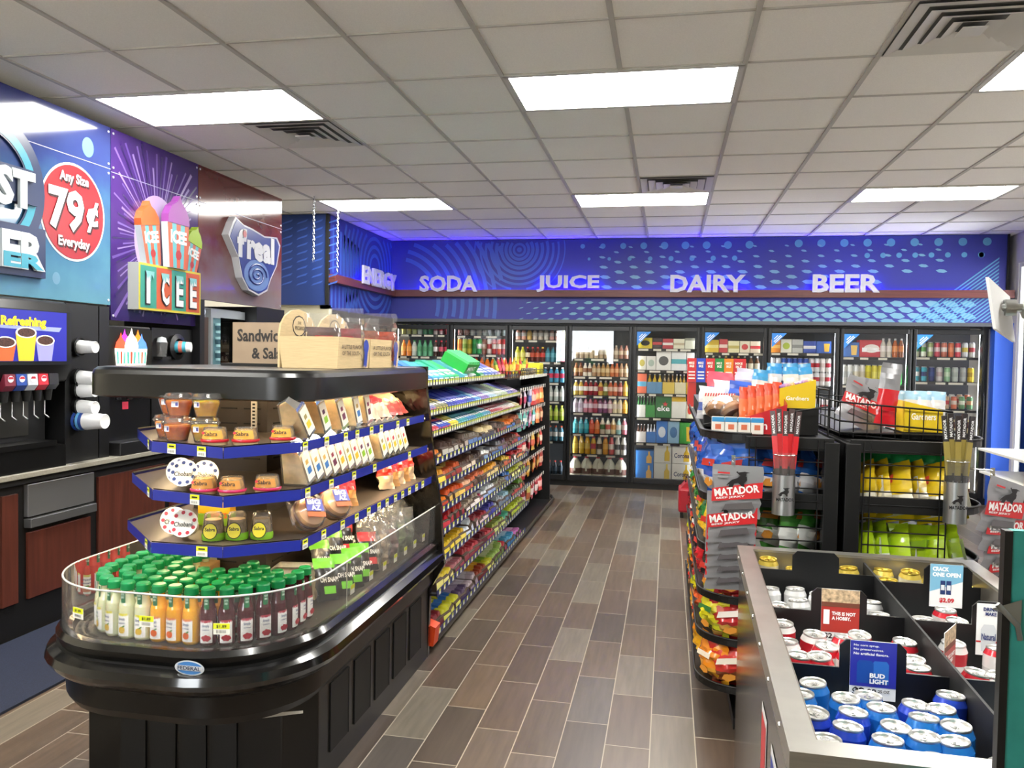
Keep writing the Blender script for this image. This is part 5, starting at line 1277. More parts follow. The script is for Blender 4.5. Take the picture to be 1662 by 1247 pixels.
# --- fountain banner
t, o = panel('drink_banner', 3.2, 4.562, 1.875, 2.995, grad('blue_print', [(0, '#6a9fb4'), (.4, '#48789c'), (.75, '#3a4c88'), (1, '#363c78')], .6, 3.5), 'glossy blue fountain drink banner with a red 79 cent disc', 2.735)
b = MB(Mp('#6a98b4', .3), off=o)
for y, z, r in ((3.62, 2.0, .07), (3.75, 2.06, .05), (3.95, 2.03, .04), (4.10, 2.0, .03), (4.36, 2.82, .05), (3.85, 2.86, .05)): b.disc(face_px(XW, y, z), 0, 0, r, r * 1.2, 18, .001)
b.build('printed_spots', t)
b = MB(Mp('#e6e2e0', .3), off=o); F = face_px(XW, 4.237, 2.404)
b.use(Mp('#e6e2e0', .3)).disc(F, 0, 0, .268, .29, 48, .002).use(Mp('#a81f28', .3)).disc(F, 0, 0, .255, .276, 48, .004); b.build('price_disc', t)
b = MB(Mp('#3a1216', .4), Mp('#f2f0ee', .35), off=o)
for m_, d in ((Mp('#3a1216', .4), .012), (Mp('#f2f0ee', .35), 0)):
    l = .005 + (.003 if not d else 0)
    b.use(m_)
    b.text('Any Size', F @ Matrix.Translation((-.12 + d, .155 - d, 0)), .24, .075, .001, .03, l); b.text('79', F @ Matrix.Translation((-.205 + d, -.12 - d, 0)), .285, .25, .001, .035, l)
    b.text('¢', F @ Matrix.Translation((.10 + d, -.10 - d, 0)), .105, .19, .001, .035, l); b.text('Everyday', F @ Matrix.Translation((-.13 + d, -.225 - d, 0)), .26, .075, .001, .03, l)
b.build('price_lettering', t)
b = MB(Mp('#1c2f5a', .3), Mp('#2f9fb8', .3), Mp('#e8f0f4', .25), Mp('#4fb0c8', .25), off=o)
F = face_px(XW, 3.60, 2.45)
b.use(Mp('#1c2f5a', .3)).ring(F, 0, 0, .28, .40, 48, .012).use(Mp('#2f9fb8', .3)).ring(F, 0, 0, .29, .34, 48, .014)
b.use(Mp('#1c2f5a', .3)); b.box(XW, XW + .03, 3.3, 3.93, 2.38, 2.57); b.box(XW, XW + .03, 3.3, 3.985, 1.985, 2.26)
b.use(Mp('#e8f0f4', .25)).text('ST', face_px(XW + .03, 3.62, 2.345), .27, .21, .02, .05); b.text('ER', face_px(XW + .03, 3.66, 2.02), .30, .2, .02, .05)
b.use(Mp('#4fb0c8', .25)).text('ER', face_px(XW + .05, 3.668, 2.025), .28, .08, .002, .05)
b.build('drink_logo', t)
# --- purple frozen drink banner
t, o = panel('frozen_drink_banner', 4.567, 5.53, 1.78, 2.995, grad('purple_print', [(0, '#33205e'), (.5, '#4f2f7c'), (1, '#40286e')], .4, 4), 'glossy purple frozen drink banner with rays and three raised cups', 2.72)
b = MB(Mp('#6a4aa0', .3), off=o); F = face_px(XW, 5.04, 2.35)
for k in range(72):
    a = 2 * math.pi * k / 72 + .03 * rnd.uniform(-1, 1); w_ = .008 + .012 * rnd.random()
    ca, sa = math.cos(a), math.sin(a)
    lim = min((.47 if ca > 0 else .465) / max(abs(ca), 1e-3), (.63 if sa > 0 else .56) / max(abs(sa), 1e-3))
    r1 = lim * (.75 + .25 * rnd.random()); r0 = .22
    b.use(Mp(('#62449a', '#2c1a58', '#7a5cae', '#9a80c0')[k % 4], .3))
    b.flat(F, [(r0 * math.cos(a - w_ * .8), r0 * math.sin(a - w_ * .8)), (min(r1, lim) * math.cos(a - w_), min(r1, lim) * math.sin(a - w_)), (min(r1, lim) * math.cos(a + w_), min(r1, lim) * math.sin(a + w_)), (r0 * math.cos(a + w_ * .8), r0 * math.sin(a + w_ * .8))], .001 + .0003 * (k % 4))
b.use(Mp('#c0a4d4', .3)).disc(F, 0, .0, .25, .31, 32, .0025); b.build('printed_rays', t)
def cup_sign(y, z0, w0, w1, h, col, tilt, d):
    b = MB(Mp('#dce8e8', .3), off=o)
    R = Matrix.Translation((XW + d, y, z0)) @ Matrix.Rotation(tilt, 4, 'X') @ frame((0, 0, 0), (0, 1, 0), (0, 0, 1))
    def slab(poly, m, l0, l1):
        b.use(m); n = len(poly); b.add([R @ Vector((px_, py_, l)) for l in (l0, l1) for px_, py_ in poly], [tuple(range(n, 2 * n))] + [(i, (i + 1) % n, n + (i + 1) % n, n + i) for i in range(n)])
    body = [(-w0, 0), (w0, 0), (w1, h), (-w1, h)]
    slab(body, Mp('#d8e4e4', .3), 0, .05)
    n = 5
    for k in range(n):
        f0, f1 = -1 + 2 * k / n, -1 + 2 * (k + 1) / n
        if k % 2 == 0: slab([(w0 * f0, .002), (w0 * f1, .002), (w1 * f1, h - .002), (w1 * f0, h - .002)], Mp('#d86848', .3), .05, .0512)
        else: slab([(w0 * f0, .002), (w0 * f1, .002), (w1 * f1, h - .002), (w1 * f0, h - .002)], Mp('#68b8c0', .3), .05, .0511)
    top = [(-w1, h), (w1, h), (w1 * .95, h + w1 * .5), (w1 * .6, h + w1 * 1.0), (w1 * .25, h + w1 * 1.25), (w1 * .12, h + w1 * 1.6), (-w1 * .15, h + w1 * 1.25), (-w1 * .65, h + w1 * .95), (-w1 * .97, h + w1 * .45)]
    slab(top, Mp(col, .3), 0, .055)
    b.use(Mp('#f2f4f2', .3)); b.text('ICEE', R @ Matrix.Translation((-w1 * .75, h * .55, .052)), w1 * 1.5, h * .3, .001, .05); b.use(Mp('#b83a3a', .3)); b.disc(R, 0, h * .3, w1 * .28, w1 * .28, 10, .0525)
    b.build('raised_cup', t)
cup_sign(4.935, 2.17, .075, .10, .27, '#d8682a', .16, .0)
cup_sign(5.36, 2.16, .07, .09, .22, '#a8c830', -.22, .0)
cup_sign(5.135, 2.17, .10, .125, .31, '#9a4aa0', 0, .05)
b = MB(Mp('#c8ccc8', .3), off=o); b.box(XW, XW + .08, 4.73, 5.44, 1.86, 2.17)
b.use(Mp('#d8c840', .3)).rect(face_px(XW + .08, 4.73, 1.86), 0, .71, 0, .31, .001)
for k, c in enumerate(('#3f9a88', '#d0603a', '#3f9a88', '#d0603a')): b.use(Mp(c, .3)).rect(face_px(XW + .08, 4.745 + .17 * k, 1.875), 0, .17, 0, .28, .002)
for k, ch in enumerate('ICEE'):
    b.use(Mp('#2a2024', .3)).text(ch, face_px(XW + .08, 4.79 + .165 * k, 1.895), .10 if ch != 'I' else .055, .225, .002, .06, .004)
    b.use(Mp('#f4f6f4', .3)).text(ch, face_px(XW + .08, 4.80 + .165 * k, 1.905), .085 if ch != 'I' else .04, .205, .002, .035, .007)
    b.use(Mp('#8ac8c8', .3)).flat(face_px(XW + .08, 4.79 + .165 * k, 2.09), [(0, .03), (.02, -.03), (.035, .0), (.05, -.04), (.06, .01), (.085, -.02), (.09, .03)], .011)
b.build('raised_sign', t)
# --- brown shake banner
t, o = panel('shake_banner', 5.535, 6.865, 1.988, 2.995, grad('brown_print', [(0, '#8a8488'), (.35, '#8a7070'), (.6, '#7a3a34'), (1, '#6a2a24')], .5, 5), 'glossy brown and grey shake banner with a raised blue swirl logo', 2.72)
F = face_px(XW, 6.28, 2.36)
def blob(s): return [(-.40 * s, .15 * s), (-.34 * s, .25 * s), (-.30 * s, .30 * s), (-.18 * s, .26 * s), (-.05 * s, .25 * s), (.15 * s, .22 * s), (.36 * s, .24 * s), (.42 * s, .18 * s), (.36 * s, .0), (.26 * s, -.12 * s), (.20 * s, -.22 * s), (.06 * s, -.27 * s), (-.10 * s, -.24 * s), (-.20 * s, -.15 * s), (-.26 * s, .0)]
b = MB(Mp('#d8d8dc', .3), off=o)
def slabF(b, F, poly, l0, l1):
    n = len(poly); b.add([F @ Vector((x, y, l)) for l in (l0, l1) for x, y in poly], [tuple(range(n, 2 * n))] + [(i, (i + 1) % n, n + (i + 1) % n, n + i) for i in range(n)])
slabF(b, F, blob(1.06), 0, .06); b.use(Mp('#3a4a98', .3)); slabF(b, F, blob(1.0), .06, .063)
b.build('raised_backing', t)
b = MB(Mp('#7a98d0', .3), Mp('#3a4a98', .3), Mp('#f2f2f4', .3), off=o)
b.use(Mp('#7a98d0', .3)).disc(F, .02, -.12, .21, .13, 28, .065)
sp_ = [(.02 + (.17 - .0045 * k) * math.cos(k * .42), -.12 + (.105 - .0028 * k) * math.sin(k * .42)) for k in range(36)]
b.use(Mp('#3a4a98', .3)).tube([F @ Vector((x, y, .066)) for x, y in sp_], .009, 5)
b.use(Mp('#f2f2f4', .3)).text("f'real", F @ Matrix.Translation((-.30, .0, 0)), .62, .24, .003, .05, .064); b.use(Mp('#c32026', .4)).disc(F, -.19, .2, .03, .03, 10, .071); b.build('logo', t)

# --- counter and cabinets
WOODC = M('#54291f', .4, noise=.3, scale=5, stretch=(6, 6, .5))
t = thing('drink_counter', 'long grey stone worktop running under the drink banners', 'counter', (-3.8, 4.6, .9))
b = MB(M('#8f8b80', .3, noise=.12, scale=90), off=(-3.8, 4.6, .9)); b.box(-4.28, -3.40, 2.4, 7.88, .885, .915); b.build('worktop', t, .004)
b = MB(DARK, off=(-3.8, 4.6, .9)); b.box(-4.28, -3.43, 2.4, 7.88, .85, .885); b.build('edge_strip', t)
def cabinet(y0, y1, lab, drawer=False):
    o = (-3.75, (y0 + y1) / 2, 0); t = thing('base_cabinet', lab, 'cabinet', o, group='base cabinets under the drink counter')
    b = MB(M('#0f0f10', .5), off=o); b.box(-4.28, -3.47, y0, y1, .0, .85); b.build('carcass', t)
    b = MB(WOODC, off=o); b.box(-3.47, -3.452, y0 + .035, y1 - .035, .20, .80 if not drawer else .57); b.build('door', t, .002)
    if drawer:
        b = MB(M('#8a8a8c', .35, .7), off=o); b.box(-3.47, -3.44, y0 + .02, y1 - .02, .66, .84); b.build('drawer', t, .003)
        b = MB(M('#77787a', .35, .7), off=o); b.box(-3.47, -3.42, y0 + .02, y1 - .02, .60, .65); b.build('drawer_lip', t, .003)
cabinet(2.4, 3.0, 'wooden base cabinet out at the picture edge beside the dark mat'); cabinet(3.0, 3.62, 'wooden base cabinet under the fountain machine'); cabinet(3.62, 3.80, 'narrow wooden base cabinet next to the metal drawer')
cabinet(3.80, 4.36, 'base cabinet with a grey metal drawer front above its door', True); cabinet(4.36, 5.1, 'wooden base cabinet just past the metal drawer, seen behind the juice'); cabinet(5.1, 5.9, 'wooden base cabinet hidden behind the island shelves'); cabinet(5.9, 7.0, 'wooden base cabinet under the shake freezer')
b = MB(M('#1a2238', .95, noise=.4, scale=300)); b.box(-3.45, -2.80, 1.2, 6.2, 0, .012); tag(b.build('floor_mat'), 'dark blue carpet mat in front of the drink counter', 'mat')

# --- soda fountain
o = (-3.7, 3.6, .915); t = thing('soda_fountain', 'black soda fountain with a lit blue screen and steel splash panel', 'drink machine', o)
XF = -3.42
b = MB(M('#101113', .3), off=o); b.prism([(-3.95, 1.40), (XF - .02, 1.40), (XF + .02, 1.50), (XF + .02, 1.80), (XF - .02, 1.86), (-3.95, 1.86)], 3.0, 4.10, 'y'); b.build('header', t, .015)
b = MB(M('#1d1f8c', .35, emit=.5), M('#e8c81c', .4, emit=.6), off=o); F = face_px(XF + .021, 3.3, 1.52); b.use(M('#1d1f8c', .35, emit=.5)).rect(F, 0, .76, 0, .275, .001)
b.use(M('#e8c81c', .4, emit=.6)).text('Refreshing', F @ Matrix.Translation((.29, .175, 0)), .31, .065, .001, .05, .005); b.use(M('#8a94c8', .4, emit=.4)).flat(F, [(.05, .18), (.70, .165), (.72, .19), (.6, .19), (.05, .19)], .003); so = b.build('screen', t)
for y, z, w_, h_, c in ((.32, 0, .085, .10, '#e85a2a'), (.46, .0, .085, .155, '#e8b02a'), (.595, 0, .08, .115, '#8a88d8')):
    b = MB(M(c, .4, emit=.45), M('#f2ece4', .4, emit=.4), M('#4a2a22', .4, emit=.3), off=o)
    b.use(M(c, .4, emit=.45)).flat(F, [(y - w_ * .6, z + .002), (y + w_ * .6, z + .002), (y + w_ * .85, z + h_), (y - w_ * .85, z + h_)], .004); b.use(M('#f2ece4', .4, emit=.4)).disc(F, y, z + h_, w_ * .85, .03, 20, .005); b.use(M('#4a2a22', .6, noise=.8, scale=200)).disc(F, y, z + h_, w_ * .72, .024, 20, .006); b.build('pictured_cup', so)
b = MB(BLACKM, off=o); b.box(-3.95, -3.56, 3.0, 4.08, .915, 1.42); b.build('body', t)
b = MB(M('#5a5854', .3, .8), off=o); b.box(-3.56, -3.545, 3.0, 3.94, 1.10, 1.36); b.disc(face_px(-3.545, 3.83, 1.13), 0, 0, .03, .018, 16, .002); b.build('splash_panel', t)
b = MB(SATIN, off=o); b.box(-3.56, XF + .01, 3.0, 4.0, 1.04, 1.07); b.box(-3.56, XF, 3.0, 4.08, .915, 1.04); b.build('drip_tray', t)
for k, c in enumerate(('#8ab82a', '#2a2a2c', '#1a1a1c', '#7a2a3a', '#2a4a9a', '#c8ccd4', '#c82a38', '#2a2a2c')):
    y = 3.40 + .077 * k
    if k == 2: continue
    b = MB(M(c, .3), M('#e8e8ec', .3), off=o); b.prism([(-3.56, 1.36), (XF - .01, 1.36), (XF + .015, 1.39), (XF + .01, 1.45), (-3.56, 1.46)], y, y + .07, 'y')
    if 2 < k < 7: b.use(M('#e8e8ec', .3)).disc(face_px(XF + .0135, y + .035, 1.425), 0, 0, .02, .018, 12, .002); b.use(M('#c03040', .3)).flat(face_px(XF + .0137, y + .035, 1.425), [(-.018, .0), (.018, .0), (.012, .012), (-.012, .012)], .003)
    vo = b.build('valve', t)
    b = MB(DARK, M('#a8a8a8', .3, .9), off=o); b.lathe([(0, 1.30), (.018, 1.30), (.026, 1.36)], (XF - .03, y + .035, 0), 10); b.use(M('#a8a8a8', .3, .9)).tube([(XF - .05, y + .035, 1.33), (XF - .05, y + .035, 1.22), (XF - .02, y + .035, 1.20)], .004, 5); b.build('nozzle', vo)
# cup dispensers beside the fountain
b = MB(BLACK, off=(-3.55, 4.27, .915)); b.box(-3.95, -3.46, 4.12, 4.40, .915, 1.86); cab = thing('cup_dispenser', 'black cup dispenser tower with paper cups lying beside the soda fountain', 'dispenser', (-3.55, 4.27, .915)); b.build('tower', cab)
for k, (z, dz) in enumerate(((1.604, 0), (1.42, 0), (1.35, 0), (1.255, 0), (1.165, 0))):
    b = MB(SATIN, off=(-3.55, 4.27, .915)); b.lathe([(.055, 0), (.062, .03), (.05, .03)], (-3.46, 4.22, z), 14, axis='x'); b.build('dispenser_ring', cab)
def paper_cups(col, n, length):
    def mk():
        t = thing('paper_cup', '', 'cup'); m = M(col, .5)
        b = MB(m); b.lathe([(.048, -.02), (.036, .10)], n=20, axis='x'); b.build('cup', t)
        b = MB(M('#e8e8e8', .5)); b.lathe([(.0375, .098), (.0385, .102), (.0365, .104), (.033, .1), (0, .094)], n=20, axis='x'); b.build('cup_base', t)
        return t
    return Kind(mk)
pc = paper_cups('#dfe0e2', 1, .1)
for k, (z, sc_) in enumerate(((1.604, .9), (1.42, 1.0), (1.345, .95), (1.245, 1.0), (1.165, 1.15))):
    pc.put((-3.44 if k < 4 else -3.375, 4.22, z), (0, 0, 0), 'white paper cup poking sideways from the dispenser, %s from the top' % ORD[k], 'paper cups in the dispenser tower', (1, sc_, sc_))
b = MB(M('#1f3f8a', .4), M('#5a98c8', .4)); b.lathe([(.062, 0), (.052, .07)], n=20, axis='x'); b.use(M('#5a98c8', .4)).lathe([(.060, .02), (.0575, .04)], n=20, axis='x'); o_ = b.build('printed_cup_sleeve'); o_.location = (-3.455, 4.22, 1.165); tag(o_, 'blue printed cup stack lying below the white paper cups', 'cup')
# black columns and frozen drink machine
def column(y0, y1, z0, z1, lab, xf=-3.46):
    o = (-3.7, (y0 + y1) / 2, z0); b = MB(M('#0c0c0e', .4)); b.off = Vector(o); b.box(-4.1, xf, y0, y1, z0, z1); q = b.build('black_partition'); q.location = o; tag(q, lab, 'partition')
column(4.41, 4.50, .915, 1.86, 'black partition between the cup tower and the frozen drink machine')
column(5.50, 5.56, .915, 1.98, 'black partition between the frozen drink machine and the shake freezer')
column(6.35, 6.85, .915, 1.98, 'black partition past the shake freezer under the brown banner')
o = (-3.7, 4.9, .915); t = thing('frozen_drink_machine', 'black frozen drink machine with a glowing picture of striped cups', 'drink machine', o)
b = MB(M('#0e0e10', .35), off=o); b.box(-4.0, -3.52, 4.51, 5.0, .915, 1.75); b.build('body', t, .01)
b = MB(M('#15150f', .3), off=o); b.box(-3.52, -3.50, 4.53, 4.98, 1.48, 1.73); so = b.build('lit_panel', t)
F = face_px(-3.499, 4.755, 1.49)
for x, z, c, s in ((-.10, .0, '#e8482a', 1), (.11, 0, '#4a78d8', 1), (-.06, .035, '#9a2aa8', .95), (.075, .035, '#f07818', .95), (0, .0, '#fff0d8', 1.15)):
    b = MB(M('#f0c8a8', .4, emit=1.2), off=o); l = .002 + (.003 if z == 0 else 0) + (.004 if x == 0 else 0)
    b.use(M('#f4ead8', .4, emit=1.3)).flat(F, [(x - .045 * s, z), (x + .045 * s, z), (x + .06 * s, z + .11 * s), (x - .06 * s, z + .11 * s)], l)
    for k in range(3): b.use(M('#e0402a' if k % 2 else '#3a9a8a', .4, emit=.8)).flat(F, [(x - .035 * s + .03 * k, z + .01), (x - .02 * s + .03 * k, z + .01), (x - .022 * s + .035 * k, z + .09), (x - .04 * s + .035 * k, z + .09)], l + .001)
    b.use(M(c, .4, emit=1.3)).flat(F, [(x - .06 * s, z + .11 * s), (x + .06 * s, z + .11 * s), (x + .045 * s, z + .15 * s), (x + .012 * s, z + .18 * s), (x, z + .215 * s), (x - .015 * s, z + .18 * s), (x - .045 * s, z + .15 * s)], l + .001); b.build('glowing_cup', so)
b = MB(M('#2a2a2c', .3, .5), off=o); b.box(-3.52, -3.46, 4.53, 4.98, 1.40, 1.44)
for k in range(4): b.lathe([(0, 1.26), (.02, 1.27), (.028, 1.40)], (-3.47, 4.60 + .11 * k, 0), 10)
b.build('tap_row', t)
b = MB(M('#e0405a', .5), WHITE, off=o); b.rect(face_px(-3.519, 4.70, 1.20), 0, .06, 0, .05, .002); b.build('warning_label', t)
b = MB(M('#1c1c1e', .3), off=o); b.box(-3.52, -3.40, 4.53, 4.98, .915, 1.0); b.build('drip_tray', t, .006)
o = (-3.7, 5.24, .915); t = thing('cup_holder', 'black round cup holder panel beside the glowing cups with one cup sticking out', 'dispenser', o)
b = MB(BLACK, off=o); b.box(-3.9, -3.52, 5.01, 5.49, .915, 1.75); b.build('panel', t)
b = MB(SATIN, off=o); b.lathe([(.09, 0), (.095, .03), (.06, .04), (.055, 0)], (-3.52, 5.27, 1.62), 20, axis='x'); b.build('ring', t)
b = MB(M('#3a9ab0', .4), M('#d06a58', .4)); b.lathe([(.045, -.01), (.038, .07)], n=18, axis='x'); b.use(M('#d06a58', .4)).lathe([(.0445, .02), (.041, .045)], n=18, axis='x'); b.use(M('#e6e6e6', .5)).lathe([(.038, .07), (.035, .10), (0, .102)], n=18, axis='x')
q = b.build('frozen_drink_cup'); q.location = (-3.50, 5.27, 1.62); q.rotation_euler = (0, 0, .3); tag(q, 'teal and white cup sticking out of the round holder', 'cup')
b = MB(PLASTIC, M('#b8bcc0', .3)); b.lathe([(.03, 0), (.04, .10)], n=12); b.use(M('#b8bcc0', .3)).lathe([(.035, .10), (.028, .13), (0, .14)], n=12); q = b.build('clear_lid_stack'); q.location = (-3.49, 5.08, 1.55); tag(q, 'stack of clear dome lids beside the round cup holder', 'lids')
b = MB(BLACK); b.box(-.04, .04, -.05, .05, 0, .02); q = b.build('lid_ledge'); q.location = (-3.49, 5.08, 1.53); tag(q, 'small black ledge holding the clear dome lids', 'ledge')
# shake freezer
o = (-3.8, 5.95, .915); t = thing('shake_freezer', 'grey shake freezer with a lit glass door under the brown banner', 'freezer', o)
b = MB(M('#8a8e92', .35, .4), off=o); b.box(-4.1, -3.60, 5.57, 6.34, .915, 1.94)
b.build('cabinet', t, .008)
b = MB(M('#4a3a34', .4), M('#9aa0a4', .35, .4), off=o); b.use(M('#4a3a34', .4)).box(-3.60, -3.575, 5.59, 5.80, 1.0, 1.86); b.build('side_panel', t)
b = MB(M('#a8adb0', .35, .4), off=o); b.box(-3.60, -3.56, 5.81, 6.33, 1.86, 1.93); b.box(-3.60, -3.56, 6.24, 6.33, 1.0, 1.86); b.box(-3.60, -3.56, 5.81, 5.84, 1.0, 1.86); b.build('door_frame', t)
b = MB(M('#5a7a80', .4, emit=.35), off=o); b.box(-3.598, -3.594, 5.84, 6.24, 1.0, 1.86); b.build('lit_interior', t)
for r_ in range(5):
    for k in range(3):
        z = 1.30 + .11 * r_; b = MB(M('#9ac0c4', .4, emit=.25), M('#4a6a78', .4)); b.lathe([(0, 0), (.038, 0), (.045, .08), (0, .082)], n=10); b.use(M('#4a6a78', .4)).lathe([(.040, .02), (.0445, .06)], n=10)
        q = b.build('shake_cup'); q.location = (-3.545, 5.93 + .1 * k, z); q.parent = t; q.location = Vector(q.location) - Vector(o)
b = MB(GLASS, off=o); b.box(-3.495, -3.49, 5.84, 6.24, 1.0, 1.86); b.build('glass', t)
b = MB(M('#eef8ff', emit=12), off=o); b.box(-3.57, -3.555, 6.20, 6.225, 1.3, 1.84); b.build('light_tube', t)
b = MB(M('#c8d4e0', .4), M('#3a6ab0', .4), off=o); F = face_px(-3.575, 5.70, 1.90); b.use(M('#c8d4e0', .4)).disc(F, 0, 0, .03, .025, 14, .02).use(M('#3a6ab0', .4)).disc(F, 0, 0, .012, .012, 10, .022); b.build('badge', t)
# ================================================================== CHIP RACKS
RBLK = M('#0b0b0c', .45, .2)
WIRE = M('#09090a', .4, .3)
def rack(xo, xi, name, lab, side):
    """xo outer (bag) side, xi spine side; side = -1 bags face -x, +1 bags face +x"""
    o = ((xo + xi) / 2, 4.5, 0); t = thing('chip_rack', lab, 'rack', o)
    y0, y1 = 3.45, 5.6
    a, c = min(xo, xi), max(xo, xi)
    b = MB(RBLK, off=o)
    s = .058
    b.box(xi - s if xi > xo else xi, xi if xi > xo else xi + s, y0 - .02, y0 + .03, 0, 1.262); b.box(xi - s if xi > xo else xi, xi if xi > xo else xi + s, y1 - .03, y1, 0, 1.262)
    b.box(xi - .015 if xi > xo else xi, xi if xi > xo else xi + .015, y0, y1, .05, 1.262)
    b.build('spine_frame', t, .003)
    b = MB(RBLK, off=o); b.box(a + .02, c - .02, y0 - .012, y0 + .005, 1.225, 1.278); b.build('cross_bar', t, .002); b = MB(RBLK, off=o); b.box(a + .02, c - .02, y0 - .012, y0 + .005, .985, 1.05); b.build('cross_bar', t, .002); b = MB(RBLK, off=o); b.box(a, c, y0, y1, .04, .09); b.build('foot_bar', t, .002)
    w = MB(WIRE, off=o)
    x0, x1 = a + .035, c - .055 if side < 0 else c - .03
    if side > 0: x0 = a + .07
    for k in range(22):
        z = .10 + .054 * k
        w.tube([(x0, y0 - .014, z), (x1, y0 - .014, z)], .003, 4)
    for x in (x0, x0 + .025, x1 - .025, x1): w.tube([(x, y0 - .014, .08), (x, y0 - .014, 1.27)], .003, 5)
    w.build('end_grid', t)
    w = MB(WIRE, off=o)
    for x in (x0, x1):
        w.lathe([(0, 0), (.02, .005), (.02, .04), (0, .045)], (x, y0 + .04, 0), 10)
    w.build('caster', t)
    for k, z in enumerate((1.27, 1.0, .78, .58, .40, .20)):
        b = MB(RBLK, off=o)
        xf = xo + side * .155
        R = .2
        if side < 0: pts = arc(xf + R, y0 + R + .0, R, 180, 270, 6) + [(xi - .02, y0), (xi - .02, y1), (xf, y1)]
        else: pts = [(xi + .02, y0)] + arc(xf - R, y0 + R, R, 270, 360, 6) + [(xf, y1), (xi + .02, y1)]
        b.prism(pts, z - .012, z - .004); b.build('shelf', t)
        b = MB(RBLK, off=o); rail = (arc(xf + R, y0 + R, R, 180, 270, 8)[::-1] if side < 0 else arc(xf - R, y0 + R, R, 270, 360, 8)) + [(xf, y1)]
        n = len(rail)
        b.add([(x, y, z - .014) for x, y in rail] + [(x, y, z + .016) for x, y in rail], [(i, i + 1, n + i + 1, n + i) for i in range(n - 1)]); b.tube([(x, y, z + .016) for x, y in rail], .005, 5); b.build('rail', t)
    return t
rkA = rack(.30, .686, 'a', 'black wire chip rack bowing into the aisle, behind the can bin', -1)
rkB = rack(1.12, .71, 'b', 'black wire chip rack facing the far counter, with yellow and lime bags', 1)
def chip(c, base, logo, deco='disc'):
    key = ('chip', c, base, logo, deco)
    if key not in _bk:
        m = MB(M(c, .22, coat=.4)); C = M(c, .22, coat=.4); B_ = M(base, .22, coat=.4)
        pillow(m, .20, .24, .085, [(.05, C), (.42, B_), (1, C)], 9, 12, seed=len(_bk), rough=.05)
        F = face_cam(0, -.046, .15); m.use(M(logo, .35)); m.flat(F, [(-.05, -.012), (.04, .0), (.05, .034), (-.04, .02)], .0015)
        F2 = face_cam(0, -.046, .075); m.use(M('#c8842a', .5)); m.flat(F2, [(-.03, -.01), (.0, -.022), (.028, -.008), (.03, .012), (.008, .02), (-.018, .014)], .001)
        Fb = face_cam(0, .047, .0) @ Matrix.Rotation(math.pi, 4, 'Y')
        m.use(M('#dcdcd8', .3)).rect(Fb, -.07, .07, .05, .18, .004)
        _bk[key] = m.mesh('chip_bag')
    return _bk[key]
RW = [(1.0, [('#1f4fa8', '#e4e6ea', '#b83030'), ('#1f4fa8', '#dfe3ea', '#c03a30'), ('#2858a8', '#e0e0e4', '#b03030')]), (.78, [('#2f7a3a', '#e8b828', '#d8d8d0'), ('#e0b828', '#d8a020', '#c83028'), ('#3a8a42', '#e4e6e0', '#c8c040')]), (.58, [('#c01f28', '#8a1a20', '#f0f0f0'), ('#1c1a1c', '#7a2020', '#c83a30'), ('#2a2028', '#a83038', '#f0f0f0')]),
      (.40, [('#d85a1a', '#b8401a', '#e8c030'), ('#c8c020', '#a8a820', '#3a7a3a'), ('#a8282a', '#c89a48', '#e8e0d8')]), (.20, [('#d8a01a', '#e0b030', '#b83a20'), ('#c8781a', '#d89a2a', '#f0e8d8'), ('#b83028', '#8a4a2a', '#e8e0d0')])]
SHN = {1.0: 'second', .78: 'third', .58: 'fourth', .40: 'fifth', .20: 'bottom'}
for z, cols in RW:
    for k in range(2):
        c = cols[(k + 1) % 3]; a = math.radians((212, 252)[k]); rr = .135
        o = inst('chip_bag', chip(*c), (.345 + rr * math.cos(a), 3.65 + rr * math.sin(a), z), '%s chip bag at the rounded corner of the %s shelf, %s' % (cname(c[0]), SHN[z], ('aisle side', 'end grid side')[k]), 'chips', 'chip bags on the bowed rack', 0, (.10, .1 - .2 * k, a + math.pi / 2))
        o.scale = (1, 1.25, 1.0 if z == 1.0 else .82)
    for k in range(8):
        c = cols[k % 3]
        y = 3.80 + .225 * k
        o = inst('chip_bag', chip(*c), (.205, y, z + .0), '%s chip bag on the aisle side, %s along the %s shelf of the bowed rack' % (cname(c[0]), ORD[k], SHN[z]), 'chips', 'chip bags on the bowed rack', 0, (rnd.uniform(-.1, .12), .06, -math.pi / 2 + rnd.uniform(-.15, .25)))
        o.scale = (1, 1.2, 1.0 if z == 1.0 else .82)
for z, c, nm, n in ((1.0, ('#2a60b0', '#d8dade', '#b03030'), 'blue and white', 4), (.78, ('#4a8a3a', '#e2e4de', '#c87a2a'), 'green and white', 4)):
    for k in range(n):
        x = .385 + .068 * k
        inst('chip_bag', chip(*c), (x, 3.54 + .03 * (k % 2), z), '%s chip bag behind the end grid of the bowed rack, %s along' % (nm, ORD[k]), 'chips', '%s chip bags behind the end grid' % nm, 0, (-.12, .28 + .08 * (k % 2), .55 + .15 * k))
for z, c, nm, n in ((.94, ('#d8b820', '#e2dcc8', '#b83a28'), 'yellow', 6), (.68, ('#a8c81f', '#dfe3d8', '#8ab020'), 'lime green', 6)):
    for k in range(n):
        x = .81 + .068 * k
        o = inst('chip_bag', chip(*c), (x, 3.54 + .03 * (k % 2), z), '%s chip bag behind the end grid of the far rack, %s along' % (nm, ORD[k]), 'chips', '%s chip bags behind the end grid' % nm, 0, (-.1, -.30 - .06 * (k % 2), -1.25 + .05 * k) if not (k == 3 and z < .8) else (-.1, 0, 0))
        if z == .94: pass
for k in range(6): inst('chip_bag', chip('#1f8a4a', '#2a9a5a', '#d8d8d0'), (.80 + .06 * k, 3.70, .985), 'green chip bag behind the yellow ones, %s along the far rack' % ORD[k], 'chips', 'green chip bags', 0, (-.1, .2, -.3))
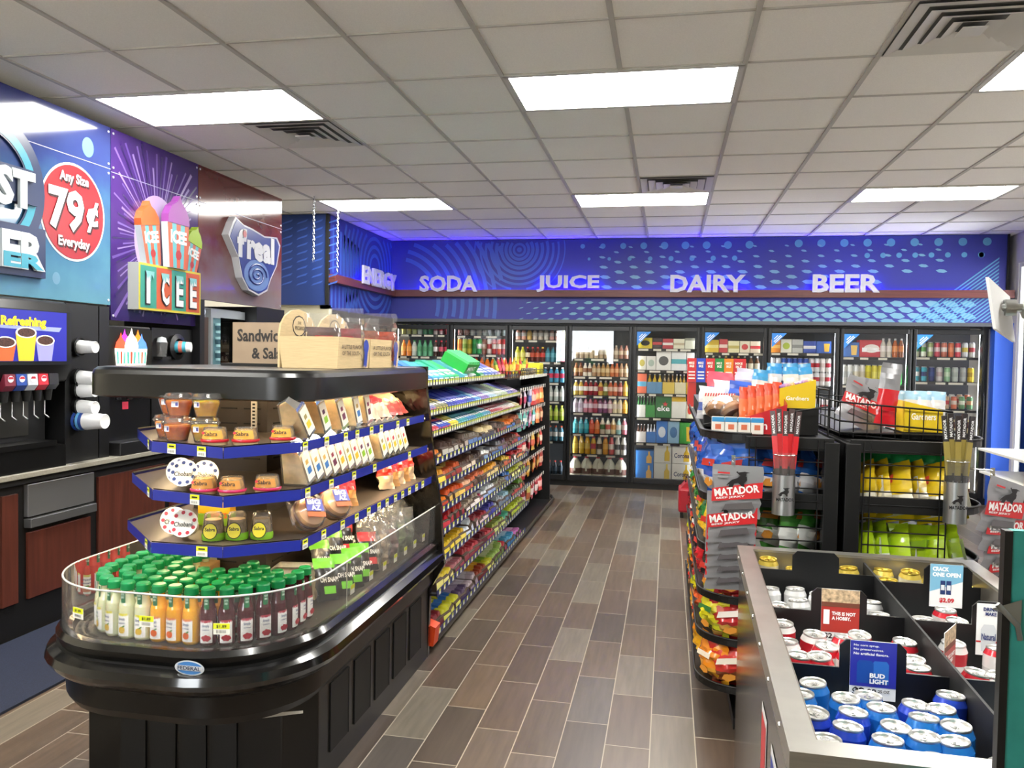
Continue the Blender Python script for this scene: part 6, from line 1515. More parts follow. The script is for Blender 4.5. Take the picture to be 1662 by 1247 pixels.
# --- top trays
t = thing('wire_tray', 'black wire tray on top of the far chip rack holding jerky bags', 'basket', (.95, 4.0, 1.27)); o = (.95, 4.0, 1.27)
b = MB(WIRE, off=o)
for z in (1.285, 1.34, 1.42): b.tube([(.72, 3.62, z), (1.16, 3.62, z - .03), (1.16, 4.6, z - .03), (.72, 4.6, z)], .004, 5, True)
for k in range(9): b.tube([(.72 + .055 * k, 3.62, 1.27), (.72 + .055 * k, 3.62, 1.42 - .0037 * k)], .0025, 4)
for k in range(10): b.tube([(.72, 3.62 + .109 * k, 1.27), (.72, 3.62 + .109 * k, 1.42)], .0025, 4)
b.build('wires', t)
b = MB(RBLK, off=o); b.box(.72, 1.2, 3.6, 5.58, 1.29, 1.294); b.build('tray_floor', t)
t = thing('wire_tray', 'black sloping wire tray on top of the bowed chip rack', 'basket', (.42, 4.2, 1.27)); o = (.42, 4.2, 1.27)
b = MB(WIRE, off=o); b.tube([(.67, 3.6, 1.27), (.67, 3.6, 1.47), (.67, 5.5, 1.47), (.67, 5.5, 1.27)], .004, 5); b.tube([(.16, 3.7, 1.30), (.67, 3.6, 1.40)], .003, 4)
for k in range(8): b.tube([(.67, 3.6 + .24 * k, 1.27), (.67, 3.6 + .24 * k, 1.47)], .003, 4)
b.build('wires', t)
def snackbox(w, h0, h1, d, c, stripe, txt_, name, loc, rz, lab):
    t = thing(name, lab, 'box', loc, rz)
    b = MB(M(c, .4)); b.add([(-w / 2, 0, 0), (w / 2, 0, 0), (w / 2, 0, h1), (-w / 2, 0, h0), (-w / 2, d, 0), (w / 2, d, 0), (w / 2, d, h1), (-w / 2, d, h0)], [(0, 1, 2, 3), (5, 4, 7, 6), (4, 0, 3, 7), (1, 5, 6, 2), (0, 4, 5, 1)])
    b.add([(-w / 2, 0, .6 * h0), (w / 2, 0, .6 * h1), (w / 2, d, .6 * h1), (-w / 2, d, .6 * h0)], [(0, 1, 2, 3)]); b.build('carton', t)
    b = MB(M(stripe, .4)); b.text(txt_, face_cam(-w * .32, 0, h0 * .4), w * .64, h0 * .22, .001, .02); b.build('lettering', t)
    return t
YEL = '#d8b81c'
snackbox(.15, .085, .125, .12, YEL, '#f2efe2', 'Gardners', 'snack_box', (.555, 3.68, 1.385), .0, 'yellow snack box with purple sweets, on the bowed rack'); 
snackbox(.15, .13, .095, .14, YEL, '#f2efe2', 'Gardners', 'snack_box', (1.055, 3.64, 1.30), .0, 'yellow snack box with blue wrappers, on the far rack tray')
b = MB(RBLK); b.box(.47, .64, 3.66, 3.95, 1.27, 1.385); q = b.build('box_riser'); tag(q, 'black riser holding the yellow snack box on the bowed rack', 'riser')
b = MB(RBLK); b.box(.97, 1.14, 3.63, 3.9, 1.272, 1.30); q = b.build('box_riser'); tag(q, 'low black riser under the yellow box on the far rack tray', 'riser')
b = MB(M('#8a5a90', .4, noise=.5, scale=60)); 
swm = {}
for k in range(14):
    c = ('#8a5a98', '#a87a8a', '#c89a6a', '#7a4a88')[k % 4]
    if c not in swm:
        m = MB(M(c, .35, coat=.2)); m.lathe([(0, -.03), (.008, -.022), (.004, -.016), (.013, -.008), (.013, .008), (.004, .016), (.008, .022), (0, .03)], n=7, axis='x'); swm[c] = m.mesh('wrapped_sweet')
    inst('wrapped_sweet', swm[c], (.50 + .0185 * (k % 7), 3.71 + .035 * (k // 7), 1.475 + .004 * (k % 7)), 'small wrapped sweet in the yellow box, %s in the %s row' % (ORD[k % 7], ORD[k // 7]), 'candy', 'wrapped sweets in the yellow box', rnd.random() * 6)
def wrapper(c, mid, base, h=.15, w=.075):
    key = ('wr', c, mid, base, h)
    if key not in _bk:
        m = MB(M(c, .3, coat=.3)); pillow(m, w, h, .03, [(.12, M(base, .3, coat=.3)), (.62, M(mid, .3, coat=.3)), (1, M(c, .3, coat=.3))], 5, 9, seed=len(_bk), rough=.05)
        _bk[key] = m.mesh('snack_pack')
    return _bk[key]
for k in range(4): inst('snack_pack', wrapper('#3a98d0', '#dcdcd8', '#8a5a30'), (.405 + .075 * k, 3.86 + .04 * (k % 2), 1.40 + (.03 if k else 0)), 'blue-topped snack pack standing behind the yellow box, %s from the aisle' % ORD[k], 'snack', 'blue-topped snack packs', 0, (-.1, .12 - .08 * k, .15))
for k in range(4): inst('snack_pack', wrapper('#9ac4e0', '#d8d8dc', '#b88a58', .12), (.985 + .055 * k, 3.80, 1.35), 'pale blue snack pack behind the far yellow box, %s along' % ORD[k], 'snack', 'pale blue snack packs', 0, (-.2, .05, -.1))
for k in range(5): inst('snack_bag', wrapper('#d84a2a', '#e06a3a', '#b82a2a', .16, .05), (.325 + .036 * k, 3.63 + .012 * k, 1.315 + .006 * k), 'orange-red snack bag beside the yellow box, %s from the aisle' % ORD[k], 'snack', 'orange-red snack bags', 0, (-.15, .1, .5))
b = MB(M('#b02028', .35, coat=.3), WHITE); b.add([(-.09, 0, 0), (.09, 0, 0), (.10, 0, .13), (-.10, 0, .06), (-.09, .14, 0), (.09, .14, 0), (.10, .14, .16), (-.10, .14, .12)], [(0, 1, 2, 3), (5, 4, 7, 6), (4, 0, 3, 7), (1, 5, 6, 2)]); b.use(WHITE).text('Hun', face_cam(-.06, 0, .02), .08, .035)
o = b.build('red_tray_box'); o.location = (.40, 3.58, 1.275); tag(o, 'red open snack carton leaning before the yellow box', 'box')
def honey():
    t = thing('honey_bun', '', 'pastry'); b = MB(M('#b87a2a', .35, noise=.25, scale=25)); b.lathe([(0, 0), (.04, .002), (.05, .018), (.042, .034), (.015, .038), (0, .032)], n=16); b.build('bun', t)
    b = MB(WRAP); b.lathe([(0, -.001), (.046, 0), (.056, .018), (.047, .04), (0, .042)], n=14); b.add([(-.055, -.03, .02), (-.085, -.045, .03), (-.085, .045, .012), (-.055, .03, .02), (.055, -.03, .02), (.085, -.045, .012), (.085, .045, .03), (.055, .03, .02)], [(0, 1, 2, 3), (4, 5, 6, 7)]); b.build('wrapper', t)
    return t
hk = Kind(honey)
for k, (x, y, z) in enumerate(((.215, 3.70, 1.35), (.285, 3.68, 1.355), (.34, 3.72, 1.352), (.25, 3.80, 1.37), (.31, 3.82, 1.37), (.22, 3.78, 1.352))): hk.put((x, y, z), (-.6, .1, k), 'golden wrapped honey bun on the rack end, %s of the pile' % ORD[k], 'honey buns on the bowed rack')
for k in range(4):
    m = MB(M('#dcd6cc', .35), M('#3a8ac0', .35), M('#c86a4a', .4)); m.box(-.026, .026, -.02, .02, 0, .07); m.use(M('#3a8ac0', .35)).rect(face_cam(0, -.02, 0), -.026, .026, .05, .07, .0006); m.use(M('#c86a4a', .4)).rect(face_cam(0, -.02, 0), -.012, .012, .018, .04, .0006)
    o = m.build('snack_carton', None, .003); o.location = (.215 + .054 * k, 3.575, 1.275); tag(o, 'small white and blue snack carton in the rack end tray, %s from the aisle' % ORD[k], 'carton', 'small snack cartons')
for k, (x, y, z, c, mid) in enumerate(((.20, 4.0, 1.33, '#d8d6d8', '#d8d8dc'), (.27, 4.05, 1.36, '#e0dee0', '#e2e0e0'), (.34, 4.0, 1.36, '#3a5ab8', '#d8d8e0'), (.38, 4.12, 1.42, '#b8b0c0', '#8a88b8'), (.25, 4.22, 1.40, '#c8485a', '#d8a8a8'))):
    m = MB(M(c, .3, coat=.3)); pillow(m, .14, .16, .06, [(.3, M(mid, .3)), (.5, M('#3a5ab0', .3)), (1, M(c, .3))], 6, 8, seed=40 + k, rough=.06)
    o = m.build('pastry_bag'); o.location = (x, y, z - .03); o.rotation_euler = (-.1, .1, .2); tag(o, ['white pastry bag at the aisle corner of the bowed rack', 'white and blue pastry bag second from the aisle on the bowed rack', 'blue pastry bag in front of the snack packs', 'lilac bag behind the blue snack packs', 'pink bag behind the white pastry bags'][k], 'bag', 'pastry bags on the bowed rack')
b = MB(RBLK); b.prism([(3.9, 1.275), (5.5, 1.275), (5.5, 1.36), (3.9, 1.34)], .17, .46, 'x'); q = b.build('stepped_riser'); tag(q, 'black step riser on top of the bowed rack under the pastry bags', 'riser')
b = MB(M('#dcdad2', .5), M('#c83038', .4)); b.box(-.07, .07, 0, .06, 0, .10); F = face_cam(-.07, 0, 0)
for k in range(12): b.use(M('#c83038', .4)).flat(F, [(.012 * k, .085), (.012 * k + .006, .085), (.012 * k + .010, .10), (.012 * k + .004, .10)])
b.use(M('#3a5ab0', .4)).text('WHITE', F @ Matrix.Translation((.02, .02, 0)), .1, .02)
o = b.build('white_snack_box'); o.location = (.24, 3.87, 1.335); o.rotation_euler = (-.1, 0, .12); tag(o, 'white snack box with red striped edge behind the honey buns', 'box')
# --- jerky
def jerky_art(mb, F, w, h):
    mb.use(M('#c02a2e', .3)).flat(F, [(.03 * w, .30 * h), (.99 * w, .42 * h), (.99 * w, .72 * h), (.03 * w, .55 * h)], .001)
    R = F @ Matrix.Translation((.09 * w, .39 * h, 0)) @ Matrix.Rotation(.17, 4, 'Z')
    mb.use(M('#e8e6e4', .35)).text('MATADOR', R, w * .86, h * .15, .0005, .035, .002); mb.text('BEEF JERKY', F @ Matrix.Translation((.12 * w, .335 * h, 0)) @ Matrix.Rotation(.15, 4, 'Z'), w * .55, h * .045, .0005, .02, .002)
    bull(mb, F @ Matrix.Translation((.55 * w, .70 * h, .001)), w * .42)
    mb.use(M('#c02a2e', .3)).rect(F, .12 * w, .35 * w, .84 * h, .87 * h, .0012); mb.use(M('#8a8a8c', .4)).rect(F, .12 * w, .32 * w, .76 * h, .80 * h, .0012)
def bull(mb, F, s):
    mb.use(M('#1c1a1c', .4))
    mb.flat(F, [(x * s, y * s) for x, y in ((-.5, -.28), (-.30, -.26), (-.26, -.1), (-.08, -.05), (.05, -.16), (.12, -.28), (.22, -.26), (.2, -.05), (.32, .1), (.30, .25), (.18, .34), (.02, .3), (-.12, .18), (-.36, .08), (-.5, -.05), (-.62, -.2), (-.48, -.14))], .001)
    mb.flat(F, [(x * s, y * s) for x, y in ((.02, .28), (.26, .3), (.28, .42), (.44, .46), (.2, .50), (-.1, .44), (-.12, .50), (-.2, .46), (-.08, .36))], .0012)
def jerky_bag():
    t = thing('jerky_bag', '', 'snack'); G = M('#8d8d90', .3, .3, coat=.3)
    b = MB(G); pillow(b, .20, .21, .022, [(1, G)], 8, 10, seed=5, rough=.05, crimp=.05); b.build('bag', t)
    l = MB(M('#c02a2e', .3)); jerky_art(l, face_cam(-.10, -.0135, .0), .20, .21); l.use(M('#5a5658', .15, coat=.4)).flat(face_cam(0, -.0135, 0), [(-.05, .03), (.07, .045), (.06, .07), (-.04, .055)], .001); l.build('print', t)
    return t
jb = Kind(jerky_bag)
for k in range(6): jb.put((.27 - .012 * (k > 0) , 3.28 + .018 * k, .967 - (.055 + .052 * k if k else 0)), (.06, .03 * (k == 0), .03 + .01 * k), ['front grey and red bull-logo jerky bag hanging at the rack corner over the aisle', 'second jerky bag down the hanging strip below the front one', 'third jerky bag down the hanging strip at the aisle corner', 'fourth jerky bag down the hanging strip at the aisle corner', 'fifth jerky bag down the hanging strip at the aisle corner', 'lowest jerky bag of the hanging strip at the aisle corner'][k], 'jerky bags on the aisle strip')
for k in range(4): jb.put((1.20 + .02 * k, 3.26 + .03 * k, .955 - .075 * k), (.05, .28 - .04 * k, .55), ['front tilted jerky bag hanging at the window side of the far rack', 'second jerky bag hanging under the tilted front one', 'third jerky bag hanging on the far rack side strip', 'lowest jerky bag hanging on the far rack side strip'][k], 'jerky bags on the far strip')
def strip(x, y, z0, z1, lab, xb):
    b = MB(CHROME); b.box(x - .008, x + .008, y, y + .003, z0, z1); b.tube([(x, y, z1 - .01), (xb, 3.45, z1 - .01)], .004, 5)
    for k in range(6): b.tube([(x, y, z1 - .03 - .05 * k), (x, y - .02 , z1 - .025 - .05 * k)], .003, 4)
    tag(b.build('clip_strip'), lab, 'strip', 'metal clip strips')
strip(.27, 3.40, .70, 1.20, 'metal clip strip carrying the jerky bags at the aisle corner', .36)
strip(1.24, 3.40, .70, 1.19, 'metal clip strip carrying the jerky bags on the far rack', 1.13)
def tube_holder(x, y, lab, r):
    t = thing('jerky_tube', lab, 'dispenser', (x, y, .97)); o = (x, y, .97)
    b = MB(glass('clear_tube', '#eef0f0', 1.4, .03, .04), off=o); b.lathe([(r, .99), (r, 1.225)], (x, y, 0), 24); b.build('clear_tube', t)
    b = MB(M('#b8babc', .3, .9), off=o); b.lathe([(0, .975), (r + .001, .975), (r + .001, 1.135), (r - .001, 1.135)], (x, y, 0), 24); b.build('metal_sleeve', t)
    l = MB(INK, off=o); F = face_cam(x, y - r - .002, 1.065); bull(l, F, .045); l.use(INK).text('MATADOR', F @ Matrix.Translation((-.034, -.032, .0)), .068, .014, .0004, .03); l.build('print', t)
    b = MB(CHROME, off=o); b.tube([(px_, py_, 1.215) for px_, py_ in arc(x, y, r + .004, 0, 345, 20)], .0025, 5, True); b.tube([(x, y + r, 1.215), (x, 3.44, 1.215)], .003, 5); b.build('ring_bracket', t)
    return t
tube_holder(.465, 3.37, 'clear tube with a bull-logo metal sleeve holding red jerky sticks', .043)
tube_holder(1.10, 3.37, 'clear tube with a bull-logo metal sleeve holding dark jerky sticks on the far rack', .040)
def stick(c1, c2, name):
    def mk():
        t = thing('jerky_stick', '', 'snack'); m = MB(M(c1, .3, coat=.3))
        m.prism([(-.010, -.004), (.010, -.004), (.010, .004), (-.010, .004)], 0, .26, 'z'); m.use(M(c2, .3, coat=.3)); m.prism([(-.0105, -.0045), (.0105, -.0045), (.0105, .0045), (-.0105, .0045)], .03, .16); m.build('wrapper', t)
        l = MB(M('#d8d8d8', .35)); l.text('MATADOR', frame((.0045, -.0055, .17), (0, 0, 1), (-1, 0, 0)), .075, .010, .0004, .03); l.build('print', t)
        return t
    return Kind(mk)
sA, sB = stick('#4a3a3a', '#c02028', 'a'), stick('#2a2426', '#8a7a3a', 'b')
for kd, x, nm in ((sA, .465, 'red'), (sB, 1.10, 'dark')):
    for k in range(5):
        a = k - 2
        kd.put((x + .0135 * a, 3.355 + (.012 if k % 2 else 0), 1.13 + .008 * (k % 2)), (-.03, .05 * a, .1 * a), '%s jerky stick in the clear tube, %s from the aisle' % (nm, ORD[k]), '%s jerky sticks' % nm)
for k in range(5):
    jb.put((.80 + .03 * k, 3.74 + .05 * k, 1.32), (-.35, .5 - .1 * k, .2), 'jerky bag leaning in the far rack tray, %s of the fan' % ORD[k], 'jerky bags in the tray')
b = MB(M('#8d8d90', .3, .3, coat=.3)); pillow(b, .09, .27, .03, [(.62, M('#c8202a', .25, coat=.4)), (1, M('#8d8d90', .3, .3))], 6, 12, seed=77, rough=.05)
o = b.build('red_grey_pouch'); o.location = (.905, 3.66, 1.32); o.rotation_euler = (-.05, .12, .1); tag(o, 'tall red and grey pouch upright in the far rack tray', 'snack')
# --- racks farther back
o = (.6, 7.9, 0); t = thing('far_display_rack', 'black display rack far down the aisle topped with popcorn boxes', 'rack', o)
b = MB(BLACK, off=o); b.box(.26, .9, 7.74, 8.3, 0, 1.38); b.build('body', t)
b = MB(M('#b83028', .4), off=o); b.box(.19, .26, 7.76, 8.25, 1.15, 1.38); b.build('side_tray', t)
for k, c in enumerate(('#b82a2a', '#2340a8', '#b8262c', '#1f7a38', '#d87a1a', '#b8262a')):
    w = .082 if k < 5 else .11
    x = .175 + .084 * k
    b = MB(M(c, .4), M('#e8d8c0', .4)); b.box(0, w, 0, .08, 0, .225); F = face_cam(0, 0, 0)
    b.use(M('#e8e0d0', .4)).text('MIKE', F @ Matrix.Translation((.014, .17, 0)), w * .6, .022, .001, .03); b.text('IKE', F @ Matrix.Translation((.02, .14, 0)), w * .5, .022, .001, .03)
    for j in range(3): b.rect(F, .012, w - .012, .03 + .03 * j, .042 + .03 * j)
    q = b.build('candy_box'); q.location = (x, 7.75, 1.383); tag(q, '%s upright candy box on the far rack, %s from the aisle' % (cname(c), ORD[k]), 'box', 'upright candy boxes on the far rack')
b = MB(M('#e2e0dc', .5), BLACK, M('#c83038', .5), off=(1.25, 7.6, 0)); b.box(.95, 1.6, 7.4, 8.1, .99, 1.03); b.use(BLACK).box(.97, 1.58, 7.42, 8.08, 0, .99); b.use(M('#c83038', .5)).rect(face_cam(0, 7.4, 0), 1.0, 1.5, 1.0, 1.02); q = b.build('white_topped_display'); q.location = (1.25, 7.6, 0); tag(q, 'white topped display block behind the racks below the price sign', 'display')
b = MB(M('#a8d0e0', .4), M('#2a4a90', .4), M('#c02a34', .4), off=(1.17, 7.5, 1.03)); b.box(1.02, 1.32, 7.5, 7.51, 1.03, 1.22); F = face_cam(1.02, 7.5, 1.03)
b.use(M('#2a4a90', .4)).text('$10.99', F @ Matrix.Translation((.05, .11, 0)), .2, .05, .001, .03); b.rect(F, .03, .14, .02, .07); b.use(M('#c02a34', .4)).rect(F, .16, .28, .02, .07); q = b.build('price_sign'); q.location = (1.17, 7.5, 1.03); tag(q, 'pale blue price sign standing on the white topped display', 'sign')
o = (.24, 8.35, 0); t = thing('fuel_can', 'red plastic fuel can on the floor at the far end of the aisle', 'can', o)
b = MB(M('#a81f2c', .4), off=o); b.box(.13, .36, 8.2, 8.5, .06, .30); b.prism([(.15, .30), (.34, .30), (.30, .35), (.19, .35)], 8.24, 8.46, 'y'); b.build('body', t, .02)
b = MB(M('#3a1216', .5), off=o); b.tube([(.2, 8.35, .34), (.2, 8.35, .40), (.3, 8.35, .40), (.3, 8.35, .34)], .012, 6); b.build('handle', t)
b = MB(BLACK, off=o)
for x in (.15, .32): b.box(x, x + .03, 8.24, 8.46, 0, .06)
b.build('foot', t)
# --- counter under the window
o = (3.1, 6.0, 0); t = thing('side_counter', 'pale two-level counter with wooden doors under the bright window', 'counter', o)
CT = M('#cfcdc4', .3)
b = MB(CT, off=o); b.box(2.55, 3.0, 3.4, 7.32, .88, .90); b.build('upper_ledge', t, .003)
b = MB(CT, off=o); b.box(2.54, 3.7, 3.4, 7.25, .70, .72); b.build('worktop', t, .003)
b = MB(DARK, off=o); b.box(2.62, 3.65, 3.45, 7.22, 0, .70); b.build('carcass', t)
for k in range(7): b = MB(WOODC, off=o); b.box(2.60, 2.62, 3.55 + .53 * k, 4.02 + .53 * k, .14, .64); b.build('door', t)
b = MB(DARK, off=o)
for y in (3.6, 5.0, 6.9): b.box(2.9, 2.95, y, y + .05, .72, .88)
b.build('ledge_post', t)
for k in range(6):
    b = MB(M('#141416', .35)); b.lathe([(0, 0), (.03, 0), (.04, .12), (.042, .13), (0, .13)], n=12); q = b.build('dark_cup'); q.location = (2.75 + .09 * (k % 2), 5.9 + .2 * k, .721); tag(q, 'dark cup under the counter ledge, %s from the near end' % ORD[k], 'cup', 'dark cups under the ledge')
b = MB(M('#c8a8a4', .5), M('#8a5a68', .5)); b.box(-.1, .1, -.16, .16, 0, .06); b.use(M('#8a5a68', .5)).rect(face_cam(0, -.16, 0), -.1, .1, .03, .06); b.rect(face_nx(-.1, 0, 0), -.16, .16, .035, .06); q = b.build('pink_carton'); q.location = (2.86, 6.6, .90); tag(q, 'pinkish carton lying on the pale counter ledge by the window', 'carton')
# ================================================================== CAN BIN
BO = (.215, 1.375, 0); BR = math.radians(-1.5)
BM = Matrix.Translation(BO) @ Matrix.Rotation(BR, 4, 'Z')
W0, W1, Y0, Y1, ZR = .008, .775, .055, 1.62, .92
bn = thing('can_bin', 'stainless steel open ice bin full of beer cans, nearest to the camera', 'cooler', BO, BR)
b = MB(STEEL)
for x0, x1, y0, y1 in ((W0, W0 + .045, Y0, Y1), (W1 - .045, W1, Y0, Y1), (W0 + .045, W1 - .045, Y0, Y0 + .05), (W0 + .045, W1 - .045, Y1 - .045, Y1)): b.box(x0, x1, y0, y1, ZR - .006, ZR)
b.box(W0 - .006, W0, Y0 - .006, Y1 + .006, ZR - .045, ZR); b.box(W1, W1 + .006, Y0 - .006, Y1 + .006, ZR - .045, ZR); b.box(W0, W1, Y0 - .006, Y0, ZR - .045, ZR); b.box(W0, W1, Y1, Y1 + .006, ZR - .045, ZR)
b.build('rim', bn)
b = MB(CHROME)
for k in range(7): b.lathe([(.006, 0), (.005, -.003), (0, -.004)], (W0 - .006, .2 + .22 * k, ZR - .022), 8, axis='x')
for k in range(4): b.lathe([(.007, 0), (.006, -.003), (0, -.004)], (.14 + .17 * k, Y0 - .006, ZR - .024), 8, axis='y')
b.build('rivets', bn)
b = MB(M('#5a5854', .16, .85)); b.box(W0 + .002, W0 + .012, Y0 + .005, Y1 - .005, .06, ZR - .04); b.build('side_panel', bn)
b = MB(M('#8a8478', .3, .8)); b.box(W0 + .045, W0 + .05, Y0 + .05, Y1 - .045, .72, ZR - .006); b.box(W1 - .05, W1 - .045, Y0 + .05, Y1 - .045, .72, ZR - .006); b.box(W0 + .05, W1 - .05, Y1 - .05, Y1 - .045, .72, ZR - .006); b.box(W0 + .05, W1 - .05, Y0 + .05, Y0 + .055, .72, ZR - .006); b.build('liner', bn)
b = MB(BLACK); b.box(W0 + .012, W1, Y0 + .01, Y1 - .005, .03, .70); b.box(W0 + .012, W1, Y0, Y0 + .012, .70, ZR - .045); b.box(W1 - .01, W1, Y0 + .01, Y1 - .01, .70, ZR - .05); b.box(W0 + .012, W1, Y1 - .012, Y1 - .002, .70, ZR - .05); b.build('body', bn)
b = MB(WHITE, M('#3a4aa0', .4), M('#b83038', .4))
for y, c in ((.62, '#b83038'), (.40, '#3a4aa0')):
    F = frame((W0 + .0015, y, .55), (0, -1, 0), (0, 0, 1)); b.use(M('#d8d8d8', .4)).rect(F, 0, .12, 0, .22, .001); b.use(M(c, .4)).rect(F, .01, .11, .06, .2, .002)
b.build('side_sticker', bn)
b = MB(M('#c8d0d4', .15, noise=.3, scale=60, coat=.3)); b.box(W0 + .05, W1 - .05, Y0 + .055, Y1 - .05, .70, .735); ic = b.build('ice', bn); ic['kind'] = 'stuff'
def divider(yl, x0, x1, zt, zb, t0, t1, lab):
    m = MB(M('#0b0b0d', .35)); c = .015
    pts = [(x0, .72), (x1, .72), (x1, zb)] + [(t1, zb), (t1, zt - c), (t1 - c, zt), (t0 + c, zt), (t0, zt - c), (t0, zb)] + [(x0, zb)]
    # two rectangles and a tab, as one plate
    m.prism([(x0, .72), (x1, .72), (x1, zb), (x0, zb)], yl, yl + .006, 'y'); m.prism([(t0, zb), (t1, zb), (t1, zt - c), (t1 - c, zt), (t0 + c, zt), (t0, zt - c)], yl, yl + .006, 'y')
    return m.build('divider', bn)
divider(.62, .053, .418, .936, .868, .18, .326, ''); divider(1.02, .053, .418, .946, .880, .172, .32, ''); divider(1.40, .053, .418, .962, .897, .165, .31, '')
divider(.62, .424, .725, .868, .868, .6, .7, ''); divider(1.01, .424, .725, .945, .880, .585, .70, ''); divider(1.38, .424, .725, .95, .888, .56, .70, '')
b = MB(M('#050506', .6)); b.box(.418, .424, Y0 + .06, Y1 - .05, .72, .90); b.build('long_divider', bn)
def card(x0, x1, z0, z1, y, draw, lab, rz=0, name='price_sign'):
    loc = BM @ Vector((x0, y, z0)); w_, h_ = x1 - x0, z1 - z0
    m = MB(M('#e6e6e6', .35)); m.box(0, w_, 0, .0015, 0, h_); draw(m, face_cam(0, 0, 0), w_, h_)
    q = m.build(name); q.location = loc; q.rotation_euler = (0, 0, BR + rz); tag(q, lab, 'sign', 'price signs in the can bin')
def d_bud(m, F, w_, h_):
    m.use(M('#2a2f9a', .35)).rect(F, 0, w_, h_ * .22, h_, .0006); m.use(WHITE)
    for k, s in enumerate(('No corn syrup.', 'No preservatives.', 'No artificial flavors.')): m.text(s, F @ Matrix.Translation((w_ * .07, h_ * (.90 - .07 * k), 0)), w_ * (.55, .65, .76)[k], h_ * .045, .0002, .02, .001)
    for x, c in ((.15, '#1f4a9a'), (.48, '#2f68b8')):
        m.use(M(c, .3)).flat(F, [(w_ * x, h_ * .28), (w_ * (x + .36), h_ * .28), (w_ * (x + .36), h_ * .62), (w_ * (x + .31), h_ * .67), (w_ * (x + .05), h_ * .67), (w_ * x, h_ * .62)], .001)
    m.use(WHITE).text('BUD', F @ Matrix.Translation((w_ * .43, h_ * .38, 0)), w_ * .33, h_ * .08, .0002, .04, .0016); m.text('LIGHT', F @ Matrix.Translation((w_ * .43, h_ * .28, 0)), w_ * .40, h_ * .08, .0002, .04, .0016)
    m.use(INK).text('$2', F @ Matrix.Translation((w_ * .06, h_ * .02, 0)), w_ * .28, h_ * .18, .0002, .04, .001); m.text('09', F @ Matrix.Translation((w_ * .38, h_ * .09, 0)), w_ * .2, h_ * .1, .0002, .03, .001); m.text('25 OZ', F @ Matrix.Translation((w_ * .62, h_ * .13, 0)), w_ * .25, h_ * .05, .0002, .02, .001)
card(.203, .304, .80, .937, .617, d_bud, 'dark blue price sign picturing two blue cans, standing in the front left compartment')
def d_hob(m, F, w_, h_):
    m.use(M('#a83028', .35)).rect(F, 0, w_, h_ * .17, h_ * .66, .0006); m.use(M('#b8a080', .5, noise=.6, scale=80)).rect(F, 0, w_, h_ * .66, h_, .0006); m.use(M('#6a3a28', .5)).rect(F, 0, w_, h_ * .66, h_ * .75, .001)
    m.use(WHITE).text('THIS IS NOT', F @ Matrix.Translation((w_ * .28, h_ * .50, 0)), w_ * .62, h_ * .07, .0002, .04, .001); m.text('A HOBBY.', F @ Matrix.Translation((w_ * .28, h_ * .41, 0)), w_ * .5, h_ * .07, .0002, .04, .001); m.flat(F, [(w_ * .06, h_ * .32), (w_ * .22, h_ * .32), (w_ * .22, h_ * .6), (w_ * .06, h_ * .6)], .001)
    m.use(INK).text('$2.09', F @ Matrix.Translation((w_ * .08, h_ * .03, 0)), w_ * .5, h_ * .12, .0002, .03, .001)
card(.199, .30, .80, .947, 1.017, d_hob, 'red and white sign reading this is not a hobby in the second compartment')
card(.428, .53, .80, .945, .70, d_hob, 'red sign turned edge-on beside the long divider', 1.05)
def d_crk(m, F, w_, h_):
    m.use(M('#7ab0cc', .35)).flat(F, [(0, h_ * .35), (w_, h_ * .62), (w_, h_), (0, h_)], .0006); m.use(WHITE).text('CRACK', F @ Matrix.Translation((w_ * .07, h_ * .84, 0)), w_ * .5, h_ * .1, .0002, .05, .001); m.text('ONE OPEN', F @ Matrix.Translation((w_ * .07, h_ * .71, 0)), w_ * .86, h_ * .1, .0002, .05, .001)
    for x in (.32, .5): m.use(M('#2a3a6a', .35)).rect(F, w_ * x, w_ * (x + .15), h_ * .3, h_ * .62, .001); m.use(M('#d8dce0', .35)).rect(F, w_ * (x + .02), w_ * (x + .13), h_ * .4, h_ * .52, .0014)
    m.use(RED).text('$2.09', F @ Matrix.Translation((w_ * .3, h_ * .1, 0)), w_ * .45, h_ * .12, .0002, .04, .001)
card(.577, .672, .82, .956, 1.376, d_crk, 'pale blue Crack one open sign in the far compartment')
def d_nat(m, F, w_, h_):
    m.use(M('#1f2f6a', .4)).text('DRINK NATTY', F @ Matrix.Translation((w_ * .15, h_ * .86, 0)), w_ * .7, h_ * .07, .0002, .04, .001); m.text('MAKE STORY', F @ Matrix.Translation((w_ * .2, h_ * .77, 0)), w_ * .6, h_ * .07, .0002, .04, .001)
    m.use(M('#c8ccd0', .35)).flat(F, [(w_ * .12, h_ * .08), (w_ * .45, h_ * .08), (w_ * .47, h_ * .5), (w_ * .40, h_ * .6), (w_ * .17, h_ * .6), (w_ * .1, h_ * .5)], .001); m.use(M('#1f2f6a', .4)).text('Natural', F @ Matrix.Translation((w_ * .12, h_ * .3, 0)), w_ * .33, h_ * .13, .0002, .02, .002)
    m.use(RED).text('2', F @ Matrix.Translation((w_ * .62, h_ * .38, 0)), w_ * .14, h_ * .16, .0002, .04, .001); m.rect(F, 0, w_, h_ * .25, h_ * .28, .0008)
card(.595, .70, .80, .941, 1.006, d_nat, 'white price sign picturing a white can in the right middle compartment')
def d_blu(m, F, w_, h_):
    m.use(M('#2a2f8a', .35)).rect(F, 0, w_, 0, h_, .0006); m.use(WHITE)
    for k in range(3): m.rect(F, w_ * .3, w_ * .8, h_ * (.7 + .08 * k), h_ * (.74 + .08 * k), .001)
card(.685, .755, .78, .905, .33, d_blu, 'dark blue sign turned edge-on at the window side of the bin', 1.2)
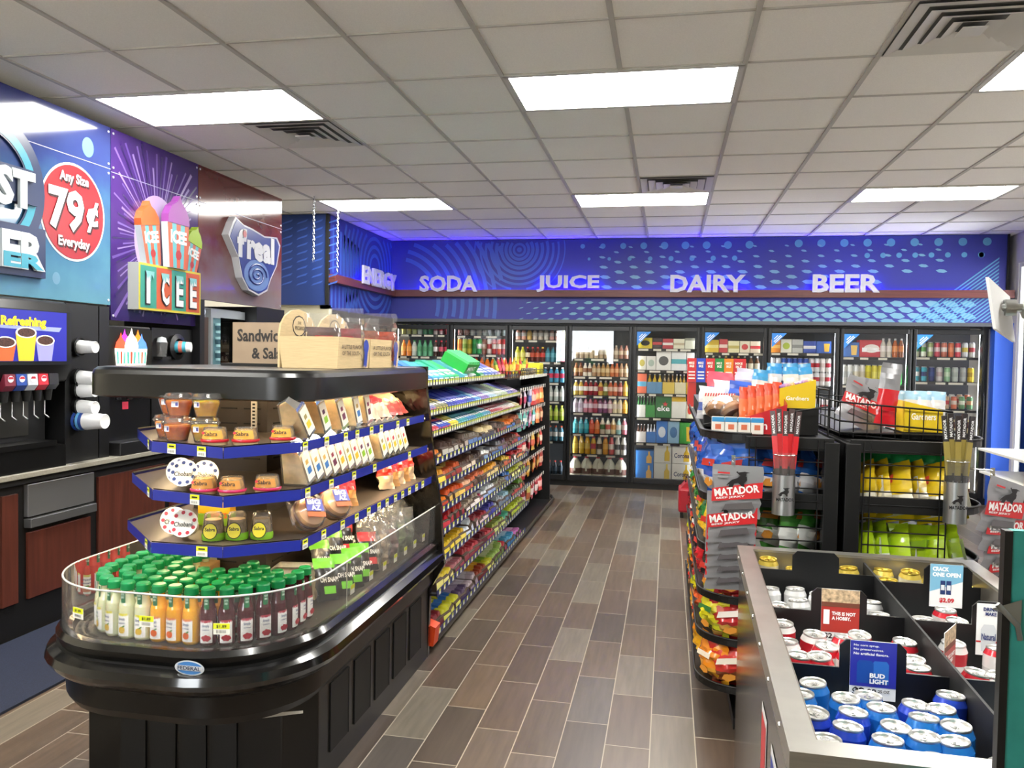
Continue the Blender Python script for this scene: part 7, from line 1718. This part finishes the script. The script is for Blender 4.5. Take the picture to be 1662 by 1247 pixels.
def bigcan(body, band, lid, shoulder=None):
    def mk():
        t = thing('beer_can', '', 'can'); h = .155; r = .0345; S_ = M(shoulder or band, .25, .3, coat=.3)
        b = MB(M(body, .22, .5, coat=.4)); B_ = M(body, .22, .5, coat=.4); D_ = M(band, .25, .3, coat=.3)
        b.lathe([(0, .004, B_), (.026, .0, B_), (r, .012, B_), (r, h - .05, B_), (r, h - .018, D_), (.0285, h - .004, S_)], n=24); b.build('body', t)
        l = MB(M(lid, .28, .85)); l.lathe([(.0283, h - .006), (.0292, h - .001), (.0285, h + .001), (.0265, h - .001), (.025, h - .005), (0, h - .005)], n=24); lo = l.build('lid', t)
        p = MB(M(lid, .25, .9)); F = face_up(0, 0, h - .0045); p.disc(F, 0, -.003, .007, .010, 12, .0008); p.lathe([(0, .003), (.003, .003), (.003, 0)], (0, -.001, h - .0045), 8); p.ring(F, 0, .0105, .006, .0085, 14, .0006); p.build('pull_tab', lo)
        return t
    return Kind(mk)
KB = bigcan('#1f78c0', '#1f6cb8', '#d8d8d6'); KB2 = bigcan('#2436a8', '#2440b0', '#d8d8d6'); KR = bigcan('#e4e2e0', '#e6e4e2', '#dcdcda', '#c02432'); KR2 = bigcan('#e4e2e0', '#c02432', '#dcdcda', '#e4e2e0'); KW = bigcan('#e2e2e0', '#d8d8d8', '#dadad8'); KG = bigcan('#dcdad2', '#d8d2bc', '#c8b04a', '#c8b04a')
def cans(kd, pts, nm, grp, ztop, jit=.08):
    for k, p_ in enumerate(pts):
        zt = p_[2] if len(p_) > 2 else ztop
        w_ = BM @ Vector((p_[0], p_[1], zt - .156))
        (kd[k % len(kd)] if isinstance(kd, tuple) else kd).put(w_, (rnd.uniform(-jit, jit) - .04, rnd.uniform(-jit, jit), rnd.random() * 6), '%s, %s counted from the near rim' % (nm, ORD[k]), grp)
srt = lambda l: sorted(l, key=lambda q: q[1])
blue = [(.12, .515), (.08, .437), (.085, .360), (.165, .445), (.160, .365), (.228, .400), (.29, .44), (.137, .290), (.094, .225), (.225, .325), (.205, .250), (.30, .365), (.355, .43), (.385, .505), (.36, .36), (.285, .285), (.275, .205), (.345, .275), (.385, .205), (.345, .14), (.15, .180), (.22, .14), (.468, .33), (.47, .42), (.50, .25), (.54, .36), (.09, .15), (.485, .175), (.21, .46), (.31, .12), (.56, .19)]
cans((KB, KB, KB2), srt(blue), 'blue beer can in the front compartments', 'blue cans in the bin', .87)
cans((KR, KR2, KR), srt([(.09, .93), (.15, .86), (.09, .77), (.16, .785), (.155, .70), (.09, .685), (.225, .84), (.27, .90), (.228, .755), (.225, .68), (.37, .86), (.375, .73), (.365, .672), (.30, .70)]), 'white and red can in the second aisle-side compartment', 'white and red cans in the bin', .87)
cans((KR2, KR), srt([(.49, 1.08), (.57, 1.2), (.565, 1.11), (.60, .87), (.62, .77), (.48, .69), (.555, .68), (.50, .9), (.67, .70), (.68, .85)]), 'white and red can beyond the long divider', 'white and red cans in the bin', .865)
cans(KW, srt([(.09, 1.29), (.09, 1.13), (.17, 1.18), (.37, 1.22), (.37, 1.10), (.25, 1.28), (.17, 1.31)]), 'plain white can in the third compartment', 'white cans in the bin', .862)
cans(KG, srt([(.10, 1.53, .905), (.12, 1.455, .875), (.19, 1.50, .882), (.375, 1.53, .89), (.36, 1.45, .88), (.47, 1.53, .89), (.47, 1.45, .88), (.55, 1.51, .90), (.70, 1.46, .872), (.62, 1.53, .875)]), 'gold-topped can in the farthest compartment', 'gold-topped cans in the bin', .85)
# ================================================================== TEAL STAND WITH PLATE
o = (.7, 1.2, 0); t = thing('teal_stand', 'teal and black upright display stand cut off by the picture edge', 'stand', o)
b = MB(BLACK, off=o); b.box(.452, .462, 1.19, 1.205, 0, 1.362); b.build('edge_strip', t)
b = MB(M('#2f948a', .55, noise=.08), off=o); b.box(.462, .95, 1.195, 1.208, 0, 1.362); b.build('panel', t)
b = MB(M('#8a8c88', .35, .7), off=o); b.flat(face_cam(.0, 1.19, 0), [(.438, 1.255), (.475, 1.27), (.475, 1.235), (.452, 1.25)], .002); b.tube([(.445, 1.188, 1.262), (.47, 1.186, 1.235), (.475, 1.19, 1.215)], .004, 5); b.build('clip', t)
o = (.62, 1.202, 1.362); t = thing('clamp_sign', 'white acrylic plate held by a metal clamp at the picture edge', 'sign', o)
b = MB(M('#b8bab8', .3, .9), off=o); b.lathe([(0, 1.362), (.012, 1.362), (.012, 1.69), (0, 1.64)], (.62, 1.202, 0), 12); b.tube([(.62, 1.202, 1.63), (.62, 1.25, 1.667)], .009, 8); b.lathe([(0, -.02), (.018, -.012), (.022, 0), (.018, .012), (0, .02)], (.505, 1.25, 1.665), 14); b.lathe([(.006, 0), (.006, .165)], (.455, 1.25, 1.667), 10, axis='x'); b.lathe([(0, 0), (.013, 0), (.013, .014), (0, .014)], (.462, 1.25, 1.667), 6, axis='x'); b.build('clamp', t)
b = MB(glass('acrylic_plate', '#eef2f2', 1.4, .1, .8), off=o); b.add([(.430, 1.23, 1.708), (.473, 1.27, 1.684), (.482, 1.27, 1.619), (.442, 1.23, 1.636), (.433, 1.227, 1.708), (.476, 1.267, 1.684), (.485, 1.267, 1.619), (.445, 1.227, 1.636)], [(0, 1, 2, 3), (7, 6, 5, 4), (0, 4, 5, 1), (1, 5, 6, 2), (2, 6, 7, 3), (3, 7, 4, 0)]); b.build('plate', t)
